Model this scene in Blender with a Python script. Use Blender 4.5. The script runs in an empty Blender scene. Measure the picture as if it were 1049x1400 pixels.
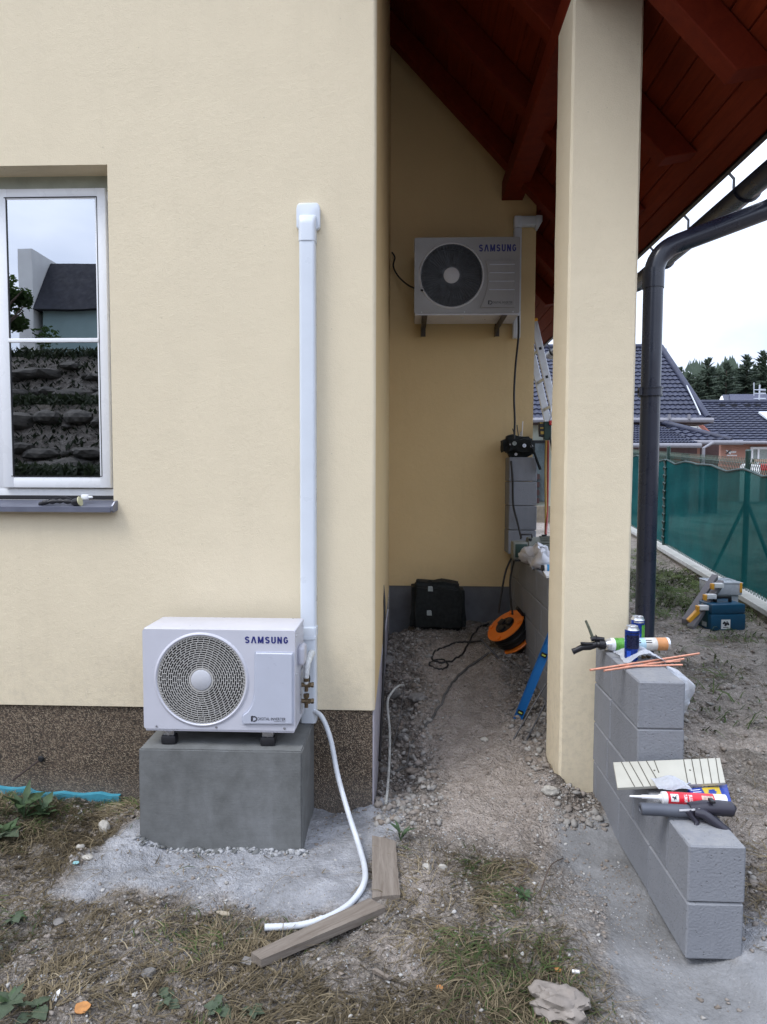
import bpy, bmesh, math, random
import numpy as np
from mathutils import Vector, Matrix

random.seed(7)
rng = np.random.default_rng(7)
S = bpy.context.scene
COL = S.collection

# ---------------------------------------------------------------- camera
F, CX, CY, EYE = 900.0, 524.5, 700.0, 1.69
YAW, PITCH, ROLL = math.atan(32 / F), math.atan(50 / F), 0.0035
fw = Vector((-math.sin(YAW) * math.cos(PITCH), math.cos(YAW) * math.cos(PITCH), -math.sin(PITCH)))
rt = fw.cross(Vector((0, 0, 1))).normalized()
up = rt.cross(fw)
r2 = rt * math.cos(ROLL) + up * math.sin(ROLL)
u2 = up * math.cos(ROLL) - rt * math.sin(ROLL)
rt, up = r2, u2
cam = bpy.data.cameras.new('camera')
cam.sensor_fit = 'VERTICAL'
cam.sensor_height = 24.0
cam.lens = 24.0 * F / 1400.0
cam.clip_start = 0.05
cam.clip_end = 1000
camo = bpy.data.objects.new('camera', cam)
COL.objects.link(camo)
EYEP = Vector((0, 0, EYE))
camo.matrix_world = Matrix(((rt.x, up.x, -fw.x, 0), (rt.y, up.y, -fw.y, 0), (rt.z, up.z, -fw.z, EYE), (0, 0, 0, 1)))
S.camera = camo

# ---------------------------------------------------------------- world, sun, exposure
W = bpy.data.worlds.new('World')
S.world = W
W.use_nodes = True
wn, wl = W.node_tree.nodes, W.node_tree.links
wn.clear()
SUN_EL, SUN_AZ = math.radians(56), math.radians(233)
sky = wn.new('ShaderNodeTexSky'); sky.sky_type = 'NISHITA'; sky.sun_disc = False
sky.sun_elevation = SUN_EL; sky.sun_rotation = SUN_AZ
wtc = wn.new('ShaderNodeTexCoord')
wno = wn.new('ShaderNodeTexNoise'); wno.inputs['Scale'].default_value = 2.6; wno.inputs['Detail'].default_value = 7
wmap = wn.new('ShaderNodeMapping'); wmap.inputs['Scale'].default_value = (1, 1, 2.4)
wl.new(wtc.outputs['Generated'], wmap.inputs[0]); wl.new(wmap.outputs[0], wno.inputs['Vector'])
wr = wn.new('ShaderNodeValToRGB')
wr.color_ramp.elements[0].position = 0.36; wr.color_ramp.elements[0].color = (8.6, 9.9, 12.8, 1)
wr.color_ramp.elements[1].position = 0.62; wr.color_ramp.elements[1].color = (13.4, 14.4, 16.6, 1)
wl.new(wno.outputs['Fac'], wr.inputs[0])
wm = wn.new('ShaderNodeMixRGB'); wm.inputs[0].default_value = 0.86
wl.new(sky.outputs[0], wm.inputs[1]); wl.new(wr.outputs[0], wm.inputs[2])
wsep = wn.new('ShaderNodeSeparateXYZ'); wl.new(wtc.outputs['Generated'], wsep.inputs[0])
wmr = wn.new('ShaderNodeMapRange'); wmr.inputs['From Min'].default_value = 0; wmr.inputs['From Max'].default_value = 1
wmr.inputs['To Min'].default_value = .82; wmr.inputs['To Max'].default_value = 1.8      # overcast: zenith about three times the horizon
wl.new(wsep.outputs[2], wmr.inputs[0])
wgr = wn.new('ShaderNodeMixRGB'); wgr.blend_type = 'MULTIPLY'; wgr.inputs[0].default_value = 1
wl.new(wm.outputs[0], wgr.inputs[1]); wl.new(wmr.outputs[0], wgr.inputs[2])
bg = wn.new('ShaderNodeBackground'); bg.inputs[1].default_value = 0.1
wo = wn.new('ShaderNodeOutputWorld')
wl.new(wgr.outputs[0], bg.inputs[0]); wl.new(bg.outputs[0], wo.inputs[0])

sl = bpy.data.lights.new('sun', 'SUN'); sl.energy = 1.8; sl.angle = math.radians(22); sl.color = (1, .975, .94)
so = bpy.data.objects.new('sun', sl); COL.objects.link(so)
so.rotation_euler = (math.radians(90) - SUN_EL, 0, math.radians(180) - SUN_AZ)
S.view_settings.view_transform = 'Standard'
S.view_settings.look = 'None'
S.view_settings.exposure = 0.17
S.view_settings.gamma = 1.0
S.view_settings.use_curve_mapping = False
S.render.engine = 'CYCLES'
S.cycles.use_denoising = True
S.cycles.max_bounces = 8
S.cycles.transparent_max_bounces = 12
S.cycles.caustics_reflective = False
S.cycles.caustics_refractive = False


def ray(px, py):
    d = fw + rt * ((px - CX) / F) + up * ((CY - py) / F)
    return d


def P(px, py, y):
    """world point seen at photo pixel px, py on the plane at distance y"""
    d = ray(px, py)
    return EYEP + d * (y / d.y)


def PX(px, py, X):
    d = ray(px, py)
    return EYEP + d * (X / d.x)


# ---------------------------------------------------------------- noise (numpy)
_perm = rng.random((256, 256)).astype(np.float64)


def vnoise(x, y):
    xi = np.floor(x).astype(int); yi = np.floor(y).astype(int)
    fx = x - xi; fy = y - yi
    fx = fx * fx * (3 - 2 * fx); fy = fy * fy * (3 - 2 * fy)
    a = _perm[xi & 255, yi & 255]; b = _perm[(xi + 1) & 255, yi & 255]
    c = _perm[xi & 255, (yi + 1) & 255]; d = _perm[(xi + 1) & 255, (yi + 1) & 255]
    return a + (b - a) * fx + (c - a) * fy + (a - b - c + d) * fx * fy


def fbm(x, y, o=4):
    s = 0; a = .5; t = 0
    for i in range(o):
        s = s + a * vnoise(x * 2 ** i + 17.3 * i, y * 2 ** i + 5.1 * i); t += a; a *= .55
    return s / t


def ss(a, b, x):
    t = np.clip((x - a) / (b - a), 0, 1)
    return t * t * (3 - 2 * t)


def gh(x, y):
    """smooth ground height"""
    x = np.asarray(x, float); y = np.asarray(y, float)
    yard = .045 * (np.clip(y, 1, 12) - 1)
    niche = .36 * ss(3.3, 6.0, y) - .10 * ss(.22, -.1, x) * ss(3.1, 3.6, y)
    k = ss(1.0, 1.5, x)
    h = niche * (1 - k) + yard * k
    h = np.where(y > 7, yard, h)
    left = .05 * ss(-1.5, -2.2, x) * ss(2.4, 3.2, y)
    h = h + left - .04 * ss(.55, .9, x) * ss(3.3, 2.9, y) * ss(1.7, 1.3, x)
    # hillside behind the photographer, in three terraces
    t = np.clip((-3.2 - y) / 9.5, 0, 1) * 3
    st = np.floor(t) + ss(.0, .45, t - np.floor(t))
    h = h + st / 3 * 4.9
    return h


def G(px, py, lift=0.0):
    d = ray(px, py)
    t = 1.0
    for i in range(4000):
        p = EYEP + d * t
        if p.z < float(gh(p.x, p.y)) + lift:
            break
        t += .01
    for i in range(8):
        p = EYEP + d * t
        t += .6 * ((float(gfull(np.array([p.x]), np.array([p.y]))[0]) + lift) - p.z) / d.z
    return EYEP + d * t


# ---------------------------------------------------------------- object helpers
ORG = {}


def org(o):
    while o.parent is not None:
        o = o.parent
    return ORG.get(o.name, Vector((0, 0, 0)))


def tag(o, label=None, cat=None, group=None, kind=None):
    if label: o['label'] = label
    if cat: o['category'] = cat
    if group: o['group'] = group
    if kind: o['kind'] = kind
    return o


def thing(name, loc, label, cat, group=None, kind='thing'):
    o = bpy.data.objects.new(name, None)
    o.empty_display_size = .1
    COL.objects.link(o)
    o.location = loc
    ORG[o.name] = Vector(loc)
    return tag(o, label, cat, group, kind)


class MB:
    def __init__(s):
        s.v = []; s.f = []; s.m = []; s.uv = None

    def add(s, vs, fs, mi=0, M=None):
        n = len(s.v)
        if M is not None: vs = [M @ Vector(v) for v in vs]
        s.v += [tuple(v) for v in vs]
        s.f += [tuple(i + n for i in f) for f in fs]
        s.m += [mi] * len(fs)
        return s

    def box(s, lo, hi, mi=0, M=None):
        (a, b, c), (d, e, f) = lo, hi
        vs = [(a, b, c), (d, b, c), (d, e, c), (a, e, c), (a, b, f), (d, b, f), (d, e, f), (a, e, f)]
        return s.add(vs, [(0, 3, 2, 1), (4, 5, 6, 7), (0, 1, 5, 4), (1, 2, 6, 5), (2, 3, 7, 6), (3, 0, 4, 7)], mi, M)

    def bbox(s, lo, hi, r=.01, seg=2, mi=0, M=None):
        bm = bmesh.new()
        c = [(lo[i] + hi[i]) / 2 for i in range(3)]
        sz = [hi[i] - lo[i] for i in range(3)]
        bmesh.ops.create_cube(bm, size=1, matrix=Matrix.Translation(c) @ Matrix.Diagonal((*sz, 1)))
        bmesh.ops.bevel(bm, geom=bm.edges[:], offset=min(r, min(sz) * .49), segments=seg, affect='EDGES', profile=.5)
        return s.bm(bm, mi, M)

    def bm(s, bm, mi=0, M=None):
        bm.verts.index_update()
        vs = [v.co.copy() for v in bm.verts]
        fs = [[v.index for v in f.verts] for f in bm.faces]
        bm.free()
        return s.add(vs, fs, mi, M)

    def tube(s, pts, r, n=8, mi=0, M=None, caps=True, closed=False, sq=(1, 1), ph=0.0):
        pts = [Vector(p) for p in pts]
        k = len(pts)
        rs = r if isinstance(r, (list, tuple)) else [r] * k
        vs = []; fs = []
        prev = None
        for i, p in enumerate(pts):
            if closed:
                t = pts[(i + 1) % k] - pts[i - 1]
            else:
                t = pts[min(i + 1, k - 1)] - pts[max(i - 1, 0)]
            t.normalize()
            if prev is None:
                a = Vector((0, 0, 1)) if abs(t.z) < .9 else Vector((1, 0, 0))
                nx = t.cross(a).normalized()
            else:
                nx = prev - t * prev.dot(t)
                nx = nx.normalized() if nx.length > 1e-6 else t.orthogonal().normalized()
            prev = nx
            ny = t.cross(nx)
            for j in range(n):
                an = 2 * math.pi * j / n + ph
                vs.append(p + nx * (math.cos(an) * rs[i] * sq[0]) + ny * (math.sin(an) * rs[i] * sq[1]))
        m = k if closed else k - 1
        for i in range(m):
            for j in range(n):
                a = i * n + j; b = i * n + (j + 1) % n
                c = ((i + 1) % k) * n + (j + 1) % n; d = ((i + 1) % k) * n + j
                fs.append((a, d, c, b)[::-1])
        if caps and not closed:
            fs.append(tuple(range(n))[::-1]); fs.append(tuple(range((k - 1) * n, k * n)))
        return s.add(vs, fs, mi, M)

    def cyl(s, p0, p1, r, n=16, mi=0, M=None, r1=None):
        return s.tube([p0, p1], [r, r if r1 is None else r1], n, mi, M)

    def lathe(s, prof, n=24, mi=0, M=None, caps=True):
        """prof: list of (r, z) around local z; mi int or list per segment"""
        vs = []; k = len(prof)
        for r, z in prof:
            for j in range(n):
                a = 2 * math.pi * j / n
                vs.append((r * math.cos(a), r * math.sin(a), z))
        base = len(s.v)
        s.add(vs, [], 0, M)
        for i in range(k - 1):
            mm = mi[i] if isinstance(mi, (list, tuple)) else mi
            for j in range(n):
                a = i * n + j; b = i * n + (j + 1) % n
                s.f.append((base + a, base + b, base + b + n, base + a + n)); s.m.append(mm)
        m0 = mi[0] if isinstance(mi, (list, tuple)) else mi
        m1 = mi[-1] if isinstance(mi, (list, tuple)) else mi
        if caps and prof[0][0] > 1e-5:
            s.f.append(tuple(base + j for j in range(n))[::-1]); s.m.append(m0)
        if caps and prof[-1][0] > 1e-5:
            s.f.append(tuple(base + (k - 1) * n + j for j in range(n))); s.m.append(m1)
        return s

    def prism(s, poly, d, mi=0, M=None):
        """poly of 3-D points, extruded by vector d"""
        n = len(poly); d = Vector(d)
        vs = [Vector(p) for p in poly] + [Vector(p) + d for p in poly]
        fs = [tuple(range(n))[::-1], tuple(range(n, 2 * n))] + [(i, (i + 1) % n, n + (i + 1) % n, n + i) for i in range(n)]
        return s.add(vs, fs, mi, M)

    def build(s, name, mats, parent=None, smooth=None, bevel=0, loc=None, recalc=True):
        me = bpy.data.meshes.new(name)
        o0 = org(parent) if parent is not None else (Vector(loc) if loc is not None else Vector((0, 0, 0)))
        vs = [(v[0] - o0.x, v[1] - o0.y, v[2] - o0.z) for v in s.v]
        me.from_pydata(vs, [], s.f)
        if not isinstance(mats, (list, tuple)): mats = [mats]
        for m in mats: me.materials.append(m)
        if len(mats) > 1: me.polygons.foreach_set('material_index', s.m)
        if recalc or bevel:
            bm = bmesh.new(); bm.from_mesh(me)
            if recalc: bmesh.ops.recalc_face_normals(bm, faces=bm.faces[:])
            if bevel:
                es = [e for e in bm.edges if len(e.link_faces) == 2 and e.calc_face_angle(0) > .6]
                bmesh.ops.bevel(bm, geom=es, offset=bevel, segments=2, affect='EDGES', profile=.5, clamp_overlap=True)
            bm.to_mesh(me); bm.free()
        if smooth is not None:
            me.shade_smooth(); me.set_sharp_from_angle(angle=math.radians(smooth))
        me.update()
        o = bpy.data.objects.new(name, me)
        COL.objects.link(o)
        if parent is not None:
            o.parent = parent
        else:
            o.location = o0; ORG[o.name] = o0
        return o


def npmesh(name, v, f, mats, mi=None, parent=None, smooth=False):
    me = bpy.data.meshes.new(name)
    v = np.asarray(v, np.float32); f = np.asarray(f, np.int32)
    k = f.shape[1]
    me.vertices.add(len(v)); me.vertices.foreach_set('co', v.ravel())
    me.loops.add(f.size); me.loops.foreach_set('vertex_index', f.ravel())
    me.polygons.add(len(f)); me.polygons.foreach_set('loop_start', np.arange(len(f), dtype=np.int32) * k)
    if mi is not None: me.polygons.foreach_set('material_index', np.asarray(mi, np.int32))
    for m in (mats if isinstance(mats, (list, tuple)) else [mats]): me.materials.append(m)
    me.update(calc_edges=True); me.validate()
    if smooth: me.shade_smooth()
    o = bpy.data.objects.new(name, me); COL.objects.link(o)
    if parent is not None: o.parent = parent
    return o


_fontcache = {}


def text_mb(txt, size, bold=0.0, sx=1.0, spacing=1.0):
    """lettering as flat mesh in local xy, centred; returns verts, faces"""
    cu = bpy.data.curves.new('txt', 'FONT')
    cu.body = txt; cu.size = size; cu.offset = bold; cu.align_x = 'CENTER'; cu.align_y = 'CENTER'
    cu.space_character = spacing; cu.resolution_u = 3
    o = bpy.data.objects.new('txt', cu); COL.objects.link(o)
    dg = bpy.context.evaluated_depsgraph_get()
    me = bpy.data.meshes.new_from_object(o.evaluated_get(dg))
    vs = [(v.co.x * sx, v.co.y, v.co.z) for v in me.vertices]
    fs = [tuple(p.vertices) for p in me.polygons]
    bpy.data.objects.remove(o); bpy.data.curves.remove(cu); bpy.data.meshes.remove(me)
    return vs, fs


# ---------------------------------------------------------------- materials
def lin(r, g, b):
    f = lambda c: ((c / 255 + .055) / 1.055) ** 2.4 if c / 255 > .04045 else c / 255 / 12.92
    return (f(r), f(g), f(b))


class NT:
    def __init__(s, name):
        s.mat = bpy.data.materials.new(name); s.mat.use_nodes = True
        s.n = s.mat.node_tree.nodes; s.l = s.mat.node_tree.links
        s.b = s.n['Principled BSDF']; s.out = s.n['Material Output']

    def node(s, t, ins=None, **kw):
        nd = s.n.new(t)
        for k, v in kw.items(): setattr(nd, k, v)
        if ins:
            for k, v in ins.items(): s.set(nd.inputs[k], v)
        return nd

    def set(s, sock, v):
        if isinstance(v, bpy.types.NodeSocket): s.l.new(v, sock)
        elif isinstance(v, (tuple, list)) and len(v) == 3 and sock.type == 'RGBA': sock.default_value = (*v, 1)
        else: sock.default_value = v

    def coord(s, kind='Object'):
        if kind == 'World': return s.node('ShaderNodeNewGeometry').outputs['Position']
        return s.node('ShaderNodeTexCoord').outputs[kind]

    def noise(s, co, scale, detail=4, rough=.55, out='Fac', dist=0.0):
        nd = s.node('ShaderNodeTexNoise', {'Vector': co, 'Scale': scale, 'Detail': detail, 'Roughness': rough, 'Distortion': dist})
        return nd.outputs[out]

    def voro(s, co, scale, feature='F1', out='Distance', rnd=1.0):
        nd = s.node('ShaderNodeTexVoronoi', {'Vector': co, 'Scale': scale, 'Randomness': rnd}, feature=feature)
        return nd.outputs[out]

    def ramp(s, fac, stops, interp='LINEAR'):
        nd = s.node('ShaderNodeValToRGB', {'Fac': fac})
        cr = nd.color_ramp; cr.interpolation = interp
        while len(cr.elements) < len(stops): cr.elements.new(.5)
        for e, (p, c) in zip(cr.elements, stops):
            e.position = p
            e.color = (*c, 1) if isinstance(c, (tuple, list)) else (c, c, c, 1)
        return nd.outputs[0]

    def mix(s, fac, a, b, mode='MIX'):
        nd = s.node('ShaderNodeMixRGB', {'Fac': fac, 'Color1': a, 'Color2': b}, blend_type=mode)
        return nd.outputs[0]

    def math(s, op, a, b=0.0):
        nd = s.node('ShaderNodeMath', {0: a, 1: b}, operation=op)
        return nd.outputs[0]

    def mapr(s, v, a, b, c, d):
        nd = s.node('ShaderNodeMapRange', {'Value': v, 'From Min': a, 'From Max': b, 'To Min': c, 'To Max': d})
        return nd.outputs[0]

    def vmul(s, co, sc):
        nd = s.node('ShaderNodeVectorMath', {0: co, 1: sc}, operation='MULTIPLY')
        return nd.outputs[0]

    def bump(s, h, strength=.3, dist=.01, normal=None):
        ins = {'Height': h, 'Strength': strength, 'Distance': dist}
        if normal is not None: ins['Normal'] = normal
        nd = s.node('ShaderNodeBump', ins)
        s.l.new(nd.outputs[0], s.b.inputs['Normal'])
        return nd.outputs[0]

    def done(s, col=None, rough=None, metal=None, **kw):
        if col is not None: s.set(s.b.inputs['Base Color'], col)
        if rough is not None: s.set(s.b.inputs['Roughness'], rough)
        if metal is not None: s.set(s.b.inputs['Metallic'], metal)
        for k, v in kw.items(): s.set(s.b.inputs[k.replace('_', ' ')], v)
        return s.mat


def simple(name, col, rough=.5, metal=0, var=.12, scale=12, bump=0.0, bscale=80, wear=.1, **kw):
    t = NT(name)
    co = t.coord('Object')
    n = t.noise(co, scale, 5)
    a = tuple(c * (1 - var) for c in col); b = tuple(min(1, c * (1 + var)) for c in col)
    c = t.ramp(n, [(.3, a), (.7, b)])
    r = t.mapr(t.noise(co, scale * 2.3, 4), .3, .7, max(.02, rough - wear), min(1, rough + wear))
    if bump: t.bump(t.noise(co, bscale, 5), bump, .004)
    return t.done(c, r, metal, **kw)


# plaster
def plaster(name, base):
    t = NT(name); co = t.coord('World')
    big = t.noise(co, .8, 5, .6, dist=.5); mid = t.noise(co, 5, 6, .65)
    a = tuple(c * .955 for c in base); b = tuple(min(.85, c * 1.04) for c in base)
    c = t.ramp(big, [(.3, a), (.7, b)])
    c = t.mix(.4, c, t.ramp(mid, [(.3, tuple(x * .94 for x in base)), (.7, tuple(x * 1.04 for x in base))]))
    fine = t.noise(co, 230, 3, .6)
    c = t.mix(t.mapr(fine, .25, .42, .30, 0), c, tuple(x * .6 for x in base))
    # faint vertical run-off streaks and splashed dirt low down
    st = t.noise(t.vmul(co, (1, 1, .05)), 11, 5, .6)
    c = t.mix(t.mapr(st, .56, .78, 0, .10), c, tuple(x * .66 for x in base))
    zz = t.node('ShaderNodeSeparateXYZ', {0: co}).outputs[2]
    low = t.math('MULTIPLY', t.mapr(zz, .45, .95, 1, 0), t.mapr(t.noise(co, 26, 5, .7), .45, .72, 0, .25))
    c = t.mix(low, c, (.30, .265, .215))
    sp = t.voro(co, 21); spc = t.node('ShaderNodeSeparateColor', {'Color': t.voro(co, 21, out='Color')}).outputs[0]
    c = t.mix(t.math('MULTIPLY', t.mapr(sp, .05, .09, 1, 0), t.mapr(spc, .90, .92, 0, .45)), c, tuple(x * .55 for x in base))
    h = t.math('ADD', t.math('MULTIPLY', fine, .7), t.math('MULTIPLY', t.voro(co, 330), .4))
    h = t.math('ADD', h, t.math('MULTIPLY', t.noise(co, 30, 5, .6), 1.0))
    h = t.math('ADD', h, t.math('MULTIPLY', t.noise(t.vmul(co, (1, 1, .45)), 7, 4), 1.6))
    t.bump(h, .38, .006)
    return t.done(c, .93, 0, Specular_IOR_Level=.2)


M = {}
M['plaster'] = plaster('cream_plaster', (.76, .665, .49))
M['plaster_shaded'] = plaster('shaded_porch_plaster', (.70, .53, .29))  # cream plaster again, porch shade and warm bounce light put into its colour

t = NT('mosaic_plinth_plaster'); co = t.coord('World')
cell = t.voro(co, 190, out='Color')
sep = t.node('ShaderNodeSeparateColor', {'Color': cell}).outputs[0]
c = t.ramp(sep, [(0, (.018, .015, .012)), (.30, (.06, .043, .03)), (.48, (.135, .095, .064)), (.70, (.235, .17, .115)), (.90, (.42, .34, .24))])
c = t.mix(.35, c, t.ramp(t.noise(co, 3, 3), [(.3, (.05, .04, .03)), (.7, (.12, .09, .065))]))
c = t.mix(t.mapr(t.node('ShaderNodeSeparateXYZ', {0: co}).outputs[2], 0, .14, .35, 0), c, (.22, .2, .18))
t.bump(t.voro(co, 190), .9, .006)
M['plinth'] = t.done(c, .8)

M['plinth_back'] = simple('grey_plinth_render', (.13, .135, .15), .9, var=.2, scale=5, bump=.4, bscale=120)
M['insul_board'] = simple('blue_insulation_board', (.05, .27, .36), .85, var=.15, scale=25, bump=.5, bscale=60)

# smooth cement render of the pedestal
t = NT('fresh_cement_render'); co = t.coord('World')
n1 = t.noise(t.vmul(co, (1.2, 1.2, .6)), 3.2, 6, .6, dist=.6); n2 = t.noise(co, 16, 5)
c = t.ramp(n1, [(.3, (.105, .108, .104)), (.52, (.148, .153, .150)), (.72, (.235, .242, .245))])
c = t.mix(.4, c, t.ramp(n2, [(.35, (.11, .113, .11)), (.7, (.20, .206, .208))]))
sc = t.noise(t.vmul(co, (3, 3, 40)), 6, 3)
c = t.mix(t.mapr(sc, .55, .75, 0, .25), c, (.12, .12, .12))
t.bump(t.math('ADD', t.noise(co, 70, 4), t.math('MULTIPLY', sc, .5)), .3, .004)
M['cement'] = t.done(c, .85)

# concrete blocks
t = NT('concrete_block'); co = t.coord('World'); oi = t.node('ShaderNodeObjectInfo').outputs['Random']
n1 = t.noise(co, 9, 5); n2 = t.noise(co, 110, 3)
c = t.ramp(n1, [(.25, (.125, .134, .160)), (.75, (.205, .217, .25))])
c = t.mix(.5, c, t.ramp(oi, [(0, (.125, .134, .158)), (1, (.23, .243, .278))]))
stk = t.noise(t.vmul(co, (1, 1, .07)), 34, 3)
c = t.mix(t.mapr(stk, .5, .75, 0, .3), c, (.26, .268, .287))
c = t.mix(t.mapr(n2, .3, .42, .35, 0), c, (.14, .14, .145))
pit = t.voro(co, 62)
pc = t.node('ShaderNodeSeparateColor', {'Color': t.voro(co, 62, out='Color')}).outputs[0]
pore = t.math('MULTIPLY', t.mapr(pit, .10, .22, 1, 0), t.mapr(pc, .62, .7, 0, 1))
c = t.mix(t.math('MULTIPLY', pore, .75), c, (.10, .10, .105))
pt = t.node('ShaderNodeNewGeometry').outputs['Pointiness']
c = t.mix(t.mapr(pt, .52, .60, 0, .45), c, (.28, .288, .305))
nz = t.node('ShaderNodeSeparateXYZ', {0: t.node('ShaderNodeNewGeometry').outputs['Normal']}).outputs[2]
c = t.mix(t.math('MULTIPLY', t.mapr(nz, .6, .9, 0, .5), t.mapr(t.noise(co, 14, 5, .7), .4, .6, .2, 1)), c, (.32, .318, .315))
t.bump(t.math('ADD', t.math('ADD', n2, t.math('MULTIPLY', n1, .8)), t.math('MULTIPLY', pore, -1.4)), .6, .005)
M['block'] = t.done(c, .9)
M['block_dust'] = simple('mortar_dust', (.36, .36, .35), .95, var=.25, scale=30, bump=.5)

# wood
def wood(name, a, b, rough=.7, ax=(1, 14, 14), sc=3.0, bump=.3, kind='Object'):
    t = NT(name); co = t.coord(kind); oi = t.node('ShaderNodeObjectInfo').outputs['Random']
    mp = t.node('ShaderNodeVectorMath', {0: t.vmul(co, ax), 1: t.node('ShaderNodeCombineXYZ', {0: t.math('MULTIPLY', oi, 31.0), 1: t.math('MULTIPLY', oi, 17.0)}).outputs[0]}, operation='ADD').outputs[0]
    g = t.noise(mp, sc, 7, .6, dist=.8)
    c = t.ramp(g, [(.28, a), (.72, b)])
    c = t.mix(t.math('MULTIPLY', oi, .45), c, tuple(x * .62 for x in a))
    fg = t.noise(mp, sc * 7, 4)
    c = t.mix(t.mapr(fg, .55, .75, 0, .4), c, tuple(x * .5 for x in a))
    t.bump(t.math('ADD', g, t.math('MULTIPLY', fg, .4)), bump, .004)
    return t.done(c, rough, 0, Specular_IOR_Level=.15)


M['soffit'] = wood('red_brown_stained_board', (.13, .016, .0045), (.22, .030, .008), .7, (16, 1, 16), 3)
M['rafter'] = wood('red_brown_stained_beam', (.13, .014, .0045), (.21, .025, .007), .65, (5, 5, 5), 3)
M['plank'] = wood('weathered_grey_plank', (.17, .14, .115), (.34, .30, .26), .9, (2, 26, 26), 2.2, .5)
M['chipwood'] = wood('pale_offcut_wood', (.3, .26, .2), (.48, .42, .33), .9, (3, 20, 20), 3, .4)

M['upvc'] = simple('white_window_upvc', (.85, .865, .89), .28, var=.03, scale=4, wear=.05)
M['duct'] = simple('white_trunking_plastic', (.68, .73, .80), .33, var=.04, scale=5, wear=.08)
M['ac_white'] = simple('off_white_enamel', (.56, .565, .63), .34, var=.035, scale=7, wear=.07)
M['ac_shaded'] = simple('shaded_grey_enamel', (.29, .287, .29), .36, var=.06, scale=7, wear=.07)  # the white enamel greyed: porch shade on the rear unit painted in
M['ac_cover'] = simple('light_grey_cover_plastic', (.49, .515, .60), .36, var=.03, scale=9)
M['grille'] = simple('grey_grille_plastic', (.46, .45, .43), .45, var=.05)
M['hub'] = simple('grey_hub_plastic', (.52, .53, .57), .42, var=.03)
M['dark'] = simple('dark_interior', (.010, .011, .013), .7, var=.1)
M['fan'] = simple('charcoal_fan_plastic', (.035, .036, .04), .35, var=.1)
M['coil'] = simple('dark_finned_coil', (.10, .10, .105), .5, .4, var=.3, scale=40)
M['rubber'] = simple('black_rubber', (.013, .013, .016), .55, var=.2, scale=30)
M['black_plastic'] = simple('black_plastic', (.012, .011, .014), .38, var=.2, scale=25)
M['steel'] = simple('zinc_plated_steel', (.55, .57, .62), .35, .9, var=.15, scale=30)
M['alu'] = simple('brushed_aluminium', (.62, .64, .67), .42, .75, var=.08, scale=20)
M['bracket'] = simple('dull_brown_bracket_steel', (.10, .085, .075), .6, .3, var=.2)
M['brass'] = simple('tarnished_brass', (.17, .125, .075), .45, .8, var=.25, scale=60)
M['copper'] = simple('copper_pipe', (.78, .36, .24), .38, .55, var=.15, scale=40)
M['print_blue'] = simple('dark_blue_print', (.018, .022, .17), .5, var=.05)
M['print_dark'] = simple('dark_grey_print', (.03, .03, .04), .5, var=.05)
M['print_white'] = simple('white_print', (.78, .78, .78), .5, var=.05)
M['hose'] = simple('white_drain_hose', (.60, .63, .67), .5, var=.10, scale=14)
M['foil'] = simple('white_pipe_lagging', (.66, .68, .68), .4, var=.2, scale=60, bump=.8, bscale=120)
M['anthracite'] = simple('anthracite_coated_metal', (.016, .019, .034), .3, .0, var=.12, scale=6, wear=.08, Coat_Weight=.25)
M['sill'] = simple('grey_coated_sill', (.16, .17, .22), .38, .3, var=.1, scale=9)
M['blackcable'] = simple('black_cable_sheath', (.012, .011, .011), .5, var=.2)
M['greycable'] = simple('dusty_grey_cable', (.10, .095, .09), .8, var=.25, scale=9)
M['whitecable'] = simple('dusty_white_conduit', (.5, .5, .47), .7, var=.25, scale=14)
M['orange'] = simple('orange_plastic', (.85, .20, .02), .38, var=.06, scale=14)
M['levelblue'] = simple('blue_anodised_level', (.012, .17, .50), .42, .1, var=.08, scale=9)
M['vial'] = simple('yellow_green_vial', (.40, .45, .08), .15, var=.1)
M['bagblack'] = simple('black_green_nylon', (.0035, .006, .0065), .8, var=.3, scale=16, bump=.5, bscale=200)
M['patch'] = simple('grey_label_patch', (.32, .36, .36), .6, var=.25, scale=60)
M['teal'] = simple('teal_case_plastic', (.006, .062, .125), .4, var=.1, scale=10)
M['teal_dark'] = simple('dark_teal_case_plastic', (.008, .05, .06), .45, var=.1, scale=10)
M['lidgrey'] = simple('translucent_grey_lid', (.48, .50, .55), .25, var=.06)
M['greyplastic'] = simple('grey_case_plastic', (.16, .15, .16), .5, var=.1)
M['yellow'] = simple('yellow_latch_plastic', (.75, .36, .03), .45, var=.08)
M['white_matte'] = simple('white_card', (.74, .74, .74), .7, var=.08, scale=20)
M['pump'] = simple('olive_grey_pump_paint', (.20, .21, .18), .5, .1, var=.2, scale=12)
M['redplastic'] = simple('red_plastic', (.60, .02, .03), .4, var=.08)
M['greendark'] = simple('dark_green_plastic', (.01, .04, .03), .45, var=.15)
M['gaugeyellow'] = simple('ochre_sticker', (.45, .30, .05), .5, var=.2, scale=80)
M['hoseyellow'] = simple('yellow_hose', (.42, .26, .06), .45, var=.1)
M['hosered'] = simple('red_hose', (.36, .04, .03), .45, var=.1)
M['canblue'] = simple('metallic_blue_can', (.015, .055, .34), .22, .55, var=.35, scale=22)
M['candark'] = simple('navy_print_panel', (.012, .016, .05), .3, .3, var=.2, scale=40)
M['cangreen'] = simple('green_can_print', (.10, .34, .05), .3, .2, var=.3, scale=30)
M['canalu'] = simple('can_end_aluminium', (.72, .73, .75), .3, .8, var=.1)
M['foamwhite'] = simple('foam_can_print', (.62, .60, .56), .35, .1, var=.3, scale=25)
M['foamorange'] = simple('foam_can_orange', (.58, .26, .10), .35, .1, var=.2, scale=25)
M['foamsky'] = simple('foam_can_sky_print', (.40, .58, .68), .35, .1, var=.2, scale=25)
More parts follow.
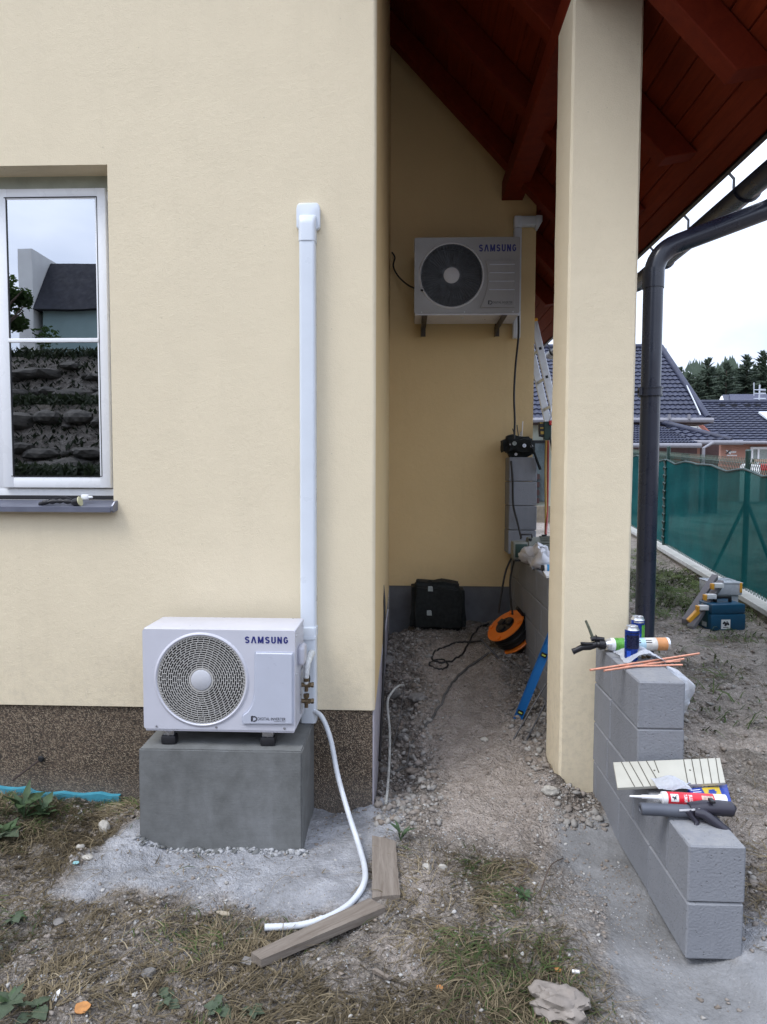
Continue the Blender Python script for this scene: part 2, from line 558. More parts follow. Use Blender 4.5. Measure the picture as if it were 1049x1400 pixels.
M['cream'] = simple('cream_board', (.47, .46, .40), .55, var=.07, scale=11)
M['groove'] = simple('dark_saw_kerf', (.08, .075, .06), .9, var=.1)
M['packblue'] = simple('blue_packet', (.012, .045, .32), .4, var=.1, scale=20)
M['packyellow'] = simple('yellow_packet_print', (.62, .45, .04), .4, var=.1)
M['cartwhite'] = simple('white_cartridge_plastic', (.76, .76, .78), .35, var=.04)
M['cartred'] = simple('red_cartridge_print', (.72, .02, .04), .35, var=.06)
M['gungrey'] = simple('grey_gun_barrel', (.10, .11, .135), .45, .2, var=.12)
M['gundark'] = simple('dark_violet_grey_plastic', (.026, .024, .036), .38, var=.15)
M['cardboard'] = simple('brown_cardboard', (.36, .22, .09), .8, var=.2)
M['stone'] = simple('pale_dusty_stone', (.42, .40, .36), .95, var=.3, scale=30, bump=.8, bscale=60)
M['stone_dark'] = simple('grey_stone', (.20, .19, .18), .95, var=.35, scale=24, bump=.8, bscale=60)
M['leaf_orange'] = simple('orange_fallen_leaf', (.42, .19, .06), .7, var=.25, scale=60)
M['paper'] = simple('white_scrap', (.72, .72, .72), .7, var=.1)
M['cyanbit'] = simple('cyan_foam_chip', (.22, .42, .44), .7, var=.1)
M['weed'] = simple('green_weed_leaf', (.04, .078, .028), .65, var=.4, scale=20, bump=.3, bscale=90)
M['weedgrey'] = simple('dull_green_weed_leaf', (.06, .085, .05), .75, var=.35, scale=20)

# clear polythene
def polythene(name, tint, alpha):
    t = NT(name); co = t.coord('Object')
    tr = t.node('ShaderNodeBsdfTransparent')
    t.done(tint, .18, 0)
    t.bump(t.noise(co, 60, 4, .6, dist=1.0), .6, .01)
    fr = t.node('ShaderNodeLayerWeight', {'Blend': .45}).outputs['Facing']
    fac = t.math('ADD', t.math('MULTIPLY', fr, .5), alpha)
    mx = t.node('ShaderNodeMixShader', {0: fac, 1: tr.outputs[0], 2: t.b.outputs[0]})
    t.l.new(mx.outputs[0], t.out.inputs[0])
    return t.mat


M['poly'] = polythene('clear_polythene', (.62, .65, .72), .5)
M['polywhite'] = polythene('milky_polythene', (.72, .72, .76), .72)

# window glass: reflective coated double glazing
t = NT('reflective_glazing')
tr = t.node('ShaderNodeBsdfTransparent', {'Color': (.55, .6, .58)})
gl = t.node('ShaderNodeBsdfGlossy', {'Color': (.92, .95, 1.0), 'Roughness': .0})
t.l.new(t.node('ShaderNodeBump', {'Height': t.noise(t.coord('Object'), 1.6, 2), 'Strength': .012, 'Distance': .05}).outputs[0], gl.inputs['Normal'])
lw = t.node('ShaderNodeFresnel', {'IOR': 2.6}).outputs[0]
mx = t.node('ShaderNodeMixShader', {0: t.math('ADD', lw, .36), 1: tr.outputs[0], 2: gl.outputs[0]})
t.l.new(mx.outputs[0], t.out.inputs[0])
M['glass'] = t.mat

# roof tiles (relief is in the mesh)
M['tile_blue'] = simple('blue_glazed_roof_tile', (.022, .027, .055), .62, var=.22, scale=3, wear=.1)
M['greygutter'] = simple('grey_painted_gutter', (.22, .22, .25), .6, var=.1)
M['tile_dark'] = simple('dark_roof_tile', (.016, .017, .024), .9, var=.2, scale=3)
M['render_white'] = simple('white_house_render', (.68, .68, .66), .9, var=.05, scale=2)
M['render_green'] = simple('pale_green_house_render', (.50, .54, .46), .9, var=.06, scale=2)
M['render_mint'] = simple('grey_green_house_render', (.24, .33, .33), .9, var=.06, scale=2)
M['terracotta'] = simple('terracotta_house_render', (.40, .21, .16), .9, var=.07, scale=2)
M['darkwood'] = simple('dark_brown_boards', (.045, .02, .02), .7, var=.2)
M['housewindow'] = simple('grey_window_pane', (.10, .13, .14), .12, var=.2)
M['curtain'] = simple('grey_curtain', (.30, .34, .32), .8, var=.2)
M['concrete_kerb'] = simple('pale_concrete_kerb', (.40, .395, .375), .9, var=.12, scale=9, bump=.4)
M['concrete_base'] = simple('stained_concrete_base', (.20, .17, .13), .95, var=.3, scale=7, bump=.5)
M['fencegreen'] = simple('dark_green_post', (.008, .035, .03), .45, var=.1)
M['wire'] = simple('green_wire', (.03, .07, .05), .5, var=.1)

t = NT('green_shade_netting'); co = t.coord('World')
c = t.ramp(t.noise(co, 2.5, 4), [(.3, (.002, .056, .062)), (.7, (.003, .082, .085))])
wv = t.noise(t.vmul(co, (1, 1, 12)), 3, 3)
t.bump(t.math('ADD', t.noise(co, 3, 3), t.math('MULTIPLY', wv, .3)), .3, .05)
t.done(c, .8, 0, Specular_IOR_Level=.05)
trl = t.node('ShaderNodeBsdfTranslucent', {'Color': c})
tr = t.node('ShaderNodeBsdfTransparent', {'Color': (.6, .95, .85)})
m1 = t.node('ShaderNodeMixShader', {0: .15, 1: t.b.outputs[0], 2: trl.outputs[0]})
m2 = t.node('ShaderNodeMixShader', {0: .10, 1: m1.outputs[0], 2: tr.outputs[0]})
t.l.new(m2.outputs[0], t.out.inputs[0])
M['netting'] = t.mat

# foliage
def foliage(name, a, b):
    t = NT(name); co = t.coord('World')
    c = t.ramp(t.noise(co, 1.4, 4), [(.3, a), (.7, b)])
    c = t.mix(.5, c, t.ramp(t.noise(co, 22, 2), [(.3, a), (.7, b)]))
    t.done(c, .7, 0, Specular_IOR_Level=.2)
    trl = t.node('ShaderNodeBsdfTranslucent', {'Color': c})
    mx = t.node('ShaderNodeMixShader', {0: .45, 1: t.b.outputs[0], 2: trl.outputs[0]})
    t.l.new(mx.outputs[0], t.out.inputs[0])
    return t.mat


M['spruce'] = foliage('spruce_needles', (.085, .115, .09), (.13, .165, .12))
M['ivy'] = foliage('dark_ground_cover', (.012, .018, .010), (.03, .04, .02))
M['leafgreen'] = foliage('green_tree_leaves', (.03, .06, .02), (.08, .12, .04))
M['bark'] = simple('brown_bark', (.09, .065, .05), .9, var=.3, scale=10, bump=.8)
M['boulder'] = simple('terrace_boulder', (.055, .05, .043), .95, var=.5, scale=4, bump=.8, bscale=14)


def straw(name, stops):
    t = NT(name)
    at = t.node('ShaderNodeAttribute', attribute_name='tone').outputs['Fac']
    c = t.ramp(at, stops)
    return t.done(c, .8, 0, Specular_IOR_Level=.15)


M['straw'] = straw('dry_straw', [(0, (.06, .048, .03)), (.4, (.14, .112, .07)), (.75, (.25, .205, .13)), (1, (.38, .32, .22))])
M['grass'] = straw('green_grass', [(0, (.03, .05, .016)), (.5, (.06, .09, .03)), (1, (.13, .15, .06))])

# ground
t = NT('building_site_ground'); co = t.coord('World')
z = t.node('ShaderNodeAttribute', attribute_name='zone'); zc = t.node('ShaderNodeSeparateColor', {'Color': z.outputs['Color']})
conc, path, mort = zc.outputs[0], zc.outputs[1], zc.outputs[2]
n1 = t.noise(co, 2.2, 6, .6); n2 = t.noise(co, 13, 6, .65); n3 = t.noise(co, 90, 5, .7)
soil = t.ramp(n1, [(.3, (.175, .15, .127)), (.5, (.27, .24, .21)), (.72, (.36, .33, .295))])
cr1 = t.voro(co, 46); cc1 = t.node('ShaderNodeSeparateColor', {'Color': t.voro(co, 46, out='Color')}).outputs[0]
cr2 = t.voro(co, 130); cc2 = t.node('ShaderNodeSeparateColor', {'Color': t.voro(co, 130, out='Color')}).outputs[0]
soil = t.mix(.55, soil, t.ramp(n2, [(.3, (.11, .09, .074)), (.5, (.22, .195, .17)), (.7, (.36, .33, .30))]))
pth = t.ramp(n2, [(.3, (.34, .295, .26)), (.7, (.49, .43, .385))])
con = t.ramp(t.noise(co, 5, 6, .65), [(.3, (.185, .19, .20)), (.5, (.30, .308, .33)), (.72, (.43, .44, .47))])
mor = t.ramp(t.noise(co, 4, 6, .6), [(.3, (.165, .168, .172)), (.7, (.275, .28, .29))])


def edge(w, amt):
    e = t.math('ADD', w, t.math('MULTIPLY', t.math('SUBTRACT', t.noise(co, 7, 8, .75), .5), amt * 2.2))
    return t.mapr(e, .15, .80, 0, .95)


c = t.mix(edge(path, .7), soil, pth)
c = t.mix(edge(conc, .8), c, con)
c = t.mix(edge(mort, .6), c, mor)
crumb = t.math('SUBTRACT', 1.0, t.math('MINIMUM', .88, t.math('ADD', t.math('MULTIPLY', mort, .85), t.math('ADD', t.math('MULTIPLY', conc, .9), t.math('MULTIPLY', path, .68)))))
gr = t.ramp(cc1, [(0, .62), (.5, .95), (1, 1.4)]); gr2 = t.ramp(cc2, [(0, .66), (.5, 1.0), (1, 1.38)])
c = t.mix(t.math('MULTIPLY', crumb, .55), c, t.mix(1.0, c, gr, 'MULTIPLY'))
c = t.mix(t.math('MULTIPLY', crumb, .75), c, t.mix(1.0, c, gr2, 'MULTIPLY'))
c = t.mix(t.math('MULTIPLY', crumb, t.mapr(cr1, .42, .62, 0, .4)), c, t.mix(1.0, c, (.5, .48, .46), 'MULTIPLY'))
spk = t.voro(co, 75, out='Distance')
spc = t.node('ShaderNodeSeparateColor', {'Color': t.voro(co, 75, out='Color')}).outputs[0]
lightspk = t.math('MULTIPLY', t.mapr(spk, .18, .30, 1, 0), t.mapr(spc, .72, .8, 0, 1))
smooth_zone = t.math('MULTIPLY', t.math('SUBTRACT', 1.0, t.math('MULTIPLY', mort, .75)), .7)
c = t.mix(t.math('MULTIPLY', lightspk, smooth_zone), c, (.45, .43, .40))
c = t.mix(t.mapr(n3, .3, .45, .45, 0), c, t.mix(1.0, c, (.45, .43, .42), 'MULTIPLY'))
hb = t.math('ADD', t.math('MULTIPLY', t.mapr(cr1, .1, .6, 1, 0), .7), t.math('ADD', t.math('MULTIPLY', t.mapr(cr2, .1, .6, 1, 0), .35), t.math('MULTIPLY', n2, 1.0)))
hb = t.math('ADD', hb, t.math('ADD', t.math('MULTIPLY', n3, .8), t.math('MULTIPLY', t.mapr(spk, .1, .4, 1, 0), .4)))
t.bump(hb, t.mapr(t.math('ADD', mort, t.math('MULTIPLY', conc, .6)), 0, 1, .85, .25), .02)
M['ground'] = t.done(c, .95, 0, Specular_IOR_Level=.2)

# ================================================================ GROUND
def axis(segs):
    out = []
    for a, b, st in segs:
        n = max(1, int(round((b - a) / st)))
        out += list(np.linspace(a, b, n, endpoint=False))
    out.append(segs[-1][1])
    return np.array(out)


YW = 3.33      # plane of the front wall
YB = 5.95      # plane of the niche's back wall
YP = 2.93      # front of the pedestal


def zones(x, y):
    n = fbm(x * 2.2 + 40, y * 2.2 + 11, 4) - .5
    n2 = fbm(x * 6 + 3, y * 6 + 70, 3) - .5
    conc = ss(-1.55, -1.25, x + n * .7) * ss(.02, -.16, x + n * .4) * ss(2.42, 2.66, y + n * .45 + n2 * .25 + .10 * np.clip(x + .8, -1, .6)) * ss(3.6, 3.4, y)
    conc = np.maximum(conc, .75 * ss(1.14, 1.2, x + n * .1) * ss(1.50, 1.34, x + n * .2) * ss(2.55, 2.3, y + n * .3) )
    path = ss(.02, .25, x + n * .35) * ss(.85, .62, x + n * .3) * ss(2.75, 3.15, y + n * .5) * ss(5.6, 5.2, y)
    path = np.maximum(path, .55 * ss(.12, .25, n + .08 * np.sin(x * 3 + y)) )
    path = np.maximum(path, .62 * ss(1.25, 1.5, x) * ss(-.12, .06, n + .05))
    lim = .66 + (3.1 - y) * .10
    mort = ss(lim - .08, lim + .1, x + n * .3) * ss(1.22, 1.12, x) * ss(3.28, 3.1, y + n * .25)
    mort = np.maximum(mort, ss(.78, 1.0, x + n * .3) * ss(2.35, 2.2, y) * ss(1.9, 1.6, x))
    mort = np.maximum(mort, .5 * ss(.5, .7, x + n * .4) * ss(2.9, 2.6, y) * ss(1.0, .8, x))
    return conc, path, mort


def gfull(x, y):
    """ground height with clods"""
    conc, path, mort = zones(x, y)
    rough = 1 - .75 * np.clip(np.maximum(mort, conc * .8), 0, 1)
    near = ss(12, 4, np.abs(y - 3)) * .9 + .1
    a = (fbm(x * 3, y * 3, 3) - .5) * .07 + (fbm(x * 12, y * 12, 3) - .5) * .048 * rough + (fbm(x * 34, y * 34, 3) - .5) * .030 * rough
    # loose rubble either side of the trodden path in the niche
    rb = ss(3.2, 3.5, y) * ss(6.3, 6.0, y) * (ss(.25, .05, x) + ss(.55, .75, x) * .7) * ss(1.0, .92, x)
    a = a + rb * (np.maximum(0, fbm(x * 9, y * 9, 3) - .42) * .22)
    a = a + ss(3.3, 3.0, y) * ss(2.9, 3.2, y) * ss(.35, .6, x) * ss(1.0, .9, x) * .03
    mnd = ss(.5, .8, x) * ss(.96, .85, x) * np.exp(-((y - 3.42) / .16) ** 2) * .05
    hole = np.exp(-(((x + .55) / .30) ** 2 + ((y - 2.52) / .09) ** 2)) * .06
    lip = conc * .02 - .055 * ss(-1.35, -1.05, x) * ss(.0, -.25, x) * ss(2.55, 2.8, y)
    return gh(x, y) + a * near + mnd - hole + lip


def make_ground():
    xs = axis([(-160, -40, 20), (-40, -12, 4), (-12, -4, .7), (-4, -2.0, .09), (-2.0, 2.2, .017), (2.2, 3.6, .045), (3.6, 8, .35), (8, 40, 4), (40, 160, 20)])
    ys = axis([(-120, -40, 16), (-40, -13, 4), (-13, -3, .4), (-3, 1.6, .3), (1.6, 4.4, .016), (4.4, 6.2, .03), (6.2, 10, .09), (10, 20, .8), (20, 60, 5), (60, 260, 20)])
    X, Y = np.meshgrid(xs, ys)
    Z = gfull(X, Y)
    v = np.stack([X.ravel(), Y.ravel(), Z.ravel()], 1)
    nx, ny = len(xs), len(ys)
    i = np.arange(nx * ny).reshape(ny, nx)
    f = np.stack([i[:-1, :-1].ravel(), i[:-1, 1:].ravel(), i[1:, 1:].ravel(), i[1:, :-1].ravel()], 1)
    o = npmesh('ground', v, f, M['ground'], smooth=True)
    c, p, m = zones(X, Y)
    at = o.data.attributes.new('zone', 'FLOAT_COLOR', 'POINT')
    col = np.stack([c.ravel(), p.ravel(), m.ravel(), np.ones(nx * ny)], 1).astype(np.float32)
    at.data.foreach_set('color', col.ravel())
    tag(o, kind='structure')
    return o


ground = make_ground()


def gz(x, y):
    return float(gfull(np.array([x]), np.array([y]))[0])


# ================================================================ HOUSE
XC = -0.160                      # outer corner of the front wall
xr = P(151, 450, YW).x           # right reveal of the window
xl = xr - 1.62
zt = P(140, 225, YW).z
zs = P(140, 690, YW).z           # sill
zp = P(300, 968, YW).z           # top of the plinth
roofz = lambda x: 5.34 - 1.07 * x
RIDGE = -2.9
house = thing('house', (-2.5, 4.6, 0), 'cream plastered house with a recessed porch under a red-brown boarded roof', 'house')

# front wall: grid of quads round the opening, a rounded corner, then the side and back walls
b = MB()
xlft = -6.4
zw = [zp, zs, zt, roofz(XC)]
xw = [xlft, xl, xr, XC - .018]
for i in range(3):
    for j in range(3):
        if i == 1 and j == 1: continue
        b.add([(xw[i], YW, zw[j]), (xw[i + 1], YW, zw[j]), (xw[i + 1], YW, zw[j + 1]), (xw[i], YW, zw[j + 1])], [(0, 1, 2, 3)])
ztop = roofz(XC)
zrid = roofz(RIDGE)
b.add([(xlft, YW, ztop), (XC - .018, YW, ztop), (RIDGE, YW, zrid), (RIDGE - (XC - RIDGE), YW, ztop)], [(0, 1, 2, 3)])
RD = .165                         # reveal depth
b.add([(xl, YW, zt), (xr, YW, zt), (xr, YW + RD, zt), (xl, YW + RD, zt)], [(0, 1, 2, 3)])
b.add([(xr, YW, zs), (xr, YW + RD, zs), (xr, YW + RD, zt), (xr, YW, zt)], [(0, 1, 2, 3)])
b.add([(xl, YW, zs), (xl, YW + RD, zs), (xl, YW + RD, zt), (xl, YW, zt)], [(0, 1, 2, 3)])
b.add([(xl, YW, zs), (xr, YW, zs), (xr, YW + RD, zs), (xl, YW + RD, zs)], [(0, 1, 2, 3)])
arc = [(XC - .018 + .018 * math.sin(a), YW + .018 - .018 * math.cos(a)) for a in np.linspace(0, math.pi / 2, 6)]
# slightly uneven trowelled corner
for k in range(60):
    z0, z1 = zp + (ztop - zp) * k / 60, zp + (ztop - zp) * (k + 1) / 60
    o0 = .0015 * math.sin(k * 12.9898) if 0 < k else 0
    o1 = .0015 * math.sin((k + 1) * 12.9898) if k < 59 else 0
    for q in range(5):
        w0, w1 = (0 if q == 0 else 1), (0 if q == 4 else 1)
        b.add([(arc[q][0] + o0 * w0, arc[q][1], z0), (arc[q + 1][0] + o0 * w1, arc[q + 1][1], z0), (arc[q + 1][0] + o1 * w1, arc[q + 1][1], z1), (arc[q][0] + o1 * w0, arc[q][1], z1)], [(0, 1, 2, 3)])
b.add([(xlft, YW, zp), (XC - .018, YW, zp), (XC - .018, YW + .03, zp), (xlft, YW + .03, zp)], [(0, 1, 2, 3)])
b.add([(xlft, YW, zp), (xlft, YW + 6, zp), (xlft, YW + 6, ztop - 2), (xlft, YW, ztop)], [(0, 1, 2, 3)])
wall = b.build('wall', M['plaster'], house, recalc=False)
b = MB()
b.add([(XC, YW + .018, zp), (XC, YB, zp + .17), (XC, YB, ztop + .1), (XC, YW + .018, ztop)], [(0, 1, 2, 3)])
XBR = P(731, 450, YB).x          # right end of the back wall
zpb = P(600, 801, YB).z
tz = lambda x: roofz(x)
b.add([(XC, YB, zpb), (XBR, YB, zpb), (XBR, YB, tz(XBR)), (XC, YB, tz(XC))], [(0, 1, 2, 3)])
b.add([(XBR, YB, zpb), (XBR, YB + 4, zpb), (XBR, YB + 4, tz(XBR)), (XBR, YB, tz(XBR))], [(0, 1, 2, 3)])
b.build('porch_wall', M['plaster_shaded'], house, recalc=False)

b = MB()
b.box((xlft, YW + .014, -.4), (XC - .012, YW + .3, zp - .004))
b.build('plinth', M['plinth'], house)
b = MB()
b.box((XC - .0115, YW + .012, -.4), (XC - .003, YB, zp - .006))
b.build('plinth_edge_strip', simple('pale_plinth_edge', (.40, .38, .42), .8), house)
b = MB()
b.box((XC + .002, YB + .02, -.2), (XBR - .01, YB + .3, zpb - .004))
b.build('porch_plinth', M['plinth_back'], house)
b = MB()
p0, p1 = P(60, 1098, YW), P(165, 1108, YW)
prof = []
for i in range(19):
    x = p0.x - .5 + (p1.x - p0.x + .5) * i / 18
    prof.append((x, .022 + .009 * math.sin(i * 1.7) * (.4 + .6 * random.random()) + (.012 if i < 9 else -.012)))
poly = [(x, YW - .018, z) for x, z in prof] + [(prof[-1][0], YW - .018, -.1), (prof[0][0], YW - .018, -.1)]
b.prism(poly, (0, .028, 0))
b.build('insulation_board', M['insul_board'], house)
b = MB()
pr = P(57, 1037, YW + .012)
b.cyl(pr, pr + Vector((-.10, -.10, -.075)), .005, 6)
b.build('rusty_rod', simple('rusty_rod', (.05, .035, .03), .8), house)
b = MB()
b.lathe([(.0, 0), (.016, 0), (.018, .004), (.012, .012), (.0, .012)], 10, 0, Matrix.Translation(pr + Vector((0, -.002, 0))) @ Matrix.Rotation(math.pi / 2, 4, 'X'))
b.build('rod_collar', M['dark'], house)

# window
YG = YW + RD - .02               # glazing plane
win = MB()
ft = P(75, 257, YG - .05).z
yf0, yf1 = YG - .012, YG + .03
zb0 = zs + .005
jr = xr + .001
win.box((xl, YG - .02, ft), (jr, YG + .02, zt + .0))              # blind box strip above the frame
frame0 = win.build('window', simple('grey_green_head_strip', (.36, .38, .31), .6), house)
def frame_rect(mb, x0, x1, z0, z1, w, y0, y1, bt=None):
    bt = bt or w
    mb.bbox((x0, y0, z0), (x0 + w, y1, z1), .006)
    mb.bbox((x1 - w, y0, z0), (x1, y1, z1), .006)
    mb.bbox((x0 + w - .004, y0 + .0015, z1 - w), (x1 - w + .004, y1 - .0015, z1), .006)
    mb.bbox((x0 + w - .004, y0 + .0015, z0), (x1 - w + .004, y1 - .0015, z0 + bt), .006)
xm = P(15.5, 450, YG).x - .077
sx0, sx1 = P(-3, 450, YG).x, P(155, 450, YG).x
mb = MB(); frame_rect(mb, xl + .002, jr, zb0, ft - .002, .052, yf0, yf1, .075)
mb.bbox((xm - .05, yf0 + .002, zb0 + .07), (xm + .05, yf1 - .002, ft - .05), .006)
mb.build('outer_frame', M['upvc'], frame0, smooth=35)
gl0, gl1 = P(15.5, 450, YG).x, P(140, 450, YG).x
gt, gb = P(75, 273, YG).z, P(75, 651, YG).z
for (c0, c1) in ((gl0, gl1), (xl + .10, gl0 - .155)):
    mb = MB()
    frame_rect(mb, c0 - .047, c1 + .045, gb - .062, gt + .045, .058, YG - .034, YG + .025)
    for (q0, q1, q2, q3) in ((c0, c0 + .007, gb, gt), (c1 - .007, c1, gb, gt)):
        pass
    mb.build('sash', M['upvc'], frame0, smooth=35)
    mb = MB()
    d = .011
    for (lo, hi) in (((c0 + .0085, gb - .002), (c0 + .0125, gt)), ((c1 - .003, gb), (c1 + .001, gt)), ((c0, gt - .004), (c1, gt + .001)), ((c0, gb - .002), (c1, gb + .002))):
        mb.box((lo[0], YG - .0352, lo[1]), (hi[0], YG - .027, hi[1]))
    mb.build('gasket', M['rubber'], frame0)
    mb = MB(); mb.box((c0 - .005, YG - .030, gb - .005), (c1 + .005, YG - .026, gt + .005))
    mb.build('pane', M['glass'], frame0)
    zg = P(75, 467, YG).z
    mb = MB(); mb.bbox((c0 + .003, YG - .037, zg - .011), (c1 - .003, YG - .0305, zg + .011), .004)
    mb.build('glazing_bar', M['upvc'], frame0, smooth=35)
# dim room behind the panes
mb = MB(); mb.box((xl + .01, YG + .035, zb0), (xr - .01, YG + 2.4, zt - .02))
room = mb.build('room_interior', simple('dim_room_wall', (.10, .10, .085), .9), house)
for p in room.data.polygons: p.flip()
# front face of the room box is open
bm = bmesh.new(); bm.from_mesh(room.data)
bmesh.ops.delete(bm, geom=[f for f in bm.faces if abs(f.calc_center_median().y + org(house).y - (YG + .035)) < .01], context='FACES')
bm.to_mesh(room.data); bm.free()
# sill
sy0 = YW - .055
zsl = zs - .008
xe = P(154, 690, sy0 + .02).x
mb = MB()
mb.prism([(xl - .03, YG - .05, zsl + .028), (xl - .03, sy0, zsl - .002), (xl - .03, sy0, zsl - .028), (xl - .03, sy0 + .004, zsl - .028), (xl - .03, sy0 + .008, zsl - .006), (xl - .03, YG - .05, zsl + .018)], (xe - xl + .028, 0, 0))
sill = mb.build('sill', M['sill'], house)
mb = MB()
mb.prism([(xe, YG - .05, zsl + .045), (xe, sy0 + .03, zsl + .026), (xe, sy0 - .003, zsl + .004), (xe, sy0 - .003, zsl - .02), (xe, sy0 + .012, zsl - .030), (xe, YG - .05, zsl - .0)], (.012, 0, 0))
mb.build('sill_end_cap', M['sill'], sill, bevel=.002)
mb = MB(); mb.bbox((xl, YG - .058, zsl + .03), (xr - .002, YG - .046, zsl + .052), .003)
mb.build('sill_gasket', M['rubber'], sill)

# pillar
px0, px1 = P(764, 1088, 3.46).x, P(866, 640, 3.46).x
PF, PB = 3.46, 3.80
mb = MB()
cs = .012
ring = [(px0 + cs, PF), (px1 - cs, PF), (px1, PF + cs), (px1, PB - cs), (px1 - cs, PB), (px0 + cs, PB), (px0, PB - cs), (px0, PF + cs)]
lev = np.linspace(-.35, 4.16, 70)
vs = []
for k, z in enumerate(lev):
    for q, (x, y) in enumerate(ring):
        j = .0008 * math.sin(k * 7.1 + q * 3.3) + .0005 * math.sin(k * 2.3 + q)
        vs.append((x + j, y + j * .6, z))
n = len(ring)
fs = [(k * n + q, k * n + (q + 1) % n, (k + 1) * n + (q + 1) % n, (k + 1) * n + q) for k in range(len(lev) - 1) for q in range(n)]
fs += [tuple(range(n))[::-1], tuple(range((len(lev) - 1) * n, len(lev) * n))]
mb.add(vs, fs)
mb.build('pillar', M['plaster'], house)

# roof: boards, rafters, purlin, fascia, tiles
EX = 1.80
Y0R, Y1R = 2.55, 9.2
mb = MB()
nrm = Vector((1.07, 0, 1)).normalized(); dwn = Vector((1, 0, -1.07)).normalized()
base = Vector((RIDGE, 0, roofz(RIDGE)))
Ltot = (EX - RIDGE) * math.sqrt(1 + 1.07 ** 2)
def rp(s, y, o): return base + dwn * s + nrm * o + Vector((0, y, 0))
mb.prism([rp(0, Y0R, .03), rp(Ltot, Y0R, .03), rp(Ltot, Y0R, .10), rp(0, Y0R, .10)], (0, Y1R - Y0R, 0))
lb = Vector((RIDGE, 0, roofz(RIDGE))); ld = Vector((-1, 0, -1.07)).normalized(); ln = Vector((-1.07, 0, 1)).normalized()
mb.prism([lb + ln * .03 + Vector((0, Y0R, 0)), lb + ld * 6 + ln * .03 + Vector((0, Y0R, 0)), lb + ld * 6 + ln * .1 + Vector((0, Y0R, 0)), lb + ln * .1 + Vector((0, Y0R, 0))], (0, Y1R - Y0R, 0))
roof = mb.build('roof', M['tile_dark'], house)
bw = .128
nb = int(2.95 / bw)
mbp = MB()
mbp.add([(-.5 * bw + .004, 0, 0), (.5 * bw - .004, 0, 0), (.5 * bw - .0065, 0, -.006 - .006), (-.5 * bw + .0065, 0, -.012)], [], 0)
bmd = MB()
hw = bw / 2
prof = [(-hw, .016), (hw, .016), (hw, .006), (hw - .007, -.004), (-hw + .007, -.004), (-hw, .006)]
bmd.prism([dwn * u + nrm * w for u, w in prof], (0, Y1R - Y0R - .04, 0))
b0 = bmd.build('board', M['soffit'], roof, loc=None)
for i, vv in enumerate(b0.data.vertices): vv.co = vv.co + org(roof)
for k in range(int(Ltot / bw)):
    s = Ltot - .01 - bw * (k + .5)
    if s < 1.2: break
    o = b0 if k == 0 else b0.copy()
    if k: COL.objects.link(o); o.parent = roof
    o.location = rp(s, Y0R + .02, .006) + nrm * random.uniform(-.0015, .0015) - org(roof)
rb = MB()
s0, s1 = 1.6, Ltot - .20
for_pts = [dwn * s0 - nrm * .004, dwn * s1 - nrm * .004, dwn * (s1 - .10) - nrm * .155, dwn * s0 - nrm * .155]
bmr = bmesh.new()
r0 = MB(); r0.prism([p + Vector((0, -.06, 0)) for p in for_pts], (0, .12, 0))
raf = r0.build('rafter', M['rafter'], roof, bevel=.006)
for vv in raf.data.vertices: vv.co = vv.co + org(roof)
for k, y in enumerate((3.20, 4.02, 4.84, 5.66, 6.5, 7.3)):
    o = raf if k == 0 else raf.copy()
    if k: COL.objects.link(o); o.parent = roof
    o.location = base + Vector((0, y, 0)) - org(roof)
mb = MB()
pxa, pxb = P(686, 273, YB).x, P(715, 273, YB).x
pz0 = P(700, 274, YB).z
mb.bbox((pxa, Y0R + .15, pz0), (pxb, YB + .3, pz0 + .16), .006)
mb.build('purlin', M['rafter'], roof)
mb = MB()
mb.prism([rp(Ltot, Y0R, .11), rp(Ltot + .02, Y0R, .11), rp(Ltot + .02, Y0R, -.03) , rp(Ltot, Y0R, -.03)], (0, Y1R - Y0R, 0))
mb.build('fascia', M['anthracite'], roof)
mb = MB()
for e in (Y0R - .02,):
    mb.prism([rp(1, e, .12), rp(Ltot + .02, e, .12), rp(Ltot + .02, e, -.05), rp(1, e, -.05)], (0, .02, 0))
mb.build('verge_board', M['anthracite'], roof)
# gutter
GX, GZ, GR = 1.965, 3.365, .075
mb = MB()
arcs = [(GR * math.cos(a), GR * math.sin(a)) for a in np.linspace(math.pi, 2 * math.pi, 13)]
inn = [(x * .93, z * .93) for x, z in arcs][::-1]
pl = [(GX + x, Y0R - .03, GZ + z) for x, z in arcs + inn]
mb.prism(pl, (0, Y1R - Y0R + .06, 0))
mb.tube([(GX + GR, Y0R - .03, GZ), (GX + GR, Y1R + .03, GZ)], .009, 8)
gut = mb.build('gutter', M['anthracite'], house, smooth=40)
for k, y in enumerate(np.arange(2.75, 9, .62)):
    mb = MB()
    ar = [(GX + (GR + .004) * math.cos(a), y, GZ + (GR + .004) * math.sin(a)) for a in np.linspace(2 * math.pi, math.pi, 11)]
    ar.append((GX - GR - .004, y, GZ + .05)); ar.append((EX + .03, y, GZ + .11))
    mb.tube(ar, .011, 4, sq=(.25, 1), ph=math.pi / 4)
    mb.build('gutter_bracket', M['anthracite'], gut)
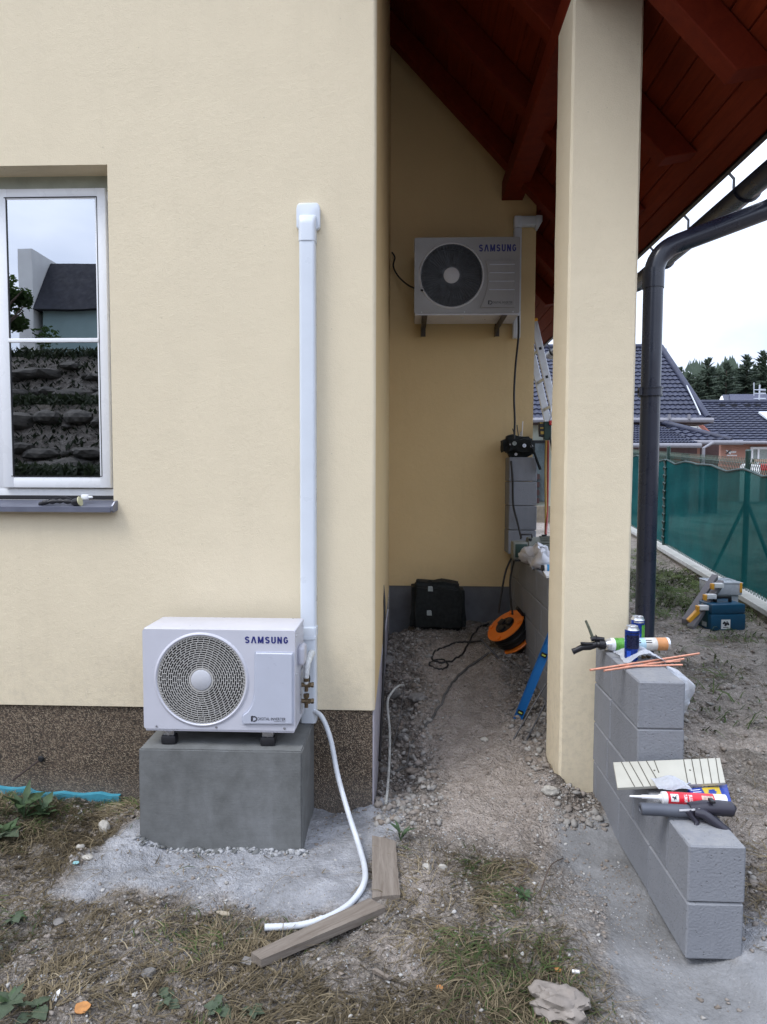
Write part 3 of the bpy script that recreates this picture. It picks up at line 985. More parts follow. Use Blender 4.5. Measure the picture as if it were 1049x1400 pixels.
# downpipe
DY = 3.62
dpx = P(888, 600, DY).x
za = P(890, 345, DY).z
mb = MB()
R = .051
bend = P(898, 352, DY)
pts = [Vector((dpx, DY, gz(dpx, DY) - .05)), Vector((dpx, DY, za - .13))]
ex = P(1049, 287, DY)
dirs = Vector((ex.x - dpx, 0, ex.z - za)).normalized()
cc = Vector((dpx, DY, za))
for tt in np.linspace(0, 1, 9)[1:]:
    p_a = cc + Vector((0, 0, -.13)) * (1 - tt); p_b = cc + dirs * .13 * tt
    pts.append(p_a * (1 - tt) + p_b * tt)
end = cc + dirs * ((GX - dpx) / dirs.x - .10)
pts.append(end)
e2 = Vector((GX, DY, end.z + .12))
for tt in np.linspace(0, 1, 6)[1:]:
    m_ = end + dirs * .1
    pts.append((end * (1 - tt) + m_ * tt) * (1 - tt) + (m_ * (1 - tt) + e2 * tt) * tt)
pts.append(Vector((GX, DY, GZ - GR + .01)))
mb.tube(pts, R, 20)
for zz in (za - .14,):
    mb.tube([(dpx, DY, zz - .05), (dpx, DY, zz + .05)], R + .004, 20)
dp = mb.build('downpipe', M['anthracite'], house, smooth=40)
mb = MB()
zc = P(886, 536, DY).z
mb.tube([(dpx, DY, zc - .026), (dpx, DY, zc + .026)], R + .008, 20)
mb.tube([(dpx, DY, zc - .024), (dpx, DY, zc - .016)], R + .012, 20)
mb.tube([(dpx, DY, zc + .016), (dpx, DY, zc + .024)], R + .012, 20)
mb.cyl((dpx - R - .05, DY - .01, zc), (dpx - R, DY - .01, zc), .007, 8)
mb.box((dpx - R - .02, DY - .03, zc - .02), (dpx - R - .003, DY - .004, zc + .02))
mb.build('clamp', M['anthracite'], dp, smooth=40)

# ================================================================ PEDESTAL AND OUTDOOR UNITS
pz = P(300, 1026, YP).z
ped_x0, ped_x1 = P(190, 1100, YP).x, P(413, 1100, YP).x
mb = MB()
bm = bmesh.new()
bmesh.ops.create_cube(bm, size=1, matrix=Matrix.Translation(((ped_x0 + ped_x1) / 2, (YP + YW) / 2 + .004, pz / 2 - .05)) @ Matrix.Diagonal((ped_x1 - ped_x0, YW - YP - .0, pz + .1, 1)))
bmesh.ops.bevel(bm, geom=bm.edges[:], offset=.006, segments=2, affect='EDGES')
bmesh.ops.subdivide_edges(bm, edges=[e for e in bm.edges if e.calc_length() > .1], cuts=24, use_grid_fill=True)
for v in bm.verts:
    q = (fbm(np.array([v.co.x * 5 + v.co.y * 3]), np.array([v.co.z * 5 + v.co.y * 4]), 3)[0] - .5) * .006
    v.co += v.normal * q
mb.bm(bm)
ped = mb.build('pedestal', M['cement'], smooth=50, loc=((ped_x0 + ped_x1) / 2, (YP + YW) / 2, 0))
tag(ped, 'grey cement rendered pedestal carrying the white outdoor unit against the house', 'pedestal')


def disc_hole_plate(w, h, cx, cz, r, y0, y1, rr=.012, n=64):
    """front plate in xz with a round hole, returns bmesh"""
    bm = bmesh.new()
    out = []
    for (sx, sz, a0) in ((1, 1, 0), (0, 1, 90), (0, 0, 180), (1, 0, 270)):
        x = w - rr if sx else rr; z = h - rr if sz else rr
        for a in np.linspace(a0, a0 + 90, 5):
            out.append((x + rr * math.cos(math.radians(a)), z + rr * math.sin(math.radians(a))))
    ov = [bm.verts.new((x, y0, z)) for x, z in out]
    iv = [bm.verts.new((cx + r * math.cos(2 * math.pi * k / n), y0, cz + r * math.sin(2 * math.pi * k / n))) for k in range(n)]
    es = [bm.edges.new((ov[i], ov[(i + 1) % len(ov)])) for i in range(len(ov))] + [bm.edges.new((iv[i], iv[(i + 1) % n])) for i in range(n)]
    bmesh.ops.triangle_fill(bm, edges=es, use_beauty=True)
    bad = [f for f in bm.faces if math.hypot(f.calc_center_median().x - cx, f.calc_center_median().z - cz) < r * .97]
    bmesh.ops.delete(bm, geom=bad, context='FACES_ONLY')
    r_ = bmesh.ops.extrude_face_region(bm, geom=bm.faces[:])
    for g in r_['geom']:
        if isinstance(g, bmesh.types.BMVert): g.co.y = y1
    return bm


def stroke_word(word, w=.62, h=1.0, th=.2, gap=.2):
    """bold lettering from broad strokes; flat, in local xy, centred"""
    cs = [(math.cos(a), math.sin(a)) for a in np.linspace(0, 2 * math.pi, 33)]
    t2 = th / 2
    def arc(cx_, cy_, rx, ry, a0, a1, n=10):
        return [(cx_ + rx * math.cos(math.radians(a)), cy_ + ry * math.sin(math.radians(a))) for a in np.linspace(a0, a1, n)]
    q = (h - th) / 4
    L = {
        'S': [arc(w / 2, h - t2 - q, w / 2 - t2, q, 20, 270, 12)[:-1] + arc(w / 2, t2 + q, w / 2 - t2, q, 90, -160, 12)],
        'A': [[(t2 * .9, 0), (w / 2 + .02, h - .0)], [(w / 2 + .10 - .02, h), (w + .10 - t2 * .9, 0)]],
        'M': [[(t2, 0), (t2, h)], [(t2 + .02, h * .98), (w / 2 + .08, .08)], [(w / 2 + .08, .08), (w + .14 - t2, h * .98)], [(w + .16 - t2, 0), (w + .16 - t2, h)]],
        'U': [[(t2, h)] + arc(w / 2, t2 + q, w / 2 - t2, q, 180, 360, 12) + [(w - t2, h)]],
        'N': [[(t2, 0), (t2, h)], [(t2 + .02, h * .97), (w - t2 - .02, .03)], [(w - t2, 0), (w - t2, h)]],
        'G': [arc(w / 2, h / 2, w / 2 - t2, h / 2 - t2, 40, 360, 18)[:-2] + [(w - t2, h * .28), (w - t2, h * .48), (w * .55, h * .48)]],
    }
    wid = {'A': w + .10, 'M': w + .16}
    vs, fs = [], []
    x0 = 0; zl = 0
    for ch in word:
        for st in L[ch]:
            k = 0
            n = len(st)
            off = []
            for i, p in enumerate(st):
                a = st[max(i - 1, 0)]; b = st[min(i + 1, n - 1)]
                dx, dy = b[0] - a[0], b[1] - a[1]; l = math.hypot(dx, dy) or 1
                off.append((-dy / l * t2, dx / l * t2 * 1.0))
            base = len(vs); zl += .0004
            for p, o in zip(st, off):
                y1 = min(max(p[1] + o[1], 0), h); y2 = min(max(p[1] - o[1], 0), h)
                vs.append((x0 + p[0] + o[0], y1, zl)); vs.append((x0 + p[0] - o[0], y2, zl))
            fs += [(base + 2 * i, base + 2 * i + 1, base + 2 * i + 3, base + 2 * i + 2) for i in range(n - 1)]
        x0 += wid.get(ch, w) + gap
    tot = x0 - gap
    return [(x - tot / 2, y - h / 2, z) for x, y, z in vs], fs


def outdoor_unit(O, w, h, d, label, fan_c, fan_r, hub_r, rings, radial, cover, logo_c, logo_w, inv_c, inv_w, feet=True):
    enam = M['ac_shaded'] if radial else M['ac_white']
    t = thing('outdoor_unit', O, label, 'air conditioner', 'white outdoor air conditioning units')
    T = Matrix.Translation(O)
    cx, cz = fan_c
    mb = MB(); mb.bm(disc_hole_plate(w, h, cx, cz, fan_r, 0, .022), 0, T)
    # shell: top, sides, bottom, back
    mb.bbox((0, .018, 0), (w, d, .012), .004, 2, 0, T)
    mb.bbox((-.002, .016, h - .016), (w + .002, d, h + .002), .007, 3, 0, T)
    mb.box((.0015, .02, .01), (.012, d - .002, h - .012), 0, T)
    mb.box((w - .012, .02, .01), (w - .0015, d - .002, h - .012), 0, T)
    casing = mb.build('casing', enam, t, bevel=0, smooth=30)
    mb = MB(); mb.box((.012, d - .03, .012), (w - .012, d - .012, h - .02), 0, T)
    mb.box((w * .66, .03, .012), (w * .665, d - .03, h - .02), 0, T)
    mb.build('coil', M['coil'], t)
    # shroud cylinder (dark)
    mb = MB(); FT = T @ Matrix.Translation((cx, 0, cz)) @ Matrix.Rotation(-math.pi / 2, 4, 'X')
    mb.lathe([(fan_r - .001, .004), (fan_r - .006, .06), (fan_r - .006, .11)], 48, 0, FT, caps=False)
    mb.build('shroud', M['dark'], t, smooth=40, recalc=False)
    # fan: three broad blades
    mb = MB()
    for k in range(3):
        vs = []; nr, na = 5, 8
        for i in range(nr + 1):
            r = .04 + (fan_r - .02 - .04) * i / nr
            for j in range(na + 1):
                a = 2 * math.pi * k / 3 + (j / na - .5) * 1.35 + .35 * i / nr
                vs.append((r * math.cos(a), r * math.sin(a), .05 + .06 * (j / na)))
        mb.add(vs, [(i * (na + 1) + j, i * (na + 1) + j + 1, (i + 1) * (na + 1) + j + 1, (i + 1) * (na + 1) + j) for i in range(nr) for j in range(na)], 0, FT)
    mb.lathe([(0, .04), (.045, .04), (.05, .05), (.05, .11)], 20, 0, FT)
    mb.build('fan', M['fan'], t, smooth=50, recalc=False)
    # guard: rings and short staggered ribs
    mb = MB()
    rad = np.linspace(hub_r + .006, fan_r - .003, rings)
    for i, r in enumerate(rad):
        n = 72
        wd = .0016 if 0 < i < rings - 1 else .004
        loop = [(-wd, 0), (wd, 0), (wd, .004), (-wd, .004)]
        vs = [((r + a) * math.cos(2 * math.pi * k / n), (r + a) * math.sin(2 * math.pi * k / n), z - .003 + .004 * (r / fan_r) ** 2 - .001) for k in range(n) for a, z in loop]
        fs = [(k * 4 + q, ((k + 1) % n) * 4 + q, ((k + 1) % n) * 4 + (q + 1) % 4, k * 4 + (q + 1) % 4) for k in range(n) for q in range(4)]
        mb.add(vs, fs, 0, FT)
    def rib(a, ra, rb, wd=.0017, sk=0.0):
        c, s_ = math.cos(a), math.sin(a)
        c2, s2 = math.cos(a + sk), math.sin(a + sk)
        vs = []
        for z in (-.003, .004):
            vs += [(ra * c - wd * s_, ra * s_ + wd * c, z), (ra * c + wd * s_, ra * s_ - wd * c, z), (rb * c2 + wd * s2, rb * s2 - wd * c2, z), (rb * c2 - wd * s2, rb * s2 + wd * c2, z)]
        mb.add(vs, [(0, 1, 2, 3), (7, 6, 5, 4), (0, 4, 5, 1), (1, 5, 6, 2), (2, 6, 7, 3), (3, 7, 4, 0)], 0, FT)
    if radial:
        for k in range(56): rib(2 * math.pi * k / 56, hub_r, fan_r, .0012, .16)
    else:
        for i in range(rings - 1):
            m = max(10, int(2 * math.pi * rad[i] / .026))
            if i == rings - 2: m = 88
            for k in range(m):
                rib(2 * math.pi * (k + .5 * (i % 2)) / m, rad[i], rad[i + 1], .0012 if i < rings - 2 else .0016, 0 if i < rings - 2 else .05)
    mb.build('fan_guard', M['grille'] if not radial else M['fan'], t, recalc=False)
    mb = MB(); mb.lathe([(fan_r - .002, -.001), (fan_r + .004, -.006), (fan_r + .011, -.004), (fan_r + .015, .002)], 72, 0, FT, caps=False)
    mb.build('guard_rim', M['ac_white'] if not radial else M['hub'], t, smooth=50, recalc=False)
    mb = MB(); mb.lathe([(0, -.009), (hub_r * .9, -.008), (hub_r, -.005), (hub_r + .001, .004)], 32, 0, FT)
    mb.build('hub_cap', M['hub'], t, smooth=40, recalc=False)
    # raised service cover
    mb = MB()
    poly = [(x * w, -.0, z * h) for x, z in cover]
    bm = bmesh.new()
    vv = [bm.verts.new((x, 0.001, z)) for x, _, z in poly]
    f = bm.faces.new(vv)
    r_ = bmesh.ops.extrude_face_region(bm, geom=[f])
    for g in r_['geom']:
        if isinstance(g, bmesh.types.BMVert): g.co.y = -.011
    bmesh.ops.recalc_face_normals(bm, faces=bm.faces[:])
    es = [e for e in bm.edges if abs(e.verts[0].co.y + .011) < 1e-4 and abs(e.verts[1].co.y + .011) < 1e-4]
    bmesh.ops.bevel(bm, geom=es, offset=.0085, segments=3, affect='EDGES', clamp_overlap=True)
    mb.bm(bm, 0, T)
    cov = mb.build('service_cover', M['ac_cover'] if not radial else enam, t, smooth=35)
    if radial:
        mb = MB()
        for k in range(4):
            z = h * (.30 + .11 * k)
            mb.bbox((w * .71, -.016, z), (w * .95, -.010, z + .008), .003, 2, 0, T)
        mb.build('cover_rib', M['ac_cover'], cov)
    # lettering
    vs, fs = stroke_word('SAMSUNG')
    wid = max(v[0] for v in vs) - min(v[0] for v in vs)
    k = logo_w / wid
    LT = T @ Matrix.Translation((logo_c[0], -.0012, logo_c[1])) @ Matrix.Rotation(math.pi / 2, 4, 'X') @ Matrix.Diagonal((k, k * (.92 if not radial else 1.1), k, 1))
    mb = MB(); mb.add(vs, fs, 0, LT); mb.build('lettering', M['print_blue'], t, recalc=False)
    vs, fs = text_mb('DIGITAL INVERTER', 1, .004, 1.0, 1.0)
    wid = max(v[0] for v in vs) - min(v[0] for v in vs)
    k = inv_w / wid
    cy = -.0118
    LT = T @ Matrix.Translation((inv_c[0], cy, inv_c[1])) @ Matrix.Rotation(math.pi / 2, 4, 'X') @ Matrix.Diagonal((k, k * 1.25, k, 1))
    mb = MB(); mb.add(vs, fs, 0, LT)
    vs, fs = text_mb('TECHNOLOGY', 1, .004, 1.0, 1.15)
    k2 = inv_w * .42 / (max(v[0] for v in vs) - min(v[0] for v in vs))
    mb.add(vs, fs, 0, T @ Matrix.Translation((inv_c[0] + inv_w * .29, cy, inv_c[1] - inv_w * .085)) @ Matrix.Rotation(math.pi / 2, 4, 'X') @ Matrix.Diagonal((k2, k2, k2, 1)))
    # small emblem: a split droplet ring
    e = inv_w * .105
    ET = T @ Matrix.Translation((inv_c[0] - inv_w * .62, cy, inv_c[1])) @ Matrix.Rotation(math.pi / 2, 4, 'X')
    n = 20
    vs = []
    for k in range(n + 1):
        a = -2.0 + 4.2 * k / n
        vs += [(e * math.cos(a) * 1.0, e * math.sin(a), 0), (e * .52 * math.cos(a) + e * .12, e * .55 * math.sin(a), 0)]
    mb.add(vs, [(2 * k, 2 * k + 2, 2 * k + 3, 2 * k + 1) for k in range(n)], 0, ET)
    mb.add([(-e * 1.1, -e * .9, 0), (-e * .45, -e * .9, 0), (-e * .45, e * 1.15, 0), (-e * 1.1, e * .95, 0)], [(0, 1, 2, 3)], 0, ET)
    mb.build('small_print', M['print_dark'], t, recalc=False)
    # base rail with screws
    mb = MB()
    mb.bbox((.006, .004, -.012), (w - .006, d - .01, .002), .004, 2, 0, T)
    mb.build('base_tray', M['ac_white'], t)
    sm = None
    spots = [((x, -.0005, .012), Matrix.Rotation(math.pi / 2, 4, 'X')) for x in (.06, w * .48, w - .05)]
    spots += [((w + .0025, y, z), Matrix.Rotation(math.pi / 2, 4, 'Y')) for y, z in ((.03, h - .03), (d - .03, h - .03), (.03, h * .55))]
    for loc_, rot_ in spots:
        if sm is None:
            mb = MB(); mb.lathe([(.0055, -.001), (.005, .002), (0, .003)], 10)
            so_ = mb.build('screw', M['steel'])
            sm = so_.data; so_.parent = t
        else:
            so_ = bpy.data.objects.new('screw', sm); COL.objects.link(so_); so_.parent = t
        so_.matrix_local = Matrix.Translation(loc_) @ rot_
    return t, T


yu = 2.965
AO = P(197, 996, yu)
aw = P(404, 996, yu).x - AO.x
ah = P(197, 860, yu).z - AO.z
ad = .262
sc = lambda px, py: ((P(px, py, yu).x - AO.x), (P(px, py, yu).z - AO.z))
fc = sc(275.5, 929.5); fr = (P(340, 930, yu).x - P(211, 930, yu).x) / 2 - .012
hr = (P(288.5, 930, yu).x - P(260.5, 930, yu).x) / 2
cv = []
def nrmz(px, py):
    a = sc(px, py); return (a[0] / aw, a[1] / ah)
for p in ((349, 890.5), (402, 891.5), (402, 990.5), (332, 990.5), (331, 986), (331, 978), (333, 975), (338.5, 971), (343, 964), (346, 955), (347.5, 945), (348, 930), (348, 895)):
    cv.append(nrmz(*p))
lc = sc(364.5, 875); lw_ = P(394, 875, yu).x - P(335, 875, yu).x
ic = sc(372, 982); iw = P(391, 982, yu).x - P(353, 982, yu).x
unit1, T1 = outdoor_unit(AO, aw, ah, ad, 'clean white outdoor unit standing on the grey cement pedestal by the corner', fc, fr, hr, 16, False, cv, lc, lw_, ic, iw)
# feet on the pedestal
for px_ in (228, 364.5):
    fx = P(px_, 1010, yu).x
    for yy in (yu + .035, yu + ad - .05):
        mb = MB()
        mb.bbox((fx - .036, yy - .02, pz - .002), (fx + .036, yy + .03, pz + .044), .012)
        ft_ = mb.build('rubber_foot', M['rubber'], unit1, smooth=40)
        mb = MB()
        mb.bbox((fx - .026, yy - .012, pz + .042), (fx + .026, yy + .026, AO.z - .010), .004)
        mb.lathe([(0, .004), (.009, .004), (.009, -.004)], 6, 0, Matrix.Translation((fx, yy - .013, pz + .056)) @ Matrix.Rotation(math.pi / 2, 4, 'X'))
        mb.lathe([(0, .003), (.013, .002), (.013, -.002)], 14, 0, Matrix.Translation((fx, yy - .012, pz + .056)) @ Matrix.Rotation(math.pi / 2, 4, 'X'))
        mb.build('foot_bracket', M['steel'], ft_, smooth=30)
# right side: handle bump, valve plate and valves
mb = MB()
mb.bbox((aw - .004, .075, ah * .60), (aw + .030, .17, ah * .80), .022, 3, 0, T1)
mb.build('side_handle', M['ac_white'], unit1, smooth=40)
mb = MB()
mb.bbox((aw - .002, .14, .03), (aw + .004, .235, .24), .003, 2, 0, T1)
mb.build('valve_plate', M['steel'], unit1)
for k, (yy, zz) in enumerate(((.165, .165), (.165, .085))):
    mb = MB()
    c = T1 @ Vector((aw + .004, yy, zz))
    mb.cyl(c, c + Vector((.045, 0, 0)), .011, 8)
    mb.cyl(c + Vector((.022, 0, -.032)), c + Vector((.022, 0, .032)), .010, 6)
    mb.cyl(c + Vector((.022, 0, .018)), c + Vector((.022, 0, .034)), .015, 6)
    mb.cyl(c + Vector((.038, -.018, 0)), c + Vector((.038, .012, 0)), .009, 6)
    mb.cyl(c + Vector((.046, 0, 0)), c + Vector((.058, 0, 0)), .013, 6)
    mb.build('valve', M['brass'], unit1, smooth=30)
mb = MB()
c = T1 @ Vector((aw + .026, .165, .20))
mb.tube([c + Vector((0, 0, -.03)), c + Vector((.002, 0, .03)), c + Vector((.005, .01, .07)), c + Vector((.008, .05, .085)), c + Vector((.010, .12, .09))], [.011, .014, .016, .017, .017], 10)
mb.build('pipe_lagging', M['foil'], unit1, smooth=50)

# rear, larger unit on brackets
yr = 5.5
RO = P(566.5, 429, yr)
rw = P(710, 429, yr).x - RO.x
rh = P(566, 325, yr).z - RO.z
sc = lambda px, py: ((P(px, py, yr).x - RO.x), (P(px, py, yr).z - RO.z))
cv = []
for p in ((663, 355), (705, 355), (705, 422), (655, 422), (660, 410), (664, 398), (666, 385), (665, 370)):
    a = sc(*p); cv.append((a[0] / rw, a[1] / rh))
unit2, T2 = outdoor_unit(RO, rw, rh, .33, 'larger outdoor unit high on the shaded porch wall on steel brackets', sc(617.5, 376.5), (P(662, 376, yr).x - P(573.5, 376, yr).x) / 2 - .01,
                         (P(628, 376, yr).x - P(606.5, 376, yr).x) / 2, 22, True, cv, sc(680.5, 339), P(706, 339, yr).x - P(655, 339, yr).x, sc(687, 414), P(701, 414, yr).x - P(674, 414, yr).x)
for px_ in (580, 687):
    bx = P(px_, 440, yr + .1).x
    mb = MB()
    z0 = RO.z - .014
    mb.prism([(bx - .022, yr - .0, z0), (bx - .022, YB - .003, z0), (bx - .022, YB - .003, z0 - .085), (bx - .022, YB - .06, z0 - .085), (bx - .022, yr + .0, z0 - .03)], (.005, 0, 0))
    mb.box((bx - .017, yr + .0, z0 - .006), (bx + .024, YB - .003, z0))
    mb.box((bx - .017, YB - .009, z0 - .08), (bx + .022, YB - .003, z0 + .35))
    mb.build('wall_bracket', M['bracket'], unit2)
mb = MB()
ch = P(632, 436, yr + .1)
mb.cyl(ch, ch + Vector((0, 0, .05)), .012, 10)
mb.build('drain_stub', M['ac_white'], unit2)

# white trunking on the front wall
YD = YW - .062
dx0, dx1 = P(409.5, 600, YD).x, P(431, 600, YD).x
def rprof(x0, x1, y0, y1, r):
    out = []
    for (sx, sy, a0) in ((1, 0, -90), (1, 1, 0), (0, 1, 90), (0, 0, 180)):
        rr = r if sy == 0 else .002
        cx_ = x1 - rr if sx else x0 + rr; cy_ = y0 + rr if sy == 0 else y1 - rr
        for a in np.linspace(a0, a0 + 90, 5): out.append((cx_ + rr * math.cos(math.radians(a)), cy_ + rr * math.sin(math.radians(a))))
    return out
ztr = P(420, 318, YD).z; zjo = P(420, 865, YD).z
trunk = thing('cable_trunking', ((dx0 + dx1) / 2, YW, pz), 'long straight white plastic trunking running up the front wall', 'trunking', 'white pipe trunking')
mb = MB(); pr_ = rprof(dx0, dx1, YD, YW - .001, .014)
mb.prism([(x, y, zjo) for x, y in pr_], (0, 0, ztr - zjo))
mb.build('duct', M['duct'], trunk, smooth=40)
mb = MB(); pr2 = rprof(dx0 - .002, dx1 + .001, YD - .002, YW - .001, .014)
mb.prism([(x, y, pz + .004) for x, y in pr2], (0, 0, zjo - pz))
mb.build('lower_duct', M['duct'], trunk, smooth=40)
mb = MB(); pr3 = rprof(dx0 - .004, dx1 + .004, YD - .006, YW - .001, .015)
mb.prism([(x, y, zjo - .02) for x, y in pr3], (0, 0, .045))
mb.prism([(dx0 + .004, YD - .0065, zjo - .019), (dx1 + .003, YD - .0065, zjo - .019), (dx1 + .003, YD - .0065, zjo - .028), (dx1 - .01, YD - .0065, zjo - .034), (dx0 + .02, YD - .0065, zjo - .036)], (0, .004, 0))
mb.build('coupling', M['duct'], trunk, smooth=40)
mb = MB()
ex0, ex1 = P(403.5, 290, YD).x, P(436.5, 290, YD).x
ez0, ez1 = P(420, 310, YD).z, P(420, 273, YD).z
mb.prism([(ex0 + .015, YW - .001, ez1), (ex1 - .015, YW - .001, ez1), (ex1 - .004, YW - .001, ez1 - .012), (ex1, YW - .001, ez1 - .03), (ex1, YW - .001, ez0 + .012), (ex1 - .012, YW - .001, ez0), (ex0 + .012, YW - .001, ez0), (ex0, YW - .001, ez0 + .012), (ex0, YW - .001, ez1 - .03), (ex0 + .004, YW - .001, ez1 - .012)], (0, -.03, 0))
fl = mb.build('wall_flange', M['duct'], trunk, bevel=.006, smooth=40)
mb = MB()
secs = []
zc_ = ztr - .004
for k in range(9):
    a = math.pi / 2 * k / 8
    z = zc_ + .060 * math.sin(a) + .045
    yy = YD - .004 + .056 * (1 - math.cos(a))
    wgrow = .003 + .002 * math.sin(a)
    secs.append([(x, min(y, YW - .001), z) for x, y in rprof(dx0 - wgrow, dx1 + wgrow, yy, YW - .001, min(.02, (YW - .001 - yy) * .45))])
n = len(secs[0])
vs = [p for s_ in [[(x, y, zc_ - .032) for x, y, z in secs[0]]] + secs for p in s_]
fs = [(k * n + q, k * n + (q + 1) % n, (k + 1) * n + (q + 1) % n, (k + 1) * n + q) for k in range(len(secs)) for q in range(n)]
fs += [tuple(range(n))[::-1], tuple(range(len(secs) * n, (len(secs) + 1) * n))]
mb.add(vs, fs)
mb.build('elbow_cap', M['duct'], trunk, smooth=50)
# hole in the lower duct where the pipe enters
mb = MB(); hc = P(418, 928, YD - .003)
mb.lathe([(0, 0), (.022, 0), (.024, .002), (.024, -.003)], 20, 0, Matrix.Translation(hc) @ Matrix.Diagonal((1, 1, 1.5, 1)) @ Matrix.Rotation(math.pi / 2, 4, 'X'))
mb.build('pipe_opening', M['dark'], trunk)

# trunking on the porch wall behind the rear unit
YD2 = YB - .07
q0, q1 = P(703, 330, YD2).x, P(721, 330, YD2).x
zt2 = P(715, 294, YD2).z
tr2 = thing('cable_trunking', (q0, YB, zt2), 'short white trunking bend above the rear unit in the porch', 'trunking', 'white pipe trunking')
mb = MB()
xe_ = P(739, 300, YD2).x
mb.bbox((q0, YD2, zt2 - .10), (q0 + .07, YB - .001, zt2), .012)
mb.bbox((q0 + .06, YD2 + .002, zt2 - .085), (xe_ - .03, YB - .001, zt2 - .002), .012)
mb.build('elbow', M['duct'], tr2, smooth=40)
mb = MB(); mb.bbox((q0 + .002, YD2 + .004, RO.z - .12), (q0 + .068, YB - .001, zt2 - .10), .01)
mb.build('duct', M['duct'], tr2, smooth=40)
mb = MB()
mb.prism([(xe_ - .04, YB - .068, zt2 + .004), (xe_ + .02, YB - .068, zt2 + .004), (xe_ + .02, YB - .068, zt2 - .05), (xe_ - .02, YB - .068, zt2 - .12), (xe_ - .04, YB - .068, zt2 - .10)], (0, .067, 0))
mb.build('end_flange', M['duct'], tr2, bevel=.01, smooth=40)

# drain hose
hp = [P(428, 972, YW - .05), P(440, 980, YW - .08), P(452, 1010, YW - .12), P(462, 1060, 3.14), P(476, 1110, 3.02), P(489, 1150, 2.92)]
gp = [G(499, 1188, .03), G(496, 1212, .016), G(478, 1236, .016), G(448, 1254, .016), G(410, 1265, .016), G(362, 1268, .016)]
def smooth_path(pts, n=8):
    pts = [Vector(p) for p in pts]; out = []
    for i in range(len(pts) - 1):
        p0 = pts[max(i - 1, 0)]; p1 = pts[i]; p2 = pts[i + 1]; p3 = pts[min(i + 2, len(pts) - 1)]
        for k in range(n):
            t = k / n
            out.append(.5 * ((2 * p1) + (p2 - p0) * t + (2 * p0 - 5 * p1 + 4 * p2 - p3) * t * t + (3 * p1 - p0 - 3 * p2 + p3) * t ** 3))
    out.append(pts[-1]); return out
hpath = smooth_path(hp + gp, 24)
for p in hpath[24 * 6:]: p.z = max(p.z, gz(p.x, p.y) + .012)
rs = [.0125 * (1 + .045 * math.sin(i * 2.1)) for i in range(len(hpath))]
mb = MB(); mb.tube(hpath, rs, 10)
hose = mb.build('drain_hose', M['hose'], smooth=60, loc=tuple(gp[2]))
tag(hose, 'white ribbed drain hose curling from the trunking down onto the ground', 'hose')

# headlamp on the sill
hl = P(85, 688, YW - .02)
hl.z = zsl + .012
head = thing('headlamp', hl, 'black strapped headlamp left lying on the window sill', 'headlamp')
mb = MB()
pth_ = smooth_path([hl + Vector((-.12, .01, -.004)), hl + Vector((-.09, -.01, .006)), hl + Vector((-.04, .0, .012)), hl + Vector((.01, -.006, .014)), hl + Vector((.06, 0, .01))], 6)
mb.tube(pth_, [.007 + .006 * abs(math.sin(i * .7)) for i in range(len(pth_))], 8)
pth_ = smooth_path([hl + Vector((-.10, .02, .002)), hl + Vector((-.05, .025, .022)), hl + Vector((.0, .02, .03)), hl + Vector((.05, .015, .012))], 6)
mb.tube(pth_, .009, 6, sq=(.5, 1.2))
mb.build('strap', M['rubber'], head, smooth=60)
mb = MB()
HT = Matrix.Translation(hl + Vector((.085, -.005, .012))) @ Matrix.Rotation(math.radians(78), 4, 'Y')
mb.lathe([(.012, -.03), (.019, -.02), (.021, .0), (.024, .012), (.020, .013), (.012, .005), (0, .004)], 20, 0, HT)
mb.build('lamp_body', M['black_plastic'], head, smooth=40)
mb = MB(); mb.lathe([(.0235, .009), (.0255, .011), (.0245, .0145), (.0205, .0135)], 20, 0, HT)
mb.build('bezel', simple('pale_yellow_bezel', (.6, .58, .36), .4), head, smooth=40)
mb = MB(); mb.bbox((hl.x + .085, hl.y + .02, hl.z + .02), (hl.x + .125, hl.y + .045, hl.z + .048), .008)
mb.bbox((hl.x + .12, hl.y + .025, hl.z + .028), (hl.x + .145, hl.y + .04, hl.z + .04), .005)
mb.build('tag', M['upvc'], head, smooth=40)

# ================================================================ BLOCK WALLS
BH, BL = .209, .375
BX0 = P(938, 1290, 2.28).x       # left face of the near wall
BW = .20
_bm = {}


def block_mesh(l, h=BH, w=BW, var=0):
    key = (round(l, 3), round(h, 3), round(w, 3), var)
    if key not in _bm:
        r = random.Random(var * 31 + int(l * 1000))
        bm = bmesh.new()
        bmesh.ops.create_cube(bm, size=1, matrix=Matrix.Translation((w / 2, l / 2, h / 2)) @ Matrix.Diagonal((w - .001, l - .003, h - .003, 1)))
        bmesh.ops.bevel(bm, geom=bm.edges[:], offset=.006, segments=1, affect='EDGES')
        for v in bm.verts: v.co += Vector((r.uniform(-1, 1), r.uniform(-1, 1), r.uniform(-1, 1))) * .0012
        me = bpy.data.meshes.new('block'); bm.to_mesh(me); bm.free(); me.materials.append(M['block'])
        _bm[key] = me
    return _bm[key]


def put_block(parent, x, y, z, l, w=BW, h=BH, var=None):
    o = bpy.data.objects.new('block', block_mesh(l, h, w, random.randint(0, 2) if var is None else var))
    COL.objects.link(o); o.parent = parent
    o.location = Vector((x + random.uniform(-.0015, .0015), y, z)) - org(parent)
    o.rotation_euler = (0, 0, random.uniform(-.003, .003))
    return o


def course(parent, x, y0, y1, z, first, w=BW):
    y = y0; l = first
    while y < y1 - .02:
        l = min(l, y1 - y)
        put_block(parent, x, y, z, l, w)
        y += l; l = BL


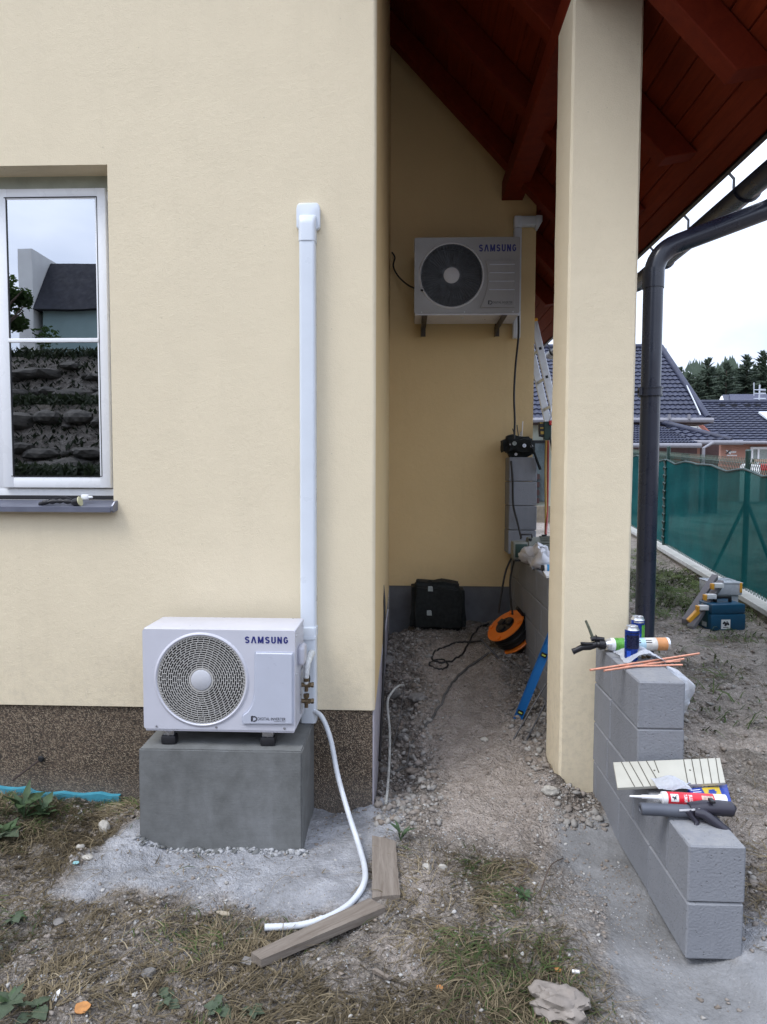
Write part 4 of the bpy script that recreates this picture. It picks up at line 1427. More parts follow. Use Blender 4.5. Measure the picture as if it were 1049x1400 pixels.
Z0B = -.022
nw = thing('block_wall', (BX0 + .1, 2.28, 0), 'low stepped wall of bare grey concrete blocks in the right foreground', 'block wall')
YS = P(868, 930, 2.81).y
for k in range(2): course(nw, BX0, 2.28, 3.46, Z0B + k * BH, BL if k % 2 == 0 else BL / 2 + .0)
for k in range(2, 4): course(nw, BX0, YS, 3.46, Z0B + k * BH, BL if k % 2 == 0 else BL * 1.0 if False else (BL if k == 3 else BL / 2))
for k in range(4): put_block(nw, BX0 + BW + .003, 3.46 + (0), Z0B + k * BH, .34, .05)
fwl = thing('block_wall', (P(698, 760, 5.9).x + .1, 4.8, .05), 'long bare block wall along the porch behind the pillar with a tall pier', 'block wall')
FX = P(698, 800, 5.9).x
Z0F = -.03
for k in range(5): course(fwl, FX, 3.803, YB - .03, Z0F + k * BH, BL if k % 2 else BL / 2)
PRX = P(697, 640, 5.66).x
for k in range(5, 9): put_block(fwl, PRX, YB - .03 - .24, Z0F + k * BH, .235, P(735, 640, 5.68).x - PRX)
for k in range(0, 9): put_block(fwl, PRX + .0, YB - .03 - .0, Z0F + k * BH, .027, .20) if False else None
TOPN = Z0B + 4 * BH
STEP = Z0B + 2 * BH
TOPF = Z0F + 5 * BH
PIER = Z0F + 9 * BH

# ================================================================ THINGS ON THE NEAR WALL
def can(px, py, y, label, dark):
    c = P(px, py, y); c.z = TOPN + .001
    t = thing('drink_can', c, label, 'drink can', 'blue drink cans on the block wall')
    T = Matrix.Translation(c) @ Matrix.Rotation(1.2 if dark else 2.6, 4, 'Z')
    h = .165
    mb = MB()
    mb.lathe([(.022, .004), (.026, .0), (.0335, .012), (.0335, h - .018)], 28, 0, T)
    mb.build('body', M['canblue'], t, smooth=40)
    mb = MB(); mb.lathe([(.0335, h - .018), (.0265, h - .003), (.027, h), (.0255, h), (.0245, h - .006), (0, h - .006)], 28, 0, T)
    mb.bbox((-.003, -.012, h - .0055), (.010, .012, h - .003), .002, 1, 0, T)
    mb.build('lid', M['canalu'], t, smooth=40)
    # printed panels, wrapped 0.3 mm proud of the can
    def panel(a0, a1, z0, z1, m, nm):
        mb = MB(); n = 14
        vs = [(.0338 * math.cos(a), .0338 * math.sin(a), z) for a in np.linspace(a0, a1, n) for z in (z0, z1)]
        mb.add(vs, [(2 * k, 2 * k + 2, 2 * k + 3, 2 * k + 1) for k in range(n - 1)], 0, Matrix.Translation(c))
        mb.build(nm, m, t, smooth=60, recalc=False)
    if dark:
        panel(-2.7, -.8, .06, .125, M['candark'], 'printed_panel')
        panel(-2.7, -.7, .132, .137, M['candark'], 'printed_panel')
        panel(-.95, -.55, .015, .055, M['canalu'], 'printed_panel')
        panel(-2.6, -2.0, .02, .05, simple('royal_blue_print', (.02, .08, .5), .3), 'printed_panel')
    else:
        panel(-1.3, -.2, .02, .125, M['cangreen'], 'printed_panel')
        panel(-2.5, -.9, .135, .143, M['canalu'], 'printed_panel')
    return t


can(863.5, 900, 3.14, 'front blue drink can with a navy panel on the block wall', True)
can(871.5, 880, 3.36, 'rear blue drink can with green print half hidden behind another can', False)

# foam gun with its can, lying across the wall
yc = 3.29
a0 = P(826, 872, yc); a1 = P(917, 870, yc)
fr_ = .0325
fcan = thing('foam_can', (a0 + a1) / 2, 'white and orange foam canister lying on the wall behind the blue cans', 'foam canister')
zc_ = TOPN + fr_ + .002
A = Vector((a0.x, yc, zc_)); B = Vector((a1.x, yc + .03, zc_))
ax_ = (B - A).normalized()
FM = Matrix.Translation(A) @ ax_.to_track_quat('Z', 'Y').to_matrix().to_4x4()
L_ = (B - A).length
def seg(r0, r1, z0, z1, m, nm):
    mb = MB(); mb.lathe([(r0, z0), (r1, z1)], 28, 0, FM); mb.build(nm, m, fcan, smooth=40)
seg(fr_ * .82, fr_ * .98, .012, .03, M['canalu'], 'shoulder')
seg(fr_ * .5, fr_ * .8, .0, .012, M['canalu'], 'neck')
seg(fr_, fr_, .0305, .05, M['cartwhite'], 'print_band')
seg(fr_, fr_, .0505, .10, M['cangreen'], 'print_band')
seg(fr_, fr_, .1005, L_ * .62, M['foamsky'], 'print_band')
seg(fr_, fr_, L_ * .62 + .0005, L_ * .80, M['foamwhite'], 'print_band')
seg(fr_, fr_, L_ * .80 + .0005, L_ - .012, M['foamorange'], 'print_band')
seg(fr_ * 1.02, fr_ * 1.01, L_ - .012, L_, M['canalu'], 'rim')
mb = MB()
for k, u in enumerate((.3, .45, .62)):
    for q in range(2):
        an = 2.2 + q * .35
        p = [(fr_ + .0006) * math.cos(an + j * .04) for j in range(2)]
        vs = [((fr_ + .0006) * math.cos(a), (fr_ + .0006) * math.sin(a), z) for a in (an, an + .16) for z in (L_ * u, L_ * u + .03)]
        mb.add(vs, [(0, 2, 3, 1)], 0, FM)
mb.build('small_print', M['print_dark'], fcan, recalc=False)
gun = thing('foam_gun', A - Vector((.06, 0, 0)), 'black foam gun hanging off the wall beside the pillar base', 'foam gun')
mb = MB()
g0 = P(824, 873, yc)
gp_ = lambda px, py, dy=0: P(px, py, yc + dy)
mb.tube([A + Vector((.004, 0, 0)), A - Vector((.025, 0, 0))], [.024, .026], 20)
mb.tube([A - Vector((.026, 0, 0)), A - Vector((.036, 0, -.0))], [.019, .016], 16)
mb.build('adapter', M['black_plastic'], gun, smooth=40)
mb = MB()
mb.tube([gp_(826, 874), gp_(812, 873), gp_(808, 874)], [.010, .013, .012], 10)
mb.bbox(tuple(gp_(818, 882) - Vector((.012, .013, .0))), tuple(gp_(806, 868) + Vector((.035, .013, 0))), .006)
mb.build('gun_body', M['black_plastic'], gun, smooth=50)
mb = MB()
mb.tube([gp_(818, 880), gp_(806, 884), gp_(796, 885), gp_(788, 889), gp_(783, 891)], [.017, .018, .016, .014, .016], 10, sq=(.8, 1))
mb.tube([gp_(810, 880, -.012), gp_(800, 880, -.014), gp_(794, 879, -.012)], [.007, .008, .006], 8)
mb.build('grip', M['black_plastic'], gun, smooth=50)
mb = MB()
mb.tube([gp_(811, 873), gp_(806, 860), gp_(801, 848.5)], [.0075, .007, .006], 8)
mb.build('nozzle_rod', simple('foam_crusted_rod', (.11, .12, .085), .8, var=.4, scale=60, bump=.7), gun, smooth=50)

# clear bag draped over the wall
def drape(name, pts_fn, nu, nv, mat, label, cat, loc, crinkle=.012):
    vs = []
    for i in range(nu):
        for j in range(nv):
            p = pts_fn(i / (nu - 1), j / (nv - 1))
            w = np.array([(fbm(np.array([p[0] * 20 + 5]), np.array([p[2] * 20 + p[1] * 9]), 4)[0] - .5), (fbm(np.array([p[1] * 18 + 50]), np.array([p[0] * 18 + p[2] * 7]), 4)[0] - .5), (fbm(np.array([p[2] * 22 + 9]), np.array([p[1] * 22 + p[0] * 8]), 4)[0] - .5)])
            vs.append(tuple(np.array(p) + w * crinkle * 2))
    fs = [(i * nv + j, (i + 1) * nv + j, (i + 1) * nv + j + 1, i * nv + j + 1) for i in range(nu - 1) for j in range(nv - 1)]
    mb = MB(); mb.add(vs, fs)
    o = mb.build(name, mat, loc=loc, recalc=False, smooth=70)
    tag(o, label, cat); return o


XR_ = BX0 + BW
def bagfn(u, v):
    # u: along the drape from the wall top, over the right edge, then down; v: along y
    if u < .45:
        q = u / .45
        x = BX0 + .03 + (XR_ + .015 - BX0 - .03) * q
        y = 3.06 + .02 * q + (.30 - .06 * q) * v
        z = TOPN + .008 + .06 * math.sin(math.pi * q) * (.35 + .65 * math.sin(v * 7 + 1) ** 2) * (1 - .5 * v)
    else:
        q = (u - .45) / .55
        x = XR_ + .010 + v * .17 * math.sin(min(1, q * 4) * 1.57) * (1 - .45 * q * q)
        y = 3.05 + .10 * v + .02 * math.sin(q * 5 + v * 3) + .14 * v * max(0, 1 - 5 * q)
        z = TOPN - .01 - .34 * q * (.72 + .28 * v) - .02 * v * (1 - q)
    return (x, y, z)
drape('plastic_bag', bagfn, 40, 26, M['poly'], 'crumpled clear plastic bag draped over the right edge of the block wall', 'plastic bag', (XR_, 3.15, TOPN), .02)

# copper pipes
cps = [((807, 916), (956, 893.5), .0052), ((826, 917), (935, 901), .0048), ((846, 911.5), (933, 909), .0042), ((880, 907), (930, 904), .0032)]
clabs = ['longest copper pipe offcut lying across the top of the block wall', 'second copper pipe offcut, shorter and just in front of the longest', 'copper pipe offcut whose right end points down beside the plastic bag', 'shortest thin copper offcut among the pipes on the wall top']
for k, ((ax1, ay1), (bx1, by1), r) in enumerate(cps):
    y_ = 2.97 + .02 * k
    p = P(ax1, ay1, y_); q = P(bx1, by1, y_ + (.06 if k == 0 else .03))
    zt_ = TOPN + r + .001 + (.006 if k == 0 else 0)
    # rest on the top; slope kept gentle
    dzz = 0.004
    p.z = zt_ - dzz * 1.0; q.z = zt_ + dzz
    p.z = max(p.z, zt_ - .002)
    # shift along the sight line so the piece stays where it lies
    p = EYEP + (p - EYEP) * 1.0; q = EYEP + (q - EYEP)
    d1 = ray(ax1, ay1); p = EYEP + d1 * ((zt_ - EYE) / d1.z)
    d2 = ray(bx1, by1); q = EYEP + d2 * ((zt_ - EYE) / d2.z)
    mid = (p + q) / 2 + Vector((0, -.004, .001))
    mb = MB(); mb.tube(smooth_path([p, mid, q], 5), r, 10)
    o = mb.build('copper_pipe', M['copper'], smooth=50, loc=tuple(mid))
    tag(o, clabs[k], 'copper pipe', 'copper pipe offcuts on the wall')
for k, (px_, py_, lab) in enumerate(((880, 899, 'left of two small brass fittings beside the front blue can'), (887, 898, 'right of two small brass fittings beside the front blue can'))):
    d1 = ray(px_, py_ + 2); c = EYEP + d1 * ((TOPN - EYE) / d1.z)
    mb = MB(); FM2 = Matrix.Translation(c + Vector((0, 0, .009))) @ Matrix.Rotation(math.pi / 2, 4, 'Y') @ Matrix.Rotation(.4 + k, 4, 'X')
    mb.lathe([(.004, -.01), (.009, -.01), (.009, 0), (.006, .001), (.006, .011), (.003, .011), (.003, -.01)], 6 if k == 0 else 16, 0, FM2)
    o = mb.build('brass_fitting', M['brass'], smooth=30, loc=tuple(c)); tag(o, lab, 'pipe fitting', 'small brass fittings on the wall')
d1 = ray(906, 893); c = EYEP + d1 * ((TOPN - EYE) / d1.z)
c = Vector((XR_ - .02, c.y + .18, TOPN))
mb = MB(); mb.bbox((c.x - .035, c.y - .02, TOPN + .001), (c.x + .035, c.y + .03, TOPN + .022), .004)
o = mb.build('wood_offcut', M['cardboard'], loc=tuple(c)); tag(o, 'small orange brown offcut on the wall under the foam canister', 'offcut')

# cream slotted board leaning on the step
bt_l, bt_r = P(838.6, 1042, 2.79), P(984.5, 1036, 2.79)
bb_l, bb_r = P(844.6, 1077, 2.655), P(992, 1070, 2.655)
nrm_ = (bt_r - bt_l).cross(bb_l - bt_l).normalized()
if nrm_.z < 0: nrm_ = -nrm_
brd = thing('slotted_board', (bb_l + bb_r) / 2, 'cream board with dark saw slots lying on the step of the block wall', 'board')
mb = MB(); mb.prism([bt_l, bt_r, bb_r, bb_l], -nrm_ * .014)
mb.build('panel', M['cream'], brd, bevel=.0015)
sl_ = [(.075, .16), (.15, .24), (.23, .31), (.31, .40), (.385, .43), (.66, .655), (.735, .73), (.81, .80), (.885, .875), (.96, .945)]
for (u0, u1) in sl_:
    p = bt_l.lerp(bt_r, u0); q = bb_l.lerp(bb_r, u1)
    if u0 == .385: q = p.lerp(q, .5)
    e = (bt_r - bt_l).normalized() * .0016
    mb = MB(); mb.prism([p - e, p + e, q + e, q - e], nrm_ * .0012)
    mb.build('slot', M['groove'], brd)
mb = MB()
for u, v_ in ((.37, .40), (.70, .45)):
    cc = bt_l.lerp(bt_r, u).lerp(bb_l.lerp(bb_r, u), v_)
    mb = MB(); mb.lathe([(0, .0012), (.003, .001), (.004, .0)], 10, 0, Matrix.Translation(cc) @ nrm_.to_track_quat('Z', 'Y').to_matrix().to_4x4())
    mb.build('nail_hole', M['groove'], brd)

# blue and yellow packet
k0, k1, k2, k3 = P(940, 1076, 2.66), P(997, 1070, 2.70), P(1002, 1101, 2.53), P(955, 1094, 2.56)
for k_ in (k0, k1, k2, k3): k_.z = STEP + .03
dd = [ray(940, 1078), ray(994, 1072), ray(1002, 1102), ray(958, 1100)]
k0, k1, k2, k3 = [EYEP + d_ * ((STEP + .028 - EYE) / d_.z) for d_ in dd]
pk = thing('packet', (k0 + k2) / 2, 'flat blue and yellow packet under the cream board on the step', 'packet')
mb = MB(); mb.prism([k0, k1, k2, k3], (0, 0, -.026)); mb.build('box', M['packblue'], pk, bevel=.002)
def quad_on(a, b_, c, d_, u0, u1, v0, v1, up_=.0006):
    f = lambda u, v: a.lerp(b_, u).lerp(d_.lerp(c, u), v) + Vector((0, 0, up_))
    return [f(u0, v0), f(u1, v0), f(u1, v1), f(u0, v1)]
mb = MB(); mb.add(quad_on(k0, k1, k2, k3, .34, .78, .06, .80), [(0, 1, 2, 3)]); mb.build('yellow_print', M['packyellow'], pk, recalc=False)
mb = MB(); mb.add(quad_on(k0, k1, k2, k3, .48, .64, .2, .64, .001), [(0, 1, 2, 3)]); mb.add(quad_on(k0, k1, k2, k3, .45, .67, .3, .38, .0011), [(0, 1, 2, 3)]); mb.build('blue_print', M['packblue'], pk, recalc=False)
mb = MB()
for q in range(5): mb.add(quad_on(k0, k1, k2, k3, .04 + .02 * (q % 2), .28, .12 + q * .13, .16 + q * .13), [(0, 1, 2, 3)])
mb.build('small_print', M['print_white'], pk, recalc=False)

# small milky pouch with a screw
def pouch(u, v):
    c = P(915, 1066, 2.66); c.z = STEP + .055
    a = (u - .5) * .13; b_ = (v - .5) * .10
    return (c.x + a, c.y + b_ * .9 - .01, c.z - .01 + .028 * math.cos((u - .5) * 3) * math.cos((v - .5) * 3))
drape('plastic_pouch', pouch, 18, 14, M['poly'], 'small clear plastic pouch lying on the cream board', 'plastic pouch', tuple(P(915, 1066, 2.66)), .012)
mb = MB(); s0_, s1_ = P(919, 1081, 2.62), P(942, 1071, 2.66)
mb.tube([s0_, s1_], .0035, 8); mb.tube([s1_, s1_ + (s1_ - s0_).normalized() * .004], .006, 8)
o = mb.build('bolt', M['steel'], smooth=40, loc=tuple(s0_)); tag(o, 'small steel bolt beside the plastic pouch on the step', 'bolt')

# sealant cartridge
yk = 2.57
c0, c1 = P(905, 1090.5, yk), P(992, 1095, yk - .01)
ax_ = (c1 - c0).normalized(); cr = .0235
ct = thing('sealant_cartridge', (c0 + c1) / 2, 'red and white sealant cartridge with long nozzle lying on the step', 'cartridge')
CM = Matrix.Translation(c0) @ ax_.to_track_quat('Z', 'Y').to_matrix().to_4x4()
Lc = (c1 - c0).length
mb = MB(); mb.lathe([(.012, -.012), (.013, -.004), (cr * .96, 0), (cr, .002), (cr, .018)], 28, 0, CM); mb.build('collar', M['cartwhite'], ct, smooth=40)
mb = MB(); mb.lathe([(cr, .0185), (cr, Lc * .80)], 28, 0, CM); mb.build('red_sleeve', M['cartred'], ct, smooth=40)
mb = MB(); mb.lathe([(cr, Lc * .80 + .0005), (cr, Lc), (cr * .8, Lc)], 28, 0, CM); mb.build('tail', M['cartwhite'], ct, smooth=40)
tip = P(861, 1088.5, yk)
mb = MB(); mb.tube([c0 - ax_ * .0, c0.lerp(tip, .62), c0.lerp(tip, .63), tip], [.010, .0075, .0055, .004], 14); mb.build('nozzle', M['cartwhite'], ct, smooth=30)
# print facing the camera: work on the cylinder surface
zax = ax_
tocam = (EYEP - (c0 + c1) / 2); tocam = (tocam - zax * tocam.dot(zax)).normalized()
side = zax.cross(tocam).normalized()     # upwards on the print
if side.z < 0: side = -side
def cyl_pt(s_, h_, r_=cr + .0004):
    a = h_ / r_
    return c0 + zax * s_ + (tocam * math.cos(a) + side * math.sin(a)) * r_
def cyl_patch(s0_, s1_, h0, h1, m, nm, n=6, r_=cr + .0004):
    mb = MB(); vs = []
    for k in range(n + 1):
        h_ = h0 + (h1 - h0) * k / n
        vs += [cyl_pt(s0_, h_, r_), cyl_pt(s1_, h_, r_)]
    mb.add(vs, [(2 * k, 2 * k + 1, 2 * k + 3, 2 * k + 2) for k in range(n)]); return mb.build(nm, m, ct, recalc=False)
lab_ = cyl_patch(.028, .058, -.013, .017, M['print_white'], 'emblem_square')
mb = MB()
eag = [(-.012, .002), (-.006, .006), (-.002, .002), (.002, .006), (.008, .010), (.012, .011), (.008, .005), (.005, .000), (.006, -.008), (.002, -.004), (-.003, -.011), (-.004, -.003), (-.009, -.001)]
vs = [cyl_pt(.043 + x, .002 + z, cr + .0008) for x, z in eag]
cx_ = cyl_pt(.0435, .001, cr + .0009)
mb.add(vs + [cx_], [(i, (i + 1) % len(vs), len(vs)) for i in range(len(vs))]); mb.build('bird_emblem', M['print_dark'], ct, recalc=False)
mb = MB()
for si, (txt, w_) in enumerate((('', .006), ('MAMUT', .013), ('GLUE', .013))):
    if not txt: continue
    vs, fs = text_mb(txt, 1, .03)
    wid = max(v[0] for v in vs) - min(v[0] for v in vs); hgt = max(v[1] for v in vs) - min(v[1] for v in vs)
    mb.add([cyl_pt(.070 + (.0 if si == 0 else .014 + .019 * (si - 1)) + v[1] / hgt * w_, -(v[0]) / wid * -.030 + .002, cr + .0007) for v in vs], fs)
mb.build('lettering', M['print_white'], ct, recalc=False)
cyl_patch(Lc * .60, Lc * .78, -.004, .016, simple('printed_photo_panel', (.55, .40, .33), .4, var=.5, scale=60), 'photo_panel')

# caulking gun
yg = 2.47
b0_, b1_ = P(884, 1104, yg), P(948, 1106, yg)
cg = thing('caulking_gun', (b0_ + b1_) / 2, 'dark grey caulking gun with trigger handle in front of the red cartridge', 'caulking gun')
mb = MB(); mb.tube([P(876.5, 1106, yg), P(879, 1106, yg), P(945, 1109, yg)], [.0225, .023, .0225], 26)
brl = mb.build('barrel', M['gungrey'], cg, smooth=40)
mb = MB(); e0 = P(876.5, 1106, yg); ea = (e0 - b1_).normalized()
mb.lathe([(.0, .0), (.011, .0), (.012, .003), (.019, .0035), (.0222, .0)], 24, 0, Matrix.Translation(e0) @ ea.to_track_quat('Z', 'Y').to_matrix().to_4x4()); mb.build('end_ring', M['gungrey'], cg, smooth=30)
mb = MB()
mb.tube([P(943, 1106, yg), P(962, 1104, yg), P(985, 1105, yg), P(1000, 1106, yg), P(1001, 1107, yg)], [.026, .0285, .031, .029, .022], 20, sq=(1, .9))
mb.build('housing', M['gundark'], cg, smooth=40)
mb = MB(); mb.tube([P(950, 1110, yg - .02), P(963, 1113, yg - .03), P(980, 1126, yg - .05), P(996, 1138, yg - .065)], [.019, .021, .020, .018], 12, sq=(1, .85)); mb.build('handle', M['gundark'], cg, smooth=50)
mb = MB(); mb.tube([P(941, 1108, yg - .02), P(946, 1116, yg - .025), P(953, 1124, yg - .035), P(951, 1132, yg - .045), P(944, 1140, yg - .05)], [.015, .013, .012, .0125, .012], 10, sq=(1, .8)); mb.build('trigger', M['gundark'], cg, smooth=50)
mb = MB(); q_ = [P(929, 1106.5, yg - .0235), P(957, 1105.4, yg - .0245), P(957, 1107.9, yg - .0245), P(929, 1109, yg - .0235)]
mb.prism(q_, (0, -.0012, 0)); mb.build('scale_sticker', M['cartwhite'], cg)
mb = MB(); q_ = P(974, 1096, yg - .02); mb.bbox((q_.x - .009, q_.y - .01, q_.z - .004), (q_.x + .009, q_.y + .02, q_.z + .006), .003); mb.build('release_catch', M['black_plastic'], cg)

# ================================================================ PLANKS
def plank(corners, th, label, lift=.004):
    pts = []
    for px_, py_ in corners:
        g = G(px_, py_ + 3 + th * 230, .012); g.z = gz(g.x, g.y) * .5 + float(gh(g.x, g.y)) * .5 + lift; pts.append(g)
    zavg = sum(p.z for p in pts) / 4
    for p in pts: p.z = p.z * .3 + zavg * .7
    mb = MB(); bm = bmesh.new()
    u = (pts[1] - pts[0]); v = (pts[3] - pts[0])
    L1, L2 = u.length, v.length
    nu_ = 16
    vs = []
    for top in (0, 1):
        for i in range(nu_ + 1):
            for j in range(5):
                p = pts[0].lerp(pts[1], i / nu_).lerp(pts[3].lerp(pts[2], i / nu_), j / 4)
                e = (random.uniform(-1, 1) * .0015)
                vs.append(p + Vector((e, e * .7, top * th + e * .6 + (.0015 if 0 < j < 4 and top else 0))))
    N = (nu_ + 1) * 5
    fs = []
    for i in range(nu_):
        for j in range(4):
            a = i * 5 + j
            fs += [(a, a + 1, a + 6, a + 5), (N + a, N + a + 5, N + a + 6, N + a + 1)]
    for i in range(nu_):
        for j in (0, 4):
            a = i * 5 + j; fs.append((a, a + 5, N + a + 5, N + a))
    for j in range(4):
        for i in (0, nu_):
            a = i * 5 + j; fs.append((a, a + 1, N + a + 1, N + a))
    c = sum(pts, Vector()) / 4
    # local frame so that the grain follows the length
    ang = math.atan2(u.y, u.x)
    R_ = Matrix.Rotation(-ang, 3, 'Z')
    mb.add([R_ @ (Vector(p) - c) for p in vs], fs)
    o = mb.build('plank', M['plank'], smooth=25)
    o.location = c; o.rotation_euler = (0, 0, ang); ORG[o.name] = c
    tag(o, label, 'plank', 'loose planks on the ground')
    return o


plank([(343, 1303), (505, 1222), (527, 1233), (357, 1316)], .030, 'long weathered plank lying diagonally beside the end of the drain hose')
plank([(509, 1220), (509, 1142), (541, 1146), (547, 1219)], .022, 'short wide plank lying below the house corner')
plank([(509, 1322), (530, 1337), (535, 1333), (514, 1319)], .012, 'small pale splinter of wood on the ground below the planks')

# ================================================================ PORCH THINGS
def lay(pts, r, name, mat, label, cat, lift=None, n=8, sm=8, floor=True):
    pts = [Vector(p) for p in pts]
    path = smooth_path(pts, sm)
    if floor:
        for p in path: p.z = max(p.z, gz(p.x, p.y) + r * .6)
    mb = MB(); mb.tube(path, r, n)
    o = mb.build(name, mat, smooth=60, loc=tuple(pts[0]))
    tag(o, label, cat); return o


lay([P(709, 432, 5.52), P(709, 460, 5.62), P(705, 500, 5.7), P(703, 540, 5.7), P(704, 575, 5.69), P(703, 600, 5.66)], .009, 'power_cable', M['blackcable'], 'black cable hanging from the rear outdoor unit down to the tool bag', 'cable', floor=False)
lay([P(699, 630, 5.655), P(701, 655, 5.65), P(702, 690, 5.65), P(708, 715, 5.64), P(713, 736, 5.60)], .009, 'power_cable', M['blackcable'], 'black cable running down the front of the block pier', 'cable', floor=False)
lay([P(701, 760, 5.40), P(692, 780, 5.35), P(686, 810, 5.3), P(682, 838, 5.2)], .008, 'power_cable', M['blackcable'], 'left of two black cables dropping from the pump to the reel', 'cable', floor=False)
lay([P(704, 762, 5.35), P(698, 790, 5.25), P(698, 815, 5.2), P(701, 840, 5.1)], .008, 'power_cable', M['blackcable'], 'right of two black cables dropping from the pump to the reel', 'cable', floor=False)
lay([P(536, 345, 5.90), P(540, 352, 5.9), P(538, 364, 5.88), P(545, 378, 5.85), P(560, 391, 5.7), P(578, 397, 5.48)], .007, 'control_cable', M['blackcable'], 'thin black cable looping from the porch wall into the rear unit', 'cable', floor=False)
lay([G(668, 893, .03), G(640, 913), G(622, 930), G(606, 960), G(590, 985), G(572, 1010), G(560, 1030), G(555, 1050), G(540, 1055)], .009, 'extension_cable', M['greycable'], 'dusty cable running down the porch floor from the reel to the house corner', 'cable')
lay([G(660, 876, .03), G(632, 879), G(612, 884), G(592, 896), G(596, 905), G(620, 904), G(634, 892), G(645, 872), G(657, 858), G(668, 853, .06)], .008, 'extension_cable', M['blackcable'], 'black cable looped in front of the tool bag on the porch floor', 'cable')
lay([G(600 + 13 * math.cos(a), 909 + 6.5 * math.sin(a)) for a in np.linspace(0, 2 * math.pi, 9)], .007, 'cable_loop', M['blackcable'], 'small ring of black cable on the porch floor', 'cable')
lay([P(524, 800, 4.6), P(526, 830, 4.5), P(525, 880, 4.4), P(524, 930, 4.2), P(522, 980, 4.0), P(519, 1040, 3.7)], .008, 'power_cable', M['blackcable'], 'black cable hanging close along the side wall at the house corner', 'cable', floor=False)
cw = smooth_path([G(553, 937, .12), G(545, 938, .14), G(535, 948, .14), G(530, 962, .12), G(533, 1000, .08), G(532, 1050, .05), G(528, 1098, .02)], 8)
mb = MB(); mb.tube(cw, .008, 8); o = mb.build('conduit', M['whitecable'], smooth=60, loc=tuple(cw[20])); tag(o, 'dusty white flexible conduit sticking out of the rubble by the corner', 'conduit')
lay([G(553, 938, .13), G(550, 960, .09), G(545, 990, .05), G(537, 1022, .02)], .004, 'wire', M['greycable'], 'thin grey wire beside the white conduit in the rubble', 'wire')

# big tool bag on the floor
def tool_bag():
    yb = 5.62
    p0_, p1_ = P(561, 857, yb), P(638, 857, yb)
    zb = .36; zt_ = P(600, 797, yb).z
    w = p1_.x - p0_.x; d = .26
    zb = gz((p0_.x + p1_.x) / 2, yb + .1) - .03
    t = thing('tool_bag', ((p0_.x + p1_.x) / 2, yb + d / 2, zb), 'large black tool bag slumped against the porch wall on the floor', 'tool bag')
    bm = bmesh.new()
    bmesh.ops.create_cube(bm, size=1, matrix=Matrix.Translation(((p0_.x + p1_.x) / 2, yb + d / 2, (zb + zt_) / 2)) @ Matrix.Diagonal((w, d, zt_ - zb, 1)))
    bmesh.ops.bevel(bm, geom=bm.edges[:], offset=.05, segments=3, affect='EDGES')
    bmesh.ops.subdivide_edges(bm, edges=bm.edges[:], cuts=4, use_grid_fill=True)
    for v in bm.verts:
        tt = (v.co.z - zb) / (zt_ - zb)
        v.co.x = (p0_.x + p1_.x) / 2 + (v.co.x - (p0_.x + p1_.x) / 2) * (1.0 - .07 * tt) + .0 * tt
        v.co.z -= .03 * max(0, (v.co.x - p0_.x) / w - .55) * tt * 2
        q = (fbm(np.array([v.co.x * 9]), np.array([v.co.z * 9 + v.co.y * 6]), 3)[0] - .5) * .05
        v.co += v.normal * q
    mb = MB(); mb.bm(bm); mb.build('bag_body', M['bagblack'], t, smooth=60)
    for (px_, py_) in ((588.5, 805), (587, 838)):
        c = P(px_, py_, yb - .005)
        mb = MB(); mb.prism([(c.x - .02, c.y, c.z - .02), (c.x + .022, c.y, c.z - .022), (c.x + .02, c.y, c.z + .016), (c.x + .012, c.y, c.z + .024), (c.x - .02, c.y, c.z + .022)], (0, -.004, 0))
        mb.build('label_patch', M['patch'], t)
    mb = MB()
    for s in (-.11, .11):
        cx_ = (p0_.x + p1_.x) / 2
        mb = MB(); mb.tube(smooth_path([(cx_ + s - .05, yb + .08, zt_ - .03), (cx_ + s * .6, yb + .1, zt_ + .0), (cx_ + s + .05, yb + .08, zt_ - .03)], 5), .009, 6)
        mb.build('handle', M['bagblack'], t, smooth=60)
    mb = MB(); mb.tube(smooth_path([P(624, 800, yb - .01), P(631, 815, yb - .02), P(628, 850, yb - .02)], 5), .012, 6, sq=(.4, 1)); mb.build('strap', M['bagblack'], t, smooth=60)
tool_bag()


